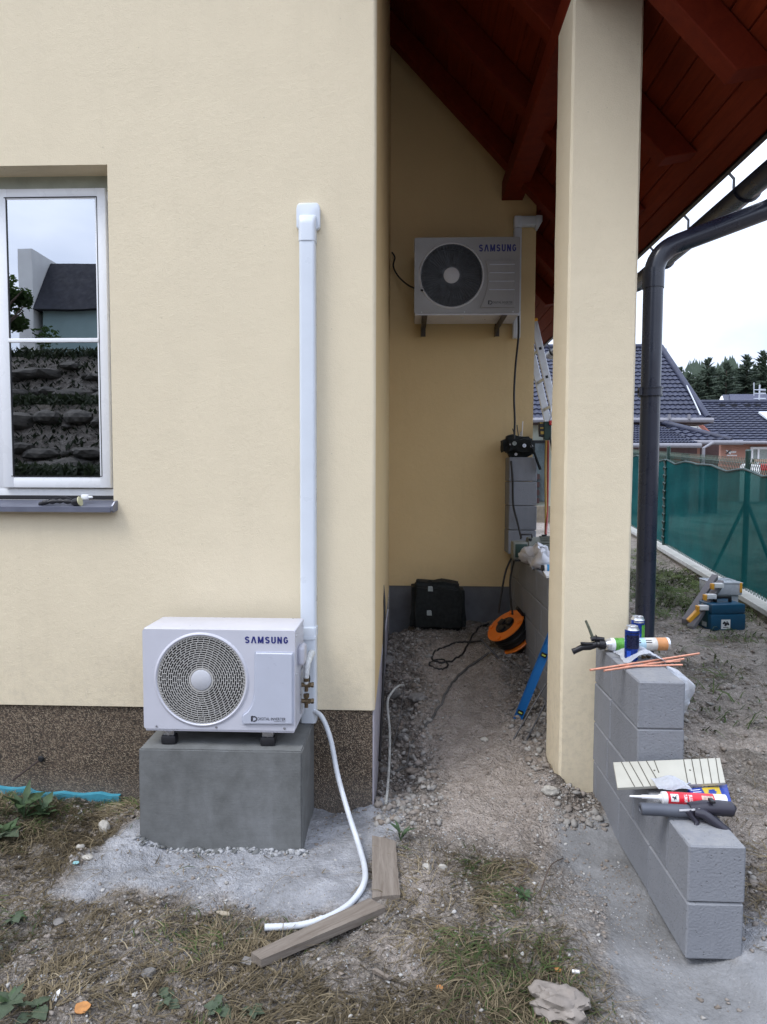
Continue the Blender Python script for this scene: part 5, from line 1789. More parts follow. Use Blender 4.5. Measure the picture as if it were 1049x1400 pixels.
def cable_reel():
    c = P(698, 864, 5.22)
    ax_ = Vector((-.60, -.24, .76)).normalized()
    t = thing('cable_reel', (c.x, c.y, gz(c.x, c.y)), 'orange cable reel with black cable tipped on the porch floor', 'cable reel')
    RM = Matrix.Translation(c) @ ax_.to_track_quat('Z', 'Y').to_matrix().to_4x4() @ Matrix.Diagonal((1.12, 1.12, 1.12, 1))
    mb = MB(); mb.lathe([(.055, .062), (.06, .070), (.135, .070), (.148, .068), (.150, .063), (.145, .058), (.05, .058)], 40, 0, RM)
    for k in range(4):
        a = k * math.pi / 2 + .5
        mb.lathe([(.0, .070), (.018, .070), (.02, .078), (.008, .082), (0, .082)], 12, 0, RM @ Matrix.Translation((.125 * math.cos(a), .125 * math.sin(a), 0)))
    mb.build('front_flange', M['orange'], t, smooth=40)
    mb = MB(); mb.lathe([(.05, -.058), (.145, -.058), (.150, -.063), (.148, -.070), (.05, -.070)], 40, 0, RM); mb.build('rear_flange', M['orange'], t, smooth=40)
    mb = MB(); mb.lathe([(.05, .057), (.128, .057)] + [(.128 + .006 * abs(math.sin(k * 1.3)), .055 - k * .0085) for k in range(13)] + [(.05, -.057)], 36, 0, RM); mb.build('wound_cable', M['blackcable'], t, smooth=30)
    mb = MB(); mb.lathe([(.0, .074), (.075, .074), (.078, .06)], 28, 0, RM); mb.build('socket_plate', M['black_plastic'], t, smooth=40)
    for k in range(3):
        a = k * 2 * math.pi / 3 + .9
        mb = MB(); mb.bbox((.042 * math.cos(a) - .026, .042 * math.sin(a) - .026, .074), (.042 * math.cos(a) + .026, .042 * math.sin(a) + .026, .092), .008, 2, 0, RM)
        mb.lathe([(.0, .0925), (.004, .0925), (.004, .09)], 8, 0, RM @ Matrix.Translation((.042 * math.cos(a), .042 * math.sin(a), 0)))
        s_ = mb.build('socket_lid', M['black_plastic'], t, smooth=40)
    mb = MB()
    fr2 = smooth_path([P(657, 873, 5.12), P(668, 885, 5.05), P(682, 900, 5.0), P(686, 904, 5.0), P(693, 899, 5.12), P(700, 890, 5.2)], 5)
    mb.tube(fr2, .007, 8)
    fr3 = smooth_path([P(700, 890, 5.25), P(716, 868, 5.25), P(724, 850, 5.22), P(722, 845, 5.2), P(717, 839, 5.15)], 5)
    mb.tube(fr3, .007, 8); mb.build('stand', M['coil'], t, smooth=50)
    mb = MB(); mb.tube([P(720, 846, 5.19), P(707, 831, 5.1)], .014, 10); mb.build('handle', M['black_plastic'], t, smooth=50)
cable_reel()

# blue spirit level leaning on the block wall
def spirit_level():
    a = P(708, 992, 4.25); a.z = gz(a.x, a.y) + .0
    a = Vector((P(708, 990, 4.25).x, 4.25, gz(P(708, 990, 4.25).x, 4.25)))
    bpt = Vector((FX - .015, 4.02, .72))
    pj = P(760, 850, 4.0)
    bpt = Vector((FX - .012, pj.y, pj.z))
    u = (bpt - a); L = 1.0; u.normalize()
    t = thing('spirit_level', a, 'blue spirit level leaning between the porch floor and the block wall', 'spirit level')
    tc = (EYEP - a).normalized(); wv = (tc - u * tc.dot(u)).normalized()   # thin direction towards the viewer side
    sv = u.cross(wv).normalized()
    Mx = Matrix((( sv.x, wv.x, u.x, a.x), (sv.y, wv.y, u.y, a.y), (sv.z, wv.z, u.z, a.z), (0, 0, 0, 1)))
    mb = MB()
    mb.prism([(-.028, -.011, 0), (.028, -.011, 0), (.028, .011, 0), (.024, .011, 0), (.022, .006, 0), (-.022, .006, 0), (-.024, .011, 0), (-.028, .011, 0)], (0, 0, L), 0, Mx)
    mb.build('rail', M['levelblue'], t)
    for z in (.06, .52):
        mb = MB(); mb.bbox((-.018, .004, z - .016), (.018, .013, z + .016), .008, 2, 0, Mx); h = mb.build('vial_holder', M['black_plastic'], t, smooth=40)
        mb = MB(); mb.tube([Mx @ Vector((-.012, .012, z)), Mx @ Vector((.012, .012, z))], .006, 10); mb.build('vial', M['vial'], h, smooth=50)
    mb = MB(); mb.bbox((-.0285, -.0115, -.004), (.0285, .0115, .002), .002, 1, 0, Mx); mb.build('end_cap', M['levelblue'], t)
spirit_level()
for k, (p, q) in enumerate((((702, 1012), (748, 930)), ((719, 1015), (752, 945)))):
    a = G(*p); a.z = gz(a.x, a.y) + .004
    e = P(q[0], q[1], a.y - .1)
    e = Vector((FX - .01, P(q[0], q[1], a.y - .15).y, 0)); e = PX(q[0] + 6, q[1] - 8, FX - .01)
    mb = MB(); mb.tube([a, e], .005, 8)
    o = mb.build('metal_rod', M['coil'], smooth=60, loc=tuple(a)); tag(o, ['thin metal rod nearest the blue level by the pillar', 'thin metal rod closest to the pillar, leaning on the blocks'][k], 'rod', 'metal rods beside the level')

# black tool pouch on the pier
def pouch_bag():
    c = P(711, 612, 5.70); zb = PIER + .002
    t = thing('tool_pouch', (c.x, 5.75, zb), 'black open tool pouch bristling with tools on top of the block pier', 'tool pouch')
    zt_ = P(711, 596, 5.70).z
    bm = bmesh.new()
    x0_, x1_ = P(689, 612, 5.68).x, P(731, 612, 5.68).x
    bmesh.ops.create_cube(bm, size=1, matrix=Matrix.Translation(((x0_ + x1_) / 2, 5.78, (zb + zt_) / 2)) @ Matrix.Diagonal((x1_ - x0_, .2, zt_ - zb, 1)))
    bmesh.ops.bevel(bm, geom=bm.edges[:], offset=.04, segments=3, affect='EDGES')
    bmesh.ops.subdivide_edges(bm, edges=bm.edges[:], cuts=3, use_grid_fill=True)
    for v in bm.verts:
        q = (fbm(np.array([v.co.x * 14]), np.array([v.co.z * 14 + v.co.y * 6]), 3)[0] - .5) * .09
        v.co += v.normal * q
        if v.co.z < zb + .02: v.co.z = zb; v.co.x = (x0_ + x1_) / 2 + (v.co.x - (x0_ + x1_) / 2) * .75
    mb = MB(); mb.bm(bm); mb.build('bag_body', M['bagblack'], t, smooth=50)
    tools = [((713, 606), (715, 576), .004, 'cartwhite'), ((710, 604), (707, 581), .004, 'black_plastic'), ((706, 603), (701, 586), .004, 'black_plastic'), ((708, 604), (713, 590), .004, 'steel'), ((724, 604), (727.5, 600), .008, 'black_plastic')]
    for (a, b_, r, m) in tools:
        pa, pb = P(a[0], a[1], 5.75), P(b_[0], b_[1], 5.75)
        mb = MB(); mb.tube([pa, pb], r, 8); mb.build('tool', M[m], t, smooth=50)
    for (px_, py_, r, m) in ((703.5, 606, .018, 'patch'), (717, 609.5, .016, 'steel'), (727, 610, .012, 'steel'), (705.5, 621, .012, 'steel'), (697.5, 607.5, .006, 'steel')):
        cc = P(px_, py_, 5.655)
        mb = MB(); mb.lathe([(r * .45, 0), (r, .0), (r, .008), (r * .45, .008), (r * .45, 0)], 14, 0, Matrix.Translation(cc) @ Matrix.Rotation(math.pi / 2 + random.uniform(-.3, .3), 4, 'X')); mb.build('ring_fitting', M[m], t, smooth=40)
    mb = MB()
    s_ = [P(726, 609, 5.66), P(731, 620, 5.645), P(735, 632, 5.645), P(739, 642, 5.645)]
    mb.tube(s_, [.03, .028, .03, .032], 4, sq=(1, .25), ph=.785)
    mb.build('hanging_flap', M['bagblack'], t)
pouch_bag()

# vacuum pump standing on the porch wall
def pump():
    yp = 5.28
    zb = TOPF
    c = P(725, 750, yp)
    t = thing('vacuum_pump', (c.x, yp, zb), 'olive grey vacuum pump with finned motor standing on the block wall', 'pump')
    x0_ = P(700, 745, yp).x; x1_ = P(721, 745, yp).x; x2_ = P(737, 745, yp).x; x3_ = P(757, 745, yp).x
    z1 = P(720, 740, yp).z
    mb = MB(); mb.bbox((x0_, yp - .07, zb + .012), (x1_, yp + .07, z1), .012); mb.build('oil_case', M['pump'], t, smooth=40)
    mb = MB(); mb.bbox((x0_ + .015, yp - .074, zb + .03), (x1_ - .012, yp - .06, z1 - .015), .006); mb.build('oil_window', M['greendark'], t, smooth=40)
    zc_ = (zb + .02 + P(745, 733, yp).z) / 2; rr = (P(745, 733, yp).z - zb - .02) / 2
    mb = MB(); mb.tube([(x1_, yp, zc_), (x2_, yp, zc_)], rr * .93, 24); mb.build('bearing_housing', M['pump'], t, smooth=40)
    mb = MB(); mb.tube([(x2_, yp, zc_), (x3_ + .06, yp, zc_)], rr * .85, 24)
    for k in range(24):
        a = 2 * math.pi * k / 24
        mb.box((x2_ + .004, -.002, rr * .8), (x3_ + .06, .002, rr * 1.02), 0, Matrix.Translation((0, yp, zc_)) @ Matrix.Rotation(a, 4, 'X'))
    mb.build('finned_motor', M['pump'], t)
    mb = MB(); mb.bbox((x0_ + .01, yp - .08, zb), (x3_ + .04, yp + .08, zb + .014), .005); mb.build('base_plate', M['black_plastic'], t)
    mb = MB(); hz = P(716, 731, yp).z
    mb.tube([P(712, 737, yp - .02), P(713, 731, yp - .02), P(727, 730.5, yp - .02), P(728, 737, yp - .02)], .008, 8); mb.build('handle', M['black_plastic'], t, smooth=50)
    mb = MB(); mb.cyl(P(725, 742, yp - .05), P(725, 736, yp - .05), .014, 10); mb.build('exhaust_cap', M['black_plastic'], t)
    mb = MB(); mb.cyl(P(744, 735, yp), P(744, 731, yp), .02, 10); mb.build('inlet_port', M['black_plastic'], t)
pump()

# manifold gauge set with hoses
def manifold():
    y = 5.75
    c = P(745, 588, y)
    t = thing('gauge_manifold', c, 'dark green gauge block with ochre stickers hanging on hoses', 'gauge set')
    mb = MB()
    a = lambda px, py: P(px, py, y)
    q = [a(744, 576), a(754, 576), a(754, 600), a(750, 602), a(744, 601)]
    mb.prism(q, (0, .05, 0)); mb.build('valve_block', M['greendark'], t, bevel=.005)
    q = [a(737, 577), a(744.5, 576.5), a(744.5, 598), a(738, 595)]
    mb = MB(); mb.prism([p + Vector((0, .01, 0)) for p in q], (0, .04, 0)); mb.build('gauge_case', M['black_plastic'], t, bevel=.005)
    for (px0_, py0_, px1_, py1_) in ((738.5, 577.5, 743, 579), (739, 584, 743.5, 586), (739.5, 589.5, 744, 593.5)):
        mb = MB(); q = [a(px0_, py0_), a(px1_, py0_), a(px1_, py1_), a(px0_, py1_)]; mb.prism([p + Vector((0, .009, 0)) for p in q], (0, -.003, 0)); mb.build('sticker', M['gaugeyellow'], t)
    mb = MB(); mb.cyl(a(737, 595), a(742, 596), .012, 10); mb.build('valve_knob', M['black_plastic'], t)
    mb = MB(); q = [a(750.5, 575), a(757, 575), a(757, 582), a(751, 581)]; mb.prism([p + Vector((0, -.02, 0)) for p in q], (0, .04, 0)); mb.build('red_knob', M['redplastic'], t, bevel=.004)
    mb = MB(); mb.tube(smooth_path([a(747, 602), P(746, 640, y), P(746.5, 700, 5.6), P(746, 733, 5.35)], 6), .010, 8); mb.build('yellow_hose', M['hoseyellow'], t, smooth=60)
    mb = MB(); mb.tube(smooth_path([a(749.5, 602), P(749.5, 640, y), P(748.5, 700, 5.6), P(746.5, 731, 5.30)], 6), .0085, 8); mb.build('red_hose', M['hosered'], t, smooth=60)
    mb = MB(); mb.tube(smooth_path([a(752, 598), P(755, 615, y), P(758, 640, y)], 6), .008, 8); mb.build('black_hose', M['blackcable'], t, smooth=60)
    mb = MB(); mb.tube(smooth_path([a(752, 576), a(753, 566), P(754, 558, 6.1)], 6), .004, 8); mb.build('hook', M['steel'], t, smooth=60)
manifold()

# white bag and spray can on the porch wall
def wbag(u, v):
    c = P(728, 768, 4.95)
    a = 2 * math.pi * u; b_ = math.pi * (v - .5)
    r = .10 * (1 + .35 * math.sin(3 * a) * math.cos(b_))
    x = c.x + .035 + r * math.cos(b_) * math.cos(a) * 1.05; y = 4.95 + 1.9 * r * math.cos(b_) * math.sin(a); z = TOPF + .065 + .085 * math.sin(b_) * (1 + .25 * math.sin(2 * a))
    return (x, y, max(z, TOPF + .004))
drape('carrier_bag', wbag, 36, 20, M['polywhite'], 'crumpled white carrier bag lying on the porch block wall', 'carrier bag', tuple(P(728, 770, 4.95)), .05)
yv = 4.62
sc_ = thing('spray_can', P(748, 776, yv), 'blue and white spray can lying beside the white carrier bag', 'spray can')
s0_ = P(740.5, 776, yv); s0_.z = TOPF + .03
mb = MB(); SM = Matrix.Translation(s0_) @ Matrix.Rotation(math.pi / 2, 4, 'Y')
mb.lathe([(.0, .0), (.022, .0), (.022, .018)], 18, 0, SM); mb.build('cap', M['black_plastic'], sc_, smooth=40)
mb = MB(); mb.lathe([(.024, .018), (.027, .03), (.027, .034)], 18, 0, SM); mb.build('shoulder', M['cartwhite'], sc_, smooth=40)
mb = MB(); mb.lathe([(.027, .0345), (.027, .15)], 18, 0, SM); mb.build('body', simple('sky_blue_can', (.05, .28, .55), .35), sc_, smooth=40)
mb = MB(); q = P(749, 788, 4.45)
mb.prism([(q.x - .03, 4.35, TOPF + .002), (q.x + .03, 4.35, TOPF + .002), (q.x + .05, 4.6, TOPF + .002), (q.x + .0, 4.6, TOPF + .002)], (0, 0, .012))
o = mb.build('paper_folder', M['white_matte'], loc=tuple(q)); tag(o, 'flat white leaflet on the porch wall next to the pillar', 'leaflet')

# aluminium ladder
def ladder():
    y = 6.5
    a = P(730, 440, y); b_ = P(759, 565, y)
    u = (b_ - a).normalized()
    foot = a + u * ((a.z - .3) / -u.z)
    foot.z = .28
    t = thing('ladder', foot, 'aluminium ladder leaning outside beyond the porch wall', 'ladder')
    L = (foot - a).length
    Mx = Matrix.Translation(foot) @ (a - foot).normalized().to_track_quat('Z', 'Y').to_matrix().to_4x4()
    # sideways axes of the ladder frame
    d = (a - foot).normalized(); wv = Vector((0, 1, 0)); dv = d.cross(wv).normalized()
    Mx = Matrix(((dv.x, wv.x, d.x, foot.x), (dv.y, wv.y, d.y, foot.y), (dv.z, wv.z, d.z, foot.z), (0, 0, 0, 1)))
    for s in (0, .38):
        mb = MB(); mb.bbox((-.035, s - .013, 0), (.035, s + .013, L), .004, 1, 0, Mx); mb.build('rail', M['alu'], t)
    z = .2
    while z < L - .05:
        mb = MB(); mb.tube([Mx @ Vector((0, .012, z)), Mx @ Vector((0, .368, z))], .015, 8); mb.build('rung', M['alu'], t)
        mb = MB(); mb.box((-.013, -.0145, z - .013), (.013, -.0125, z + .013), 0, Mx); mb.build('rung_end', M['dark'], t)
        z += .28
    mb = MB(); mb.bbox((-.04, -.016, L - .0), (.04, .016, L + .03), .006, 1, 0, Mx); mb.build('end_plug', M['yellow'], t)
    mb = MB(); mb.bbox((-.04, .364, L - .0), (.04, .396, L + .03), .006, 1, 0, Mx); mb.build('end_plug', M['yellow'], t)
ladder()

# ================================================================ FENCE
f0, f1 = P(1017, 804, 7.6), P(911, 745, 11.1)
fdir = Vector((f1.x - f0.x, f1.y - f0.y, 0)).normalized()
fnorm = Vector((-fdir.y, fdir.x, 0))      # towards the house side
fpt = lambda s: Vector((f0.x, f0.y, 0)) + fdir * s
fence = thing('fence', fpt(0), 'green netting fence with dark posts on a pale concrete kerb', 'fence')
S0, S1 = -5.2, 14.0
d_post = (Vector((f1.x, f1.y, 0)) - Vector((f0.x, f0.y, 0))).length
posts = [-2 * d_post + .9, -d_post + .2, 0.0, d_post, 2 * d_post, 3 * d_post]
base_z = lambda s: f0.z + (f1.z - f0.z) * s / d_post
top_z = lambda s: P(1017, 641, 7.6).z + (P(911, 628, 11.1).z - P(1017, 641, 7.6).z) * s / d_post
# kerb: boards between the posts with a stained base
for a, b_ in zip(posts[:-1], posts[1:]):
    mb = MB()
    p, q = fpt(a + .02), fpt(b_ - .02)
    for lo, hi, w, nm in ((0, 0, .07, 'kerb_board'),):
        za, zb_ = base_z(a), base_z(b_)
        v = []
        for pt, zz in ((p, za), (q, zb_)):
            v += [pt + fnorm * .17 + Vector((0, 0, zz - .06)), pt + fnorm * .17 + Vector((0, 0, zz)), pt - fnorm * w + Vector((0, 0, zz)), pt - fnorm * w + Vector((0, 0, zz - .06))]
        mb.add(v, [(0, 1, 2, 3), (4, 7, 6, 5), (0, 4, 5, 1), (1, 5, 6, 2), (2, 6, 7, 3), (3, 7, 4, 0)])
        mb.build('kerb_board', M['concrete_kerb'], fence, bevel=.008)
    mb = MB(); v = []
    for pt, zz in ((p, za), (q, zb_)):
        v += [pt + fnorm * .14 + Vector((0, 0, zz - .7)), pt + fnorm * .14 + Vector((0, 0, zz - .058)), pt - fnorm * .05 + Vector((0, 0, zz - .058)), pt - fnorm * .05 + Vector((0, 0, zz - .5))]
    mb.add(v, [(0, 1, 2, 3), (4, 7, 6, 5), (0, 4, 5, 1), (1, 5, 6, 2), (2, 6, 7, 3), (3, 7, 4, 0)])
    mb.build('kerb_base', M['concrete_base'], fence)
    # netting panel, sagging between its ties
    n, m = 60, 20
    vs = []
    for i in range(n + 1):
        u = i / n; s_ = a + (b_ - a) * u
        sag = .035 * (1 - abs(2 * ((u * 3) % 1) - 1)) + .02 * math.sin(u * 9) * min(1, 6 * u, 6 * (1 - u))
        for j in range(m + 1):
            v_ = j / m
            z = base_z(s_) + .035 + (top_z(s_) - sag - base_z(s_) - .035) * v_
            e_ = min(1, 6 * u, 6 * (1 - u))
            off = .035 + e_ * .012 * math.sin(u * 23 + v_ * 4) * math.sin(v_ * 3) + e_ * .01 * math.sin(v_ * 17 + u * 5)
            vs.append(fpt(s_) + fnorm * off + Vector((0, 0, z)))
    mb = MB(); mb.add(vs, [(i * (m + 1) + j, (i + 1) * (m + 1) + j, (i + 1) * (m + 1) + j + 1, i * (m + 1) + j + 1) for i in range(n) for j in range(m)])
    mb.build('netting', M['netting'], fence, smooth=80, recalc=False)
    mb = MB(); mb.tube([vs[i * (m + 1) + m] for i in range(n + 1)], .014, 6); mb.build('netting_hem', M['fencegreen'], fence)
for s_ in posts:
    mb = MB(); p = fpt(s_)
    mb.tube([p + Vector((0, 0, base_z(s_) - .2)), p + Vector((0, 0, top_z(s_) + .20))], .030, 10)
    mb.tube([p + Vector((0, 0, top_z(s_) + .20)), p + Vector((0, 0, top_z(s_) + .22))], [.034, .02], 10)
    po = mb.build('post', M['fencegreen'], fence, smooth=50)
    if abs(s_) < .1:
        for e in (-1, 1):
            mb = MB(); mb.tube([p + Vector((0, 0, base_z(s_) + 1.0)), fpt(s_ + e * 1.15) - fnorm * .02 + Vector((0, 0, base_z(s_ + e * 1.15)))], .02, 8)
            mb.build('brace', M['fencegreen'], fence, smooth=50)
# wire mesh standing above the netting
mb = MB()
s_ = posts[0]
while s_ < posts[-1]:
    zt_ = top_z(s_)
    for e in (-1, 1):
        p = fpt(s_) - fnorm * .01; q = fpt(s_ + e * .055) - fnorm * .012
        mb.tube([p + Vector((0, 0, zt_ - .05)), q + Vector((0, 0, zt_ + .055)), fpt(s_ + e * .02) - fnorm * .01 + Vector((0, 0, zt_ + .12))], .0035, 3, caps=False)
    s_ += .055
mb.tube([fpt(a) + Vector((0, 0, top_z(a) + .06)) for a in np.linspace(posts[0], posts[-1], 20)], .004, 4)
o = mb.build('wire_mesh', M['wire'], fence); o['kind'] = 'stuff'
mb = MB()
for i in range(220):
    s_ = posts[0] + (posts[-1] - posts[0]) * i / 220
    p = fpt(s_) + fnorm * .03 + Vector((0, 0, base_z(s_)))
    mb.tube([p, p + fdir * .03 + Vector((0, 0, .06)), p + fdir * .06 + Vector((0, 0, 0))], .004, 3, caps=False)
o = mb.build('wire_mesh_foot', M['wire'], fence); o['kind'] = 'stuff'
# lacing along the seam at the second post
mb = MB()
for k in range(11):
    z = base_z(d_post) + .1 + (top_z(d_post) - base_z(d_post) - .15) * k / 10
    p = fpt(d_post) + fnorm * .05
    mb.tube([p + fdir * .07 + Vector((0, 0, z)), p + fnorm * .02 + Vector((0, 0, z + .05)), p - fdir * .07 + Vector((0, 0, z + .03))], .013, 5)
mb.tube([fpt(d_post) + fnorm * .045 + fdir * (.02 * math.sin(k)) + Vector((0, 0, base_z(d_post) + (top_z(d_post) - base_z(d_post)) * k / 14)) for k in range(15)], .022, 6)
mb.build('lacing', M['fencegreen'], fence)

# ================================================================ TOOLBOX AND ORGANISER
def toolbox():
    # front face bottom edge follows the photo
    a = G(972, 862); b_ = G(1023, 862)
    yb = a.y
    w = P(1023, 862, yb).x - P(972, 862, yb).x
    zg = gz((a.x + b_.x) / 2, yb + .1) - .005
    zt_ = P(1000, 827, yb).z
    h = zt_ - zg
    O = Vector((P(972, 862, yb).x, yb, zg))
    t = thing('tool_case', O + Vector((w / 2, .15, 0)), 'dark teal plastic tool case standing on the gravel by the fence', 'tool case')
    T = Matrix.Translation(O) @ Matrix.Rotation(math.radians(7), 4, 'Z')
    d = .32
    mb = MB(); mb.bbox((0, 0, 0), (w, d, h * .62), .012, 2, 0, T); mb.build('lower_case', M['teal'], t, smooth=40)
    mb = MB(); mb.bbox((.003, .004, h * .625), (w - .003, d - .004, h), .014, 2, 0, T); mb.build('lid', M['teal'], t, smooth=40)
    for x in (-.006, w - .006):
        mb = MB(); mb.bbox((x, .05, h * .1), (x + .012, d - .05, h * .9), .004, 2, 0, T); mb.build('side_latch', M['teal_dark'], t, smooth=40)
    mb = MB()
    mb.bbox((w * .27, d * .3, h), (w * .33, d * .42, h + .05), .006, 2, 0, T); mb.bbox((w * .70, d * .3, h), (w * .76, d * .42, h + .05), .006, 2, 0, T); mb.bbox((w * .27, d * .3, h + .035), (w * .76, d * .42, h + .062), .008, 2, 0, T)
    mb.build('handle', M['black_plastic'], t, smooth=40)
    mb = MB(); s_ = h * .36
    mb.add([(w * .29, -.0015, h * .07), (w * .29 + s_, -.0015, h * .07), (w * .29 + s_, -.0015, h * .07 + s_), (w * .29, -.0015, h * .07 + s_)], [(0, 1, 2, 3)], 0, T)
    lab = mb.build('label', M['white_matte'], t, recalc=False)
    mb = MB(); c = Vector((w * .29 + s_ / 2, -.003, h * .07 + s_ * .58))
    for (dx, dz, r) in ((-.16, .10, .13), (-.26, .02, .10), (.02, -.04, .17), (.2, .0, .14), (.3, -.1, .09), (-.05, -.16, .12), (.12, .2, .06)):
        mb.lathe([(r * s_, 0), (r * s_, .0008)], 10, 0, T @ Matrix.Translation(c + Vector((dx * s_, 0, dz * s_))) @ Matrix.Rotation(math.pi / 2, 4, 'X'))
    mb.build('emblem', M['print_dark'], lab)
    mb = MB(); mb.add([(w * .29 + s_ * .2, -.003, h * .07 + s_ * .14), (w * .29 + s_ * .8, -.003, h * .07 + s_ * .14), (w * .29 + s_ * .8, -.003, h * .07 + s_ * .20), (w * .29 + s_ * .2, -.003, h * .07 + s_ * .20)], [(0, 1, 2, 3)], 0, T)
    mb.build('small_print', M['print_dark'], lab, recalc=False)
    mb = MB(); mb.add([(-.0075, .06, h * .1), (-.0075, .14, h * .1), (-.0075, .14, h * .28), (-.0075, .06, h * .28)], [(0, 1, 2, 3)], 0, T); mb.build('side_sticker', M['patch'], t, recalc=False)
    # organiser box open behind, its lid tipped to the left
    t2 = thing('organiser', O + Vector((w * .5, .55, 0)), 'grey small-parts organiser with yellow latches propped open behind the teal case', 'organiser case')
    yo = yb + .42
    A = lambda px, py, dy=0: P(px, py, yo + dy)
    q = [A(974, 791), A(1016, 791), A(1016, 811), A(975, 811)]
    mb = MB(); x0_, x1_ = q[0].x, q[1].x
    zo0, zo1 = q[3].z - .02, A(995, 797).z
    mb.bbox((x0_, yo, zo0 - .0), (x1_, yo + .30, zo1), .012); mb.build('upper_tray', M['lidgrey'], t2, smooth=40)
    mb = MB(); mb.bbox((x0_ - .004, yo - .004, zo1 - .012), (x1_ + .004, yo + .304, zo1 + .006), .006); mb.build('tray_lid', M['lidgrey'], t2, smooth=40)
    for x in (x0_ + .01, x1_ - .03):
        mb = MB(); mb.bbox((x, yo - .012, zo0 + .03), (x + .022, yo + .002, zo1 + .004), .004); mb.build('latch', M['yellow'], t2, smooth=40)
    zgr = gz(x0_, yo + .1)
    mb = MB(); mb.bbox((x0_ + .03, yo + .03, zgr - .02), (x1_ - .02, yo + .28, zo0 - .001), .01); mb.build('lower_tray', M['lidgrey'], t2, smooth=40)
    # tipped flat case on its edge, leaning
    a_, b2 = A(973, 792, -.02), A(932, 842, -.25)
    b2.z = gz(b2.x, b2.y) + .01
    dvec = b2 - a_
    for off, nm, mt in ((0.0, 'tipped_case', 'greyplastic'), (.075, 'tipped_case_lid', 'greyplastic')):
        e = Vector((.0, -off * 1.6, -off * .5))
        mb = MB(); mb.prism([a_ + e, b2 + e, b2 + e + Vector((.0, -.055, .0)) + Vector((.04, 0, .0)), a_ + e + Vector((.04, -.055, .0))], Vector((.0, 0, .055)) ); mb.build(nm, M[mt], t2, bevel=.006)
    for k in range(3):
        c = a_.lerp(b2, .18 + .24 * k) + Vector((.03, -.15, .055))
        mb = MB(); mb.bbox((c.x - .04, c.y - .05, c.z - .03), (c.x + .05, c.y + .0, c.z + .015), .004); mb.build('small_box', M['white_matte'], t2, smooth=40)
        mb = MB(); mb.bbox((c.x - .065, c.y - .052, c.z - .045), (c.x - .042, c.y + .0, c.z + .01), .004); mb.build('latch', M['yellow'], t2, smooth=40)
    c = a_.lerp(b2, .86) + Vector((.0, -.10, .06))
    mb = MB(); mb.prism([c + Vector((-.04, -.05, -.05)), c + Vector((.05, -.05, .05)), c + Vector((.075, -.05, .02)), c + Vector((-.02, -.05, -.08))], (0, .05, 0)); mb.build('orange_insert', M['yellow'], t2, bevel=.004)
toolbox()

# ================================================================ NEIGHBOURING HOUSES
def tiled(O, U, V, lu, lv, nu, nv, clip=None, depth=.035, wave=.03, ku=4):
    """wavy, stepped tile courses: U along the eave, V up the slope. clip(u, v) -> (umin, umax) at v"""
    U = U.normalized(); V = V.normalized(); N = U.cross(V).normalized()
    if N.z < 0: N = -N
    vs, fs = [], []
    for j in range(nv):
        v0, v1 = lv * j / nv, lv * (j + 1) / nv + .02
        vm = (v0 + v1) / 2
        u0, u1 = clip(vm / lv) if clip else (0, lu)
        if u1 - u0 < .05: continue
        n = max(2, int((u1 - u0) / lu * nu * ku))
        b = len(vs)
        for i in range(n + 1):
            u = u0 + (u1 - u0) * i / n
            w = wave * (.5 + .5 * math.cos(2 * math.pi * u / (lu / nu)))
            vs += [O + U * u + V * v0 + N * (w + depth), O + U * u + V * v1 + N * (w), O + U * u + V * v0 + N * (w * .2 - .01)]
        for i in range(n):
            a = b + 3 * i
            fs += [(a, a + 3, a + 4, a + 1), (a + 2, a + 5, a + 3, a)]
    return vs, fs


def fascia(mb, p, q, h=.14, d=.12):
    e = Vector((0, d, 0))
    mb.prism([p, q, q + Vector((0, 0, -h)), p + Vector((0, 0, -h))], e)


# house A: hipped blue roof with a lower veranda roof in front
YA = 20.0
hA = thing('neighbour_house', (P(860, 600, YA + 4).x, YA + 4, .4), 'neighbouring house with blue hipped roof and lower tiled veranda roof', 'house')
el, er = P(700, 573, YA + 2.2), P(968, 573, YA + 2.2)
er2 = er
rl, rr_ = P(700, 473, YA + 6.5), P(903, 487, YA + 6.5)
rz = P(800, 476, YA + 6.5).z
ez = el.z
Oe = Vector((el.x, YA + 2.2, ez)); Ue = Vector((1, 0, 0)); Vs = Vector((0, 4.3, rz - ez))
lenU = er.x - el.x
vs, fs = tiled(Oe, Ue, Vs, lenU, Vs.length, 36, 18, clip=lambda t_: (0, lenU - (er.x - rr_.x) * t_), depth=.045, wave=.032)
mb = MB(); mb.add(vs, fs); ra = mb.build('roof', M['tile_blue'], hA, recalc=False)
mb = MB()
hipa, hipb = Vector((er.x, YA + 2.2, ez)), Vector((rr_.x, YA + 6.5, rz))
mb.add([hipa, Vector((er.x, YA + 12, ez)), hipb], [(0, 1, 2)]); mb.add([hipb, Vector((rl.x, YA + 6.5, rz)), Vector((rl.x, YA + 12, ez)), Vector((er.x, YA + 12, ez))], [(0, 1, 2, 3)])
mb.build('rear_roof', M['tile_blue'], ra, recalc=False)
mb = MB(); mb.tube([hipa + Vector((0, 0, .04)), hipb + Vector((0, 0, .05))], .11, 8); mb.tube([hipb + Vector((0, 0, .05)), Vector((rl.x, YA + 6.5, rz + .05))], .11, 8); mb.build('ridge_tile', M['tile_blue'], ra, smooth=50)
mb = MB(); mb.tube(smooth_path([P(921, 500, YA + 5.6) + Vector((0, -.1, .05)), P(930, 520, YA + 4.6) + Vector((0, -.2, .08)), P(944, 545, YA + 3.3) + Vector((0, -.1, .08)), P(957, 570, YA + 2.3) + Vector((0, -.05, .05))], 4), .025, 6); mb.build('lightning_cable', M['alu'], ra)
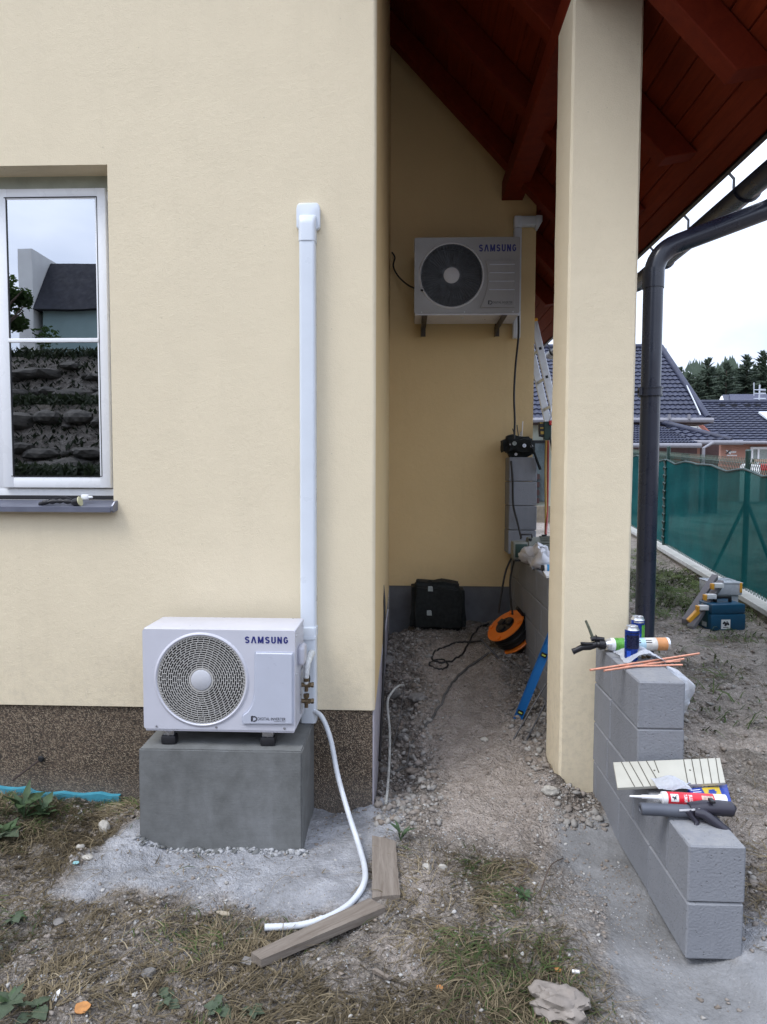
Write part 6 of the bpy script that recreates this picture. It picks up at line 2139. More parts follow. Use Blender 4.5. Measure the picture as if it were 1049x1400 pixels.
mb = MB(); mb.cyl(P(906, 500, YA + 7.5), P(906, 478, YA + 7.5), .12, 10); mb.cyl(P(906, 481, YA + 7.5), P(906, 477, YA + 7.5), .17, 10); mb.build('flue', M['steel'], ra)
mb = MB(); mb.tube([(el.x, YA + 2.05, ez - .05), (er.x + .1, YA + 2.05, ez - .05)], .085, 8)
for px_ in (915, 942, 880): mb.box((P(px_, 573, YA + 2).x - .03, YA + 1.95, ez - .02), (P(px_, 573, YA + 2).x + .03, YA + 2.05, ez + .14))
mb.build('gutter', M['greygutter'], ra)
mb = MB(); mb.box((el.x + .2, YA + 2.7, .2), (er.x - .5, YA + 11, ez - .02)); wa = mb.build('wall', M['render_green'], hA)
mb = MB(); mb.box((el.x, YA + 2.1, ez - .16), (er.x, YA + 3.2, ez - .06)); mb.build('soffit', M['darkwood'], ra)
# veranda roof
vt, vb = P(870, 584, YA + 2.0), P(870, 607, YA - .4)
vx0, vx1 = P(790, 605, YA - .4).x, P(954, 605, YA - .4).x
vx2 = P(989, 604, YA + 1).x
Ov = Vector((vx0, YA - .4, vb.z)); Vv = Vector((0, 2.45, vt.z - vb.z + .05)); lu = vx1 - vx0
vs, fs = tiled(Ov, Ue, Vv, lu, Vv.length, 34, 8, clip=lambda t_: (0, lu - .25 * t_), depth=.045, wave=.045)
mb = MB(); mb.add(vs, fs); rv = mb.build('veranda_roof', M['tile_blue'], hA, recalc=False)
Ov2 = Vector((vx1 - .1, YA + .5, P(960, 603, YA + .5).z)); lu2 = vx2 - vx1 + .1; Vv2 = Vector((0, 1.6, P(900, 581, YA + 2.1).z - Ov2.z))
vs, fs = tiled(Ov2, Ue, Vv2, lu2, Vv2.length, 6, 5, clip=lambda t_: (0, lu2 * (1 - .95 * t_)), depth=.045, wave=.045)
mb = MB(); mb.add(vs, fs); mb.build('side_roof', M['tile_blue'], rv, recalc=False)
mb = MB(); mb.tube([Vector((vx2, YA + .5, Ov2.z + .03)), Vector((P(905, 580, YA + 2.1).x, YA + 2.1, Ov2.z + Vv2.z + .08))], .10, 8); mb.build('ridge_tile', M['tile_blue'], rv, smooth=50)
mb = MB(); mb.tube([(vx0, YA - .52, vb.z - .05), (vx1 + .05, YA - .52, vb.z - .05)], .07, 8); mb.tube([(vx1, YA + .4, Ov2.z - .05), (vx2 + .3, YA + .4, Ov2.z - .05)], .07, 8); mb.build('gutter', M['greygutter'], rv)
mb = MB(); mb.box((vx0, YA - .38, vb.z - .28), (vx1, YA - .25, vb.z - .02)); mb.box((vx0, YA - .3, vb.z - .1), (vx1, YA + 2.6, vb.z - .03)); mb.build('veranda_beam', M['darkwood'], rv)
for px_ in (936, 800):
    mb = MB(); x = P(px_, 620, YA - .2).x; mb.box((x - .07, YA - .3, .3), (x + .07, YA - .16, vb.z - .1)); mb.build('veranda_post', M['darkwood'], hA)
mb = MB(); x = P(966, 620, YA).x; mb.tube([(x, YA + .2, .3), (x, YA + .2, P(966, 612, YA).z), (x + .35, YA + .35, Ov2.z - .05)], .05, 8); mb.build('downpipe', M['greygutter'], hA)
# terracotta annex behind the veranda
ax0, ax1 = P(944, 620, YA + 1.3).x, P(957, 620, YA + 1.3).x
mb = MB(); mb.box((ax0, YA + 1.3, .2), (ax1, YA + 2.6, Ov2.z + .1)); mb.build('annex_wall', M['terracotta'], hA)
mb = MB(); mb.box((ax1, YA + 1.6, .2), (P(983, 620, YA + 1.6).x, YA + 2.6, Ov2.z)); mb.build('shed_boards', M['darkwood'], hA)
mb = MB(); q = P(880, 612, YA + 2.6); mb.box((P(869, 612, YA + 2.6).x, YA + 2.6, 1.0), (P(884, 612, YA + 2.6).x, YA + 2.69, q.z + .3)); mb.build('window', simple('pale_window_film', (.45, .48, .6), .3), hA)
mb = MB(); mb.box((P(931, 612, YA + 2.6).x, YA + 2.55, 1.0), (P(937, 612, YA + 2.6).x, YA + 2.69, q.z + .5)); mb.build('door_frame', M['upvc'], hA)
# openings seen between porch and pillar: window with shutter boards
mb = MB(); x0_, x1_ = P(728, 640, YA + 2.6).x, P(748, 640, YA + 2.6).x
z0_, z1_ = P(735, 686, YA + 2.6).z, P(735, 606, YA + 2.6).z
mb.box((x0_, YA + 2.6, z0_), (x1_, YA + 2.68, z1_)); wA = mb.build('window', M['housewindow'], hA)
mb = MB(); mb.box((x0_ - .1, YA + 2.58, z1_), (x1_ + .1, YA + 2.66, z1_ + .1)); mb.build('lintel', M['dark'], wA)
mb = MB(); mb.box((P(740, 650, YA).x, YA + 2.5, z0_), (P(746, 650, YA).x, YA + 2.6, P(735, 632, YA + 2.6).z)); mb.build('frame', M['upvc'], wA)
for k in range(4):
    py_ = 648 + 11 * k
    mb = MB(); mb.box((x0_ - .3, YA + 2.48, P(735, py_ + 7, YA + 2.5).z), (P(738, 650, YA + 2.5).x, YA + 2.56, P(735, py_, YA + 2.5).z)); mb.build('shutter_board', M['darkwood'], wA)
mb = MB(); mb.box((P(716, 690, YA - 3).x, YA - 3, .2), (P(790, 690, YA - 3).x, YA - 2.8, P(735, 692, YA - 3).z)); o = mb.build('garden_wall', M['concrete_base'], loc=(P(740, 690, YA - 3).x, YA - 3, .2)); tag(o, 'low grey garden wall seen between the porch and the pillar', 'garden wall', kind='thing')

# house B: terracotta, blue gabled roof
YBh = 32.0
hB = thing('neighbour_house', (P(1020, 600, YBh + 4).x, YBh + 4, .4), 'terracotta house with long blue gabled roof and skylight beyond the veranda', 'house')
evl = P(984, 604, YBh); rdl = P(970, 551, YBh + 5)
L_ = 16.0
Ob = Vector((evl.x, YBh, evl.z)); Vb = Vector((rdl.x - evl.x - .0, 5, rdl.z - evl.z))
Vup = Vector((0, 5, rdl.z - evl.z))
vs, fs = tiled(Ob, Ue, Vup, L_, Vup.length, 44, 17, depth=.06, wave=.03, ku=3)
mb = MB(); mb.add(vs, fs)
rb_ = mb.build('roof', M['tile_blue'], hB, recalc=False)
mb = MB(); mb.add([Ob + Vup, Ob + Vup + Vector((L_, 0, 0)), Ob + Vector((L_, 10, 0)), Ob + Vector((0, 10, 0))], [(0, 1, 2, 3)]); mb.build('rear_roof', M['tile_blue'], rb_, recalc=False)
mb = MB(); mb.tube([Ob + Vup + Vector((-.1, 0, .05)), Ob + Vup + Vector((L_, 0, .05))], .12, 8); mb.build('ridge_tile', M['tile_blue'], rb_)
mb = MB(); mb.prism([Ob + Vector((.25, .4, -.1)), Ob + Vector((.25, 9.6, -.1)), Ob + Vup + Vector((.25, 0, -.25))], (.2, 0, 0)); mb.build('gable_wall', M['render_white'], hB)
mb = MB(); mb.prism([Ob + Vector((-.05, 0, .05)), Ob + Vup + Vector((-.05, 0, .08)), Ob + Vup + Vector((-.05, 0, -.15)), Ob + Vector((-.05, 0, -.15))], (.08, 0, 0)); mb.build('bargeboard', simple('red_brown_bargeboard', (.2, .06, .04), .7), rb_)
mb = MB(); mb.box((Ob.x + .3, YBh + .5, .2), (Ob.x + L_, YBh + 9, Ob.z + .05)); mb.build('wall', M['terracotta'], hB)
mb = MB(); mb.box((P(966, 580, YBh + 4).x - .4, YBh + 3, .2), (Ob.x + .2, YBh + 9, P(966, 577, YBh + 3).z)); mb.build('wing_wall', M['render_white'], hB)
mb = MB(); x = Ob.x + .24; mb.box((x - .03, YBh + 3.6, P(975, 583, YBh + 4).z), (x, YBh + 4.4, P(975, 575, YBh + 4).z)); mb.build('window', M['housewindow'], hB)
mb = MB(); mb.tube([(Ob.x, YBh - .08, Ob.z - .04), (Ob.x + L_, YBh - .08, Ob.z - .04)], .08, 8); mb.build('gutter', M['greygutter'], rb_)
sk = P(1046, 577, YBh + 2.6); mb = MB(); e = Vup.normalized()
c = Ob + Vup * ((sk.z - Ob.z) / Vup.z); c.x = sk.x
nb_ = Ue.cross(e)
mb.prism([c + nb_ * .08, c + nb_ * .08 + Ue * .8, c + nb_ * .08 + Ue * .8 + e * 1.0, c + nb_ * .08 + e * 1.0], nb_ * .1); mb.build('skylight', simple('skylight_glass', (.7, .75, .8), .1), rb_)
for px_ in (986, 1002, 1020, 1034):
    c = P(px_, 556, YBh + 4.6); mb = MB(); mb.box((c.x - .12, c.y - .25, c.z - .05), (c.x + .12, c.y + .05, c.z + .12)); mb.build('vent_tile', M['tile_dark'], rb_)
# windows of the terracotta front
wx0, wx1 = P(1025, 620, YBh + .5).x, P(1060, 620, YBh + .5).x
wz0, wz1 = P(1030, 640, YBh + .5).z, P(1030, 611, YBh + .5).z
mb = MB(); frame_rect(mb, wx0, wx1, wz0, wz1, .12, YBh + .40, YBh + .5); mb.bbox((P(1034.5, 620, YBh + .5).x, YBh + .39, wz0), (P(1037, 620, YBh + .5).x, YBh + .49, wz1), .01); wB = mb.build('window', M['upvc'], hB)
mb = MB(); mb.box((wx0 + .05, YBh + .46, wz0 + .05), (wx1 - .05, YBh + .495, wz1 - .05)); mb.build('pane', M['curtain'], wB)
for (py_, w_, h_) in ((618.5, 13, 1.3), (623, 14, .8)):
    mb = MB(); c0_, c1_ = P(994, py_, YBh + .49), P(994 + w_, py_, YBh + .49)
    for q in range(8):
        xa = c0_.x + (c1_.x - c0_.x) * q / 8
        mb.box((xa, YBh + .485, c0_.z - .02 * h_), (xa + (c1_.x - c0_.x) / 8 * .75, YBh + .495, c0_.z + .05 * h_))
    o = mb.build('wall_lettering', M['print_white'], hB)
mb = MB()
c = P(996, 618, YBh + .48); 
for a in (.7, -.7, 2.4):
    mb.box((-.14, -.004, -.03), (.14, .004, .03), 0, Matrix.Translation(c) @ Matrix.Rotation(a, 4, 'Y'))
mb.build('wall_emblem', M['print_white'], hB)
# garden seat and sheet in front of it
mb = MB(); c = P(1029, 640, YBh - 2); mb.bbox((c.x - .35, YBh - 2, .5), (c.x + .4, YBh - 1.5, P(1029, 634, YBh - 2).z), .12); o = mb.build('plant_cover', M['white_matte'], smooth=50, loc=tuple(c)); tag(o, 'white fleece plant cover in front of the terracotta house', 'plant cover')
gs = thing('garden_bench', (P(1046, 640, YBh - 1.6).x, YBh - 1.6, .5), 'red cushioned garden bench with pale back rail by the terracotta house', 'garden bench')
cx0, cx1 = P(1037, 640, YBh - 1.6).x, P(1060, 640, YBh - 1.6).x
zz = P(1046, 640, YBh - 1.6).z
mb = MB(); mb.bbox((cx0 + .1, YBh - 1.6, zz - .1), (cx1, YBh - 1.1, zz + .2), .05); mb.build('cushion', M['redplastic'], gs)
mb = MB(); mb.box((cx0, YBh - 1.1, zz + .28), (cx1, YBh - 1.0, zz + .42)); mb.box((cx0, YBh - 1.1, .4), (cx0 + .08, YBh - 1.0, zz + .4)); mb.box((cx0, YBh - 1.6, .4), (cx0 + .08, YBh - 1.52, zz + .1)); mb.box((cx1 - .08, YBh - 1.1, .4), (cx1, YBh - 1.0, zz + .4)); mb.build('frame', M['chipwood'], gs)
# aerial on house B's ridge
ar = thing('roof_aerial', P(1038, 550, YBh + 5), 'tall pale metal aerial standing on the ridge of the terracotta house', 'aerial')
mb = MB(); c = P(1038, 550, YBh + 5); zt_ = P(1038, 526, YBh + 5).z
mb.tube([c, Vector((c.x, c.y, zt_))], .04, 6); c2 = P(1031, 550, YBh + 5); mb.tube([P(1031, 541, YBh + 5), P(1031, 523, YBh + 5)], .025, 6); mb.build('mast', M['steel'], ar)
for py_ in (533, 538, 545):
    mb = MB(); mb.tube([P(1031, py_, YBh + 5), P(1047, py_ + .5, YBh + 5)], .03, 6)
    for q in range(5): mb.tube([P(1040 + q * 1.6, py_ - 1.5, YBh + 5), P(1040 + q * 1.6, py_ + 1.8, YBh + 5)], .02, 4)
    mb.build('antenna_arm', M['steel'], ar)

# house C: roof with solar panels farther off
YCh = 46.0
hC = thing('neighbour_house', (P(1020, 545, YCh).x, YCh + 3, .4), 'farthest house showing only its white gable and dark blue solar roof', 'house')
a_, b2 = P(990, 551, YCh), P(1075, 551, YCh); c_, d_ = P(1075, 539.5, YCh + 4), P(988, 539.5, YCh + 4)
mb = MB(); mb.add([a_, b2, c_, d_], [(0, 1, 2, 3)]); mb.add([d_, c_, c_ + Vector((0, 4, -2)), d_ + Vector((0, 4, -2))], [(0, 1, 2, 3)]); mb.build('roof', M['tile_blue'], hC, recalc=False)
nC = (b2 - a_).cross(d_ - a_).normalized()
mb = MB(); mb.prism([a_.lerp(b2, .1).lerp(d_.lerp(c_, .1), .15), a_.lerp(b2, .95).lerp(d_.lerp(c_, .95), .15), a_.lerp(b2, .95).lerp(d_.lerp(c_, .95), .85), a_.lerp(b2, .1).lerp(d_.lerp(c_, .1), .85)], nC * .12); mb.build('solar_panel', simple('solar_panel_glass', (.01, .012, .05), .55), hC)
mb = MB(); mb.prism([P(983, 552, YCh), P(991, 552, YCh), P(988, 541, YCh + 1)], (0, .2, 0)); mb.box((P(984, 555, YCh).x, YCh + .1, .3), (c_.x, YCh + 7, a_.z - .02)); mb.build('wall', M['render_white'], hC)

# ================================================================ TREES
def spruce(px_, top_py, y, label, wid, seed):
    r = random.Random(seed)
    b_ = P(px_, 650, y); x = b_.x; zt_ = P(px_, top_py, y).z; z0 = .5
    H = zt_ - z0
    t = thing('spruce_tree', (x, y, z0), label, 'spruce tree', 'spruces behind the houses')
    mb = MB(); mb.tube([(x, y, z0), (x, y, z0 + H * .5), (x, y, zt_)], [.28, .16, .02], 6); mb.build('trunk', M['bark'], t)
    V, Fc = [], []
    nl = int(40)
    for l in range(nl):
        f = l / (nl - 1)
        z = z0 + H * (.12 + .87 * f)
        R_ = wid * (1 - f) ** .8 * r.uniform(.72, 1.12) + .10
        nb_ = int(13 - 7 * f)
        for k in range(nb_):
            a = 2 * math.pi * (k + r.random()) / nb_
            L = R_ * r.uniform(.45, 1.2); z = z0 + H * min(.985, .12 + .87 * f + r.uniform(-.025, .025))
            dz = -L * (.28 + .25 * (1 - f)) + .25 * f
            for q in range(5):
                s0, s1 = q / 5, (q + 1.5) / 5
                w_ = (.34 - .22 * s0) * min(1, .35 + L / 2.4)
                p = Vector((x + math.cos(a) * L * s0, y + math.sin(a) * L * s0, z + dz * s0))
                e = Vector((x + math.cos(a) * L * s1, y + math.sin(a) * L * s1, z + dz * s1 + .1 * s1))
                sd = Vector((-math.sin(a), math.cos(a), 0)) * w_ * r.uniform(.7, 1.4)
                dr = Vector((0, 0, -w_ * r.uniform(.6, 1.5)))
                n = len(V)
                V += [p, e + sd + dr * .5, e + Vector((math.cos(a), math.sin(a), .1)) * .25, e - sd + dr * .7]
                Fc += [(n, n + 1, n + 2, n + 3)]
                n = len(V)
                V += [p + Vector((0, 0, .05)), e + dr * 1.3, e + Vector((math.cos(a), math.sin(a), 0)) * .1]
                V.append(p + dr)
                Fc.append((n, n + 3, n + 1, n + 2))
    o = npmesh('crown', np.array([tuple(v - Vector((x, y, z0))) for v in V]), np.array(Fc), M['spruce'], parent=t)
    return t


spr = [(950, 517, 55, 2.8), (964, 492, 56, 3.6), (978, 506, 60, 3.8), (989, 497, 54, 3.3), (1002, 508, 60, 3.8), (1016, 488, 55, 3.9), (1027, 500, 61, 3.6), (1038, 482, 55, 4.1), (1052, 494, 58, 4.1), (1066, 488, 56, 4.1), (926, 504, 62, 2.9), (938, 512, 64, 3.5), (915, 500, 66, 3.2)]
slab = ['short spruce just right of the hipped roof slope', 'tall spruce with a pointed tip, second from the hipped roof', 'spruce in the gap between two taller spruces above the white gable', 'spruce directly above the white gable of the farthest house', 'lower spruce behind the solar roof house', 'tall slender spruce behind the middle of the solar roof', 'spruce rising just left of the aerial', 'tallest spruce directly behind the aerial', 'spruce at the right picture edge right of the aerial', 'spruce outside the right edge beyond the aerial', 'spruce tip peeping over the hip of the blue roof', 'spruce tip low beside the hip of the blue roof', 'spruce tip highest up the blue hip near the flue']
spr += [(957, 508, 68, 4.2), (971, 503, 70, 4.5), (995, 505, 69, 4.4), (1009, 500, 70, 4.6), (1022, 506, 68, 4.5), (1044, 502, 70, 4.6), (944, 514, 69, 4.0), (984, 510, 71, 4.4)]
slab += ['farther spruce filling the gap right of the hip', 'farther spruce just right of the second tall tip', 'farther spruce above the left end of the solar roof', 'farther spruce above the left half of the solar roof', 'farther spruce left of the aerial behind the front row', 'farther spruce at the right edge between two tall ones', 'farther spruce partly hidden by the blue hip', 'farther spruce straight above the white gable peak']
for k, (a_, b2, c_, w_) in enumerate(spr): spruce(a_, b2, c_, slab[k], w_, 40 + k)
# far wood behind: one mass
V, Fc = [], []
r = random.Random(5)
for k in range(9000):
    px_ = r.uniform(680, 1400); y = r.uniform(72, 95)
    top = 505 + 7 * math.sin(px_ * .05) + 8 * math.sin(px_ * .13 + 1)
    b_ = P(px_, 600, y); zt_ = P(px_, top, y).z
    z = .5 + (zt_ - .5) * r.random() ** .7
    w_ = r.uniform(.3, .75)
    a = r.uniform(0, 6.28)
    n = len(V)
    V += [(b_.x, y, z + w_ * 1.4), (b_.x + w_ * math.cos(a), y + w_ * math.sin(a), z - .4), (b_.x - w_ * math.cos(a) * .8, y - w_ * math.sin(a), z - .6 * r.random()), (b_.x - w_ * .2, y, z + w_ * .4)]
    Fc.append((n, n + 1, n + 2, n + 3))
o = npmesh('far_wood', np.array(V), np.array(Fc), M['spruce'])
tag(o, 'dark spruce wood closing the view behind the houses', 'wood', kind='stuff')


def leafy_tree(x, y, z0, H, R_, label, seed, n=2600, group=None):
    r = random.Random(seed)
    t = thing('leafy_tree', (x, y, z0), label, 'tree', group)
    mb = MB(); mb.tube([(x, y, z0), (x + .1, y, z0 + H * .4), (x, y, z0 + H * .85)], [.16, .11, .03], 7)
    for k in range(7):
        a = r.uniform(0, 6.28); zz = z0 + H * r.uniform(.3, .7)
        mb.tube([(x, y, zz), (x + math.cos(a) * R_ * .7, y + math.sin(a) * R_ * .7, zz + H * .2)], [.06, .015], 5)
    mb.build('trunk', M['bark'], t)
    V, Fc = [], []
    cl = [(Vector((r.gauss(0, .45) * R_, r.gauss(0, .45) * R_, H * r.uniform(.4, .95))), r.uniform(.25, .5) * R_) for _ in range(16)]
    for k in range(n):
        c, rr = r.choice(cl)
        d = Vector((r.gauss(0, 1), r.gauss(0, 1), r.gauss(0, 1))).normalized() * rr * r.random() ** .4
        p = c + d; s_ = r.uniform(.05, .12)
        u = Vector((r.gauss(0, 1), r.gauss(0, 1), r.gauss(0, .6))).normalized(); w_ = u.orthogonal().normalized()
        m_ = len(V); V += [p - u * s_, p + w_ * s_ * .5, p + u * s_, p - w_ * s_ * .5]; Fc.append((m_, m_ + 1, m_ + 2, m_ + 3))
    npmesh('crown', np.array([tuple(v) for v in V]), np.array(Fc), M['leafgreen'], parent=t)


# ================================================================ BEHIND THE PHOTOGRAPHER (seen in the window)
ht = float(gh(-12, -13.5))
hr_ = thing('hillside_house', (-9, -19, ht), 'pale green house with dark roof reflected in the window glass', 'house')
mb = MB(); mb.box((-13.3, -23, ht - .5), (-3, -17, ht + 2.75)); mb.build('wall', M['render_mint'], hr_)
mb = MB(); mb.prism([(-13.5, -16.7, ht + 2.7), (-13.5, -18.0, ht + 4.75), (-13.5, -23.4, ht + 2.7)], (12, 0, 0)); mb.build('roof', M['tile_dark'], hr_)
mb = MB(); mb.box((-14.05, -22, ht - .4), (-13.52, -16.8, ht + 4.9)); mb.build('side_wing', M['render_white'], hr_)
leafy_tree(-13.3, -14.6, ht, 3.3, 1.0, 'round leafy tree left of the house reflected in the window', 3)
leafy_tree(-11.2, -22, ht, 8.5, 1.6, 'tall thin tree reflected at the upper right of the window', 4, 1800)
tw = thing('stone_terrace', (-8, -6, 0), 'terraced bank of rough boulders reflected low in the window', 'stone terrace')
r = random.Random(12)
bmeshes = []
for k in range(6):
    bm = bmesh.new(); bmesh.ops.create_icosphere(bm, subdivisions=2, radius=1)
    for v in bm.verts: v.co *= 1 + r.uniform(-.16, .16); v.co.z *= .75
    me = bpy.data.meshes.new('boulder'); bm.to_mesh(me); bm.free(); me.materials.append(M['boulder']); bmeshes.append(me)
for row in range(3):
    for lay_ in range(3):
        x = -15.0
        while x < -3.0:
            s_ = r.uniform(.10, .34)
            y = -3.4 - row * 3.15 - lay_ * .35 + r.uniform(-.1, .1)
            o = bpy.data.objects.new('boulder', bmeshes[r.randrange(6)]); COL.objects.link(o); o.parent = tw
            o.location = Vector((x, y, float(gh(x, y)) + s_ * .2)) - ORG[tw.name]
            o.scale = (s_ * r.uniform(1, 2.2), s_, s_ * r.uniform(.6, 1)); o.rotation_euler = (0, 0, r.uniform(0, 6))
            x += s_ * 1.9

V, Fc = [], []
for k in range(60000):
    x, y = r.uniform(-15, -3), r.uniform(-13.2, -3.2)
    if (y + 3.2) % 3.15 > 1.9 and r.random() < .5: continue
    z = float(gh(x, y)); p = Vector((x, y, z + r.uniform(0, .22))); a = r.uniform(0, 6.28); s_ = r.uniform(.03, .085)
    u = Vector((math.cos(a), math.sin(a), r.uniform(.2, 1.4))) * s_; w_ = Vector((-math.sin(a), math.cos(a), .2)) * s_ * .5
    n = len(V); V += [p - u, p + w_, p + u, p - w_]; Fc.append((n, n + 1, n + 2, n + 3))
o = npmesh('bank_plants', np.array([tuple(v) for v in V]), np.array(Fc), M['ivy']); tag(o, 'dark ground cover between the boulders of the bank', 'ground cover', kind='stuff')

# ================================================================ STONES, GRAVEL, STRAW, WEEDS
ICO = bmesh.new(); bmesh.ops.create_icosphere(ICO, subdivisions=1, radius=1)
icv = np.array([v.co[:] for v in ICO.verts]); ICO.verts.index_update()
icf = np.array([[v.index for v in f.verts] for f in ICO.faces]); ICO.free()


def scatter_stones(name, n, area, dens, smin, smax, mats, label, power=2.5):
    x0, x1, y0, y1 = area
    X = rng.uniform(x0, x1, n * 6); Y = rng.uniform(y0, y1, n * 6)
    k = rng.random(n * 6) < dens(X, Y)
    X, Y = X[k][:n], Y[k][:n]
    n = len(X)
    sz = smin + (smax - smin) * rng.random(n) ** power
    Z = gfull(X, Y)
    V = icv[None] * rng.uniform(.45, 1.35, (n, len(icv), 1))
    sc_ = sz[:, None, None] * np.stack([rng.uniform(.8, 1.4, n), rng.uniform(.7, 1.1, n), rng.uniform(.5, .85, n)], 1)[:, None, :]
    V = V * sc_
    a = rng.uniform(0, 6.28, n); ca, sa = np.cos(a)[:, None], np.sin(a)[:, None]
    V = np.stack([V[..., 0] * ca - V[..., 1] * sa, V[..., 0] * sa + V[..., 1] * ca, V[..., 2]], -1)
    V += np.stack([X, Y, Z + sz * .18], 1)[:, None, :]
    Fc = icf[None] + (np.arange(n) * len(icv))[:, None, None]
    mi = np.repeat(rng.integers(0, len(mats), n), len(icf))
    o = npmesh(name, V.reshape(-1, 3), Fc.reshape(-1, 3), mats, mi)
    tag(o, label, name, kind='stuff')
    return o


out_wall = lambda X, Y: ((X > .98) & (X < 1.22) & (Y > 2.25) & (Y < 6)) | ((X > .8) & (X < 1.2) & (Y > 3.4) & (Y < 3.85)) | ((X < -.15) & (Y > YW)) | ((X < ped_x1 + .01) & (X > ped_x0 - .01) & (Y > YP - .01))


def d_gravel(X, Y):
    c, p, m = zones(X, Y)
    d = .20 + .8 * ss(3.0, 3.3, Y) * (ss(.3, .1, X) + ss(.5, .7, X)) + .35 * ss(.05, .2, fbm(X * 4, Y * 4, 3) - .5)
    d = d + .9 * np.exp(-((X - .82) / .17) ** 2 - ((Y - 3.05) / .35) ** 2) + .5 * ss(.93, .97, X) * ss(1.0, .99, X) * ss(3.4, 2.4, Y)
    d = d * (1 - .85 * np.clip(m, 0, 1)) * (1 - .8 * c) * (1 - .75 * p)
    return np.where(out_wall(X, Y), 0, d)


M['pebble_a'] = simple('dusty_pebble_grey', (.30, .285, .265), .95, var=.25, scale=20)
M['pebble_b'] = simple('dusty_pebble_brown', (.22, .185, .155), .95, var=.25, scale=20)
M['pebble_c'] = simple('dusty_pebble_pale', (.42, .41, .39), .95, var=.2, scale=20)
M['pebble_d'] = simple('dusty_pebble_taupe', (.25, .22, .195), .95, var=.25, scale=20)
mats_p = [M['pebble_d'], M['pebble_b'], M['pebble_d'], M['pebble_b'], M['pebble_d'], M['pebble_a'], M['pebble_d'], M['pebble_b'], M['pebble_c']]
scatter_stones('gravel', 26000, (-2.0, 1.7, 1.7, 5.9), d_gravel, .0015, .011, mats_p, 'loose gravel and crumbs scattered over the building site ground')
scatter_stones('rubble', 6000, (-.15, .97, 3.1, 5.8), lambda X, Y: np.where(out_wall(X, Y), 0, (ss(.28, .05, X) + .8 * ss(.62, .8, X)) * .9), .004, .028, [M['pebble_a'], M['pebble_d'], M['pebble_a'], M['pebble_b'], M['pebble_d']], 'broken rubble along both sides of the porch floor', 6)
scatter_stones('yard_gravel', 6000, (1.25, 5.5, 2.2, 9), lambda X, Y: .25 + .75 * ss(.0, .15, fbm(X * 1.3 + 5, Y * 1.3, 3) - .5), .005, .024, [M['pebble_a'], M['pebble_b'], M['pebble_d']], 'coarse gravel strewn over the yard beside the fence')

M['crust_a'] = simple('pale_mortar_crumb', (.36, .365, .375), .95, var=.25, scale=25)
scatter_stones('mortar_crumbs', 420, (ped_x0 - .02, ped_x1 + .03, YP - .045, YP + .004), lambda X, Y: ss(YP - .05, YP - .005, Y) * (.3 + .7 * ss(.45, .6, fbm(X * 9, Y * 9, 3))), .004, .017, [M['crust_a'], M['cement']], 'broken mortar crumbs along the foot of the pedestal', 3)
scatter_stones('dust_crumbs', 9000, (-1.4, 1.0, 1.8, 3.3), lambda X, Y: np.where(out_wall(X, Y), 0, .5 * ss(.42, .62, fbm(X * 3 + 60, Y * 3, 4)) * (1 - .8 * zones(X, Y)[0])), .001, .0045, [M['crust_a'], M['pebble_d'], M['pebble_b']], 'fine grit and crumbs on the dirt and cement', 2)

# named stones
def stone(px_, py_, w, label, mat, flat=.7, seed=0, group='pale stones on the ground', name='stone', cat='stone', det=2):
    r = random.Random(seed)
    c = G(px_, py_)
    c.z = gz(c.x, c.y)
    bm = bmesh.new(); bmesh.ops.create_icosphere(bm, subdivisions=det, radius=1)
    for v in bm.verts:
        q = fbm(np.array([v.co.x * 1.7 + seed * 3]), np.array([v.co.y * 1.7 + v.co.z * 1.3 + seed]), 3)[0]
        q2 = fbm(np.array([v.co.x * 5 + seed]), np.array([v.co.y * 5 + v.co.z * 4]), 2)[0]
        q3 = fbm(np.array([v.co.x * 11 + seed]), np.array([v.co.y * 11 + v.co.z * 9]), 3)[0] if det > 3 else .5
        v.co *= .62 + .65 * q + .25 * (q2 - .5) + .22 * (q3 - .5)
        v.co = Vector((v.co.x * w, v.co.y * w * .7, v.co.z * w * flat))
    mb = MB(); mb.bm(bm, 0, Matrix.Translation(c + Vector((0, 0, w * flat * .35))) @ Matrix.Rotation(r.uniform(-.4, .4), 4, 'Z'))
    o = mb.build(name, mat, smooth=35, loc=tuple(c)); tag(o, label, cat, group); return o


stone(143, 1135, .036, 'pale angular stone by the end of the blue strip', M['stone'], .95, 1)
stone(110, 1160, .022, 'small pale stone left of the larger flat one near the grass', M['stone'], .7, 2)
stone(120, 1173, .03, 'flat grey stone left of the cement apron', M['stone'], .4, 3)
stone(583, 1188, .021, 'round white pebble right of the short plank', M['stone'], .85, 4)
stone(605, 1187, .022, 'oval white pebble, right one of the pair beside the short plank', M['stone'], .6, 5)
stone(204, 1331, .026, 'angular grey stone in the dirt below the pedestal', M['stone_dark'], .6, 6)
stone(80, 1262, .026, 'grey stone lying in straw at the left', M['stone_dark'], .45, 7)
stone(592, 1178, .016, 'small grey pebble behind the two white pebbles', M['stone_dark'], .6, 8)
stone(572, 954, .07, 'broad flat grey rubble lump beside the white conduit', M['stone_dark'], .5, 9, det=3)
stone(540, 958, .05, 'dark rubble lump at the corner of the trench by the conduit', M['stone_dark'], .8, 10, det=3)
stone(528, 905, .08, 'large rubble lump against the side wall of the porch', M['stone_dark'], .6, 11, det=3)
stone(662, 1012, .03, 'pinkish grey lump on the trodden porch path', M['stone'], .5, 12)
stone(752, 1084, .045, 'pale chunk of mortar at the foot of the pillar', M['stone'], .6, 13, det=3)
stone(552, 1010, .045, 'grey lump beside the dusty cable in the trench', M['stone_dark'], .6, 14, det=3)
cl = stone(764, 1380, .10, 'rough lump of hardened concrete lying at the bottom right of the dirt', M['pebble_d'], .5, 21, group=None, name='concrete_lump', cat='concrete lump', det=4)

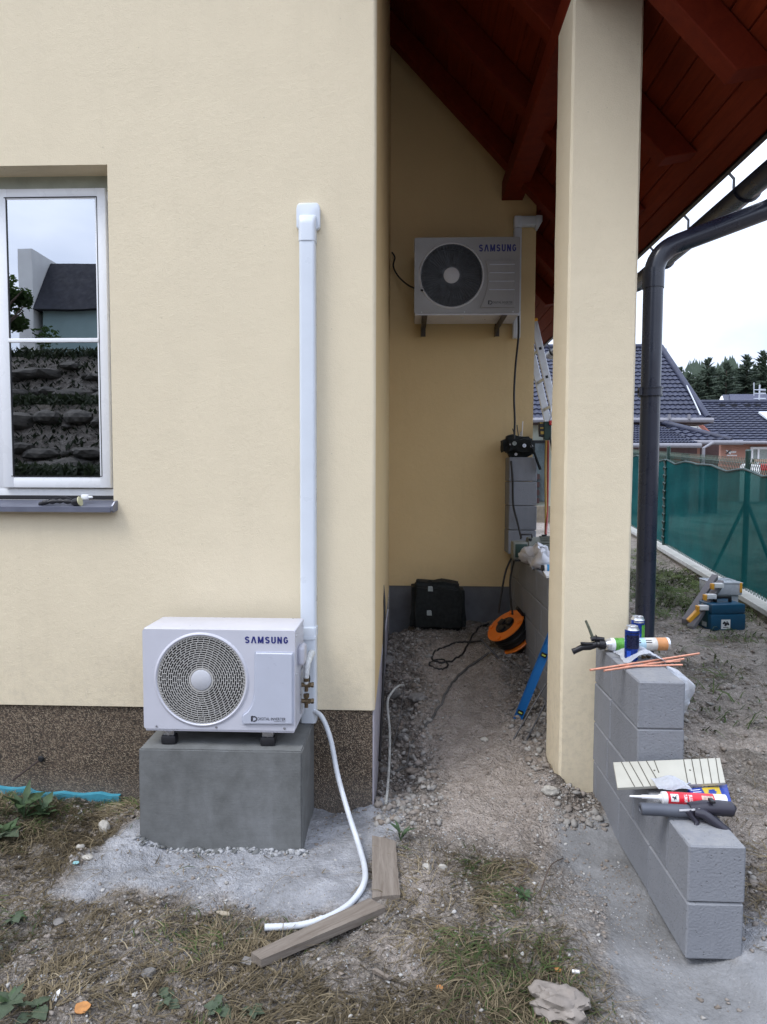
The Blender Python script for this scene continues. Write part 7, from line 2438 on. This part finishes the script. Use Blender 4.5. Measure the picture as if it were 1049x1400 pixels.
# straw and grass: curved blades
def blades(name, n, area, dens, lmin, lmax, wid, flat, mat, label, tone=(0, 1)):
    x0, x1, y0, y1 = area
    X = rng.uniform(x0, x1, n * 8); Y = rng.uniform(y0, y1, n * 8)
    k = rng.random(n * 8) < dens(X, Y)
    X, Y = X[k][:n], Y[k][:n]; n = len(X)
    Z = gfull(X, Y)
    L = rng.uniform(lmin, lmax, n) * rng.uniform(.5, 1, n)
    # neighbouring blades lie in related directions
    a = 6.28 * 2 * fbm(X * 2.2 + 9, Y * 2.2 + 4, 3) + rng.normal(0, .9, n)
    el = np.abs(rng.normal(flat, .28, n))
    w = wid * rng.uniform(.6, 1.4, n)
    pts = []
    for s in (0, .35, .7, 1.0):
        bend = el * (1 - s * .9)
        r_ = L * s
        pts.append(np.stack([X + np.cos(a + .2 * s * s) * r_ * np.cos(bend), Y + np.sin(a + .2 * s * s) * r_ * np.cos(bend), Z + .004 + r_ * np.sin(bend) * .9], 1))
    sd = np.stack([-np.sin(a), np.cos(a), np.zeros(n)], 1)
    V = np.zeros((n, 8, 3))
    for i, s in enumerate((1.0, .9, .65, .12)):
        V[:, 2 * i] = pts[i] + sd * (w * s)[:, None]; V[:, 2 * i + 1] = pts[i] - sd * (w * s)[:, None]
        V[:, 2 * i + 1, 2] += w * .5
    q = np.array([[0, 1, 3, 2], [2, 3, 5, 4], [4, 5, 7, 6]])
    Fc = q[None] + (np.arange(n) * 8)[:, None, None]
    o = npmesh(name, V.reshape(-1, 3), Fc.reshape(-1, 4), mat)
    at = o.data.attributes.new('tone', 'FLOAT', 'POINT')
    tn = np.clip(tone[0] + (tone[1] - tone[0]) * (rng.random(n) * .6 + .8 * (fbm(X * 3, Y * 3, 3) - .25)), 0, 1)
    at.data.foreach_set('value', np.repeat(tn, 8).astype(np.float32))
    tag(o, label, name.replace('_', ' '), kind='stuff')
    return o


def d_straw(X, Y):
    c, p, m = zones(X, Y)
    n = fbm(X * 3.1 + 20, Y * 3.1 + 3, 4)
    left = ss(-.6, -1.0, X + (n - .5) * 1.2)
    mid = ss(2.95, 2.75, Y + (n - .5) * .5) * ss(-.45, -.2, X + (n - .5) * .6) * ss(.62, .45, X + (n - .5) * .5)
    low = ss(2.45, 2.25, Y + (n - .5) * .3) * ss(.75, .5, X) * .6
    d = np.maximum(np.maximum(left * .85, mid), low) * (.12 + .88 * ss(.32, .58, n))
    d = d * (1 - .97 * np.clip(1.8 * c + m, 0, 1))
    return np.where(out_wall(X, Y), 0, d)


blades('dry_straw', 12500, (-2.1, 1.0, 1.75, 3.3), d_straw, .04, .16, .0013, .12, M['straw'], 'dry trampled straw and dead grass over the bare dirt')
blades('straw_thatch', 9000, (-2.1, 1.0, 1.75, 3.2), lambda X, Y: np.clip(d_straw(X, Y) * 1.2 + .10 * ss(-.4, -.8, X), 0, 1) * (1 - .95 * np.clip(2 * zones(X, Y)[0] + zones(X, Y)[2], 0, 1)), .02, .09, .0024, .05, M['straw'], 'short broken thatch and dead leaves lying flat among the straw', (0, .55))
blades('straw_tufts', 4200, (-2.1, .9, 1.8, 3.0), lambda X, Y: d_straw(X, Y) * ss(.52, .66, fbm(X * 4 + 2, Y * 4 + 8, 3)), .06, .18, .0013, .55, M['straw'], 'paler upstanding tufts of dry straw in the dirt', (.3, 1))
blades('green_grass', 3800, (-2.1, .9, 1.75, 3.3), lambda X, Y: np.where(out_wall(X, Y), 0, np.maximum(d_straw(X, Y) * ss(.46, .62, fbm(X * 2.6 + 31, Y * 2.6 + 8, 3)), ss(-1.5, -1.9, X) * ss(2.7, 3.0, Y) * .9)), .04, .13, .0016, .4, M['grass'], 'sparse green grass among the straw')
blades('yard_straw', 6000, (1.25, 4.2, 2.2, 8.5), lambda X, Y: ss(.46, .62, fbm(X * 1.7 + 2, Y * 1.7, 4)) * .8, .05, .17, .0018, .12, M['straw'], 'flattened dry grass across the yard by the fence', (0, .8))
blades('yard_grass', 5200, (1.4, 4.2, 4, 11), lambda X, Y: np.maximum(ss(.75, .35, np.abs(X - (3.05 + .09 * (Y - 6)))) * ss(6.3, 7.2, Y) * ss(9.6, 8.8, Y), .25 * ss(.55, .65, fbm(X * 2 + 3, Y * 2 + 8, 3))), .06, .28, .004, .95, M['grass'], 'green grass strip growing along the foot of the fence kerb', (.3, 1))

# broad-leaved weeds
def leaf_mesh(nm, w, l, mat):
    mb = MB(); n, m = 6, 4
    vs = []
    for i in range(n + 1):
        s = i / n; ww = w * math.sin(math.pi * min(1, s * .92 + .06)) ** .8 * (1 + .25 * math.sin(s * 14))
        for j in range(m + 1):
            q = (j / m - .5) * 2
            vs.append((ww * q, l * s, -.35 * l * s * s + .10 * w * abs(q) - .02 * l * math.sin(s * 9)))
    mb.add(vs, [(i * (m + 1) + j, i * (m + 1) + j + 1, (i + 1) * (m + 1) + j + 1, (i + 1) * (m + 1) + j) for i in range(n) for j in range(m)])
    me = bpy.data.meshes.new(nm); me.from_pydata(mb.v, [], mb.f); me.materials.append(mat); me.shade_smooth(); me.update(); return me


lm = [leaf_mesh('leaf', .018, .07, M['weed']), leaf_mesh('leaf', .026, .075, M['weedgrey']), leaf_mesh('leaf', .010, .08, M['weed'])]


def weed(px_, py_, n, label, kinds, sc_, el=(.2, 1.0), seed=0):
    r = random.Random(seed)
    c = G(px_, py_); c.z = gz(c.x, c.y)
    t = thing('weed', c, label, 'weed', 'green weeds in the dirt')
    mb = MB()
    for k in range(3):
        a = r.uniform(0, 6.28); mb.tube([c, c + Vector((math.cos(a) * .012, math.sin(a) * .012, .05 * sc_))], [.0022, .0015], 5)
    mb.build('stem', M['weed'], t)
    for k in range(n):
        o = bpy.data.objects.new('leaf', lm[r.choice(kinds)]); COL.objects.link(o); o.parent = t
        a = 6.28 * k / n + r.uniform(-.4, .4)
        o.location = (math.cos(a) * .008 * sc_, math.sin(a) * .008 * sc_, r.uniform(.01, .06) * sc_)
        o.rotation_euler = (r.uniform(*el), r.uniform(-.3, .3), a - math.pi / 2)
        s_ = sc_ * r.uniform(.7, 1.25); o.scale = (s_, s_, s_)


weed(14, 1385, 9, 'broad leaved green weed in the bottom left corner', (0, 1), .75, seed=1)
weed(48, 1388, 6, 'green weed with lobed leaves right of the bottom left corner', (1,), .7, (.1, .7), 2)
weed(33, 1120, 13, 'tallest leafy weed growing beside the plinth at the left', (0, 2), 1.25, (.4, 1.3), 3)
weed(58, 1118, 11, 'leafy weed just right of the tallest one at the plinth', (0, 2), 1.0, (.3, 1.2), 4)
weed(6, 1150, 9, 'weed at the left picture edge below the plinth', (0, 1), 1.1, (.2, 1.0), 5)
weed(228, 1373, 5, 'small flat weed rosette at the bottom below the pedestal', (1,), .55, (.0, .4), 6)
weed(300, 1385, 8, 'dark green weed at the bottom edge below the long plank', (1, 0), .55, (.0, .6), 7)
weed(345, 1390, 7, 'pale weed at the bottom edge beside the dark green one', (1,), .5, (.1, .6), 8)
weed(548, 1150, 10, 'thin leaved tuft at the right of the short plank', (2,), .8, (.4, 1.2), 9)
weed(716, 1228, 8, 'small green weed at the edge of the mortar patch', (2, 0), .6, (.2, .8), 10)
weed(22, 1260, 8, 'low dull weed in the straw at the left edge', (1, 2), .5, (.0, .7), 11)
# broken twigs
for k, (pts, lab) in enumerate((([(700, 1222), (722, 1196), (716, 1170)], 'bent dark twig in the dirt left of the mortar patch'), ([(738, 1225), (752, 1196), (770, 1175)], 'forked dark twig nearest the mortar patch'), ([(655, 1165), (690, 1186), (702, 1190)], 'dry stalk lying across the path'), ([(268, 1290), (310, 1287), (350, 1285), (354, 1292)], 'pale straw stalk beside the end of the long plank'))):
    g_ = [G(*p) for p in pts]
    for q, p in enumerate(g_): p.z = gz(p.x, p.y) + .006 + (.03 if q == 1 and k < 2 else 0)
    mb = MB(); mb.tube(smooth_path(g_, 5), .0025, 5); o = mb.build('twig', M['bark'] if k < 3 else M['chipwood'], loc=tuple(g_[0])); tag(o, lab, 'twig', 'twigs in the dirt')

# litter
def chip(px_, py_, pts, mat, label, name, cat, th=.003, tilt=.2):
    c = G(px_, py_); c.z = gz(c.x, c.y) + .007
    Mx = Matrix.Translation(c) @ Matrix.Rotation(tilt, 4, 'X')
    mb = MB(); mb.prism([(x, y, .3 * x * x * 10) for x, y in pts], (0, 0, th), 0, Mx)
    o = mb.build(name, mat, loc=tuple(c)); tag(o, label, cat); return o


ov = lambda a, b_, n=10: [(a * math.cos(6.283 * k / n) * (1 + .12 * math.sin(k * 2.3)), b_ * math.sin(6.283 * k / n)) for k in range(n)]
chip(113, 1381, ov(.024, .020, 14), M['leaf_orange'], 'curled orange fallen leaf at the bottom left', 'fallen_leaf', 'leaf')
chip(78, 1364, [(-.006, -.018), (.008, -.022), (.006, .01), (.0, .022), (-.007, .01)], M['paper'], 'white scrap of paper near the orange leaf', 'paper_scrap', 'paper scrap')
chip(104, 1182, ov(.014, .009), M['cyanbit'], 'small cyan foam chip near the cement apron', 'foam_chip', 'foam chip')
chip(17, 1142, ov(.012, .012), M['leaf_orange'], 'brown orange leaf in the weeds at the left edge', 'fallen_leaf', 'leaf')
chip(763, 1329, ov(.012, .009), M['leaf_orange'], 'orange fallen leaf above the concrete lump', 'fallen_leaf', 'leaf')
chip(787, 1332, [(-.012, -.004), (.012, -.006), (.012, .003), (-.011, .005)], M['paper'], 'white cigarette butt on the grey mortar', 'cigarette_butt', 'cigarette butt', .006)
chip(601, 1354, ov(.012, .011), M['leaf_orange'], 'yellow brown leaf in the straw at the bottom middle', 'fallen_leaf', 'leaf')
chip(305, 1252, [(-.028, .002), (.0, -.010), (.03, -.012), (.024, .004), (-.022, .012)], M['chipwood'], 'pale wood splinter in the hollow under the hose', 'wood_chip', 'wood chip', .005)
chip(338, 1316, [(-.02, -.012), (.016, -.020), (.022, .006), (-.012, .014)], M['stone_dark'], 'grey corrugated scrap beside the long plank end', 'scrap', 'scrap', .004)
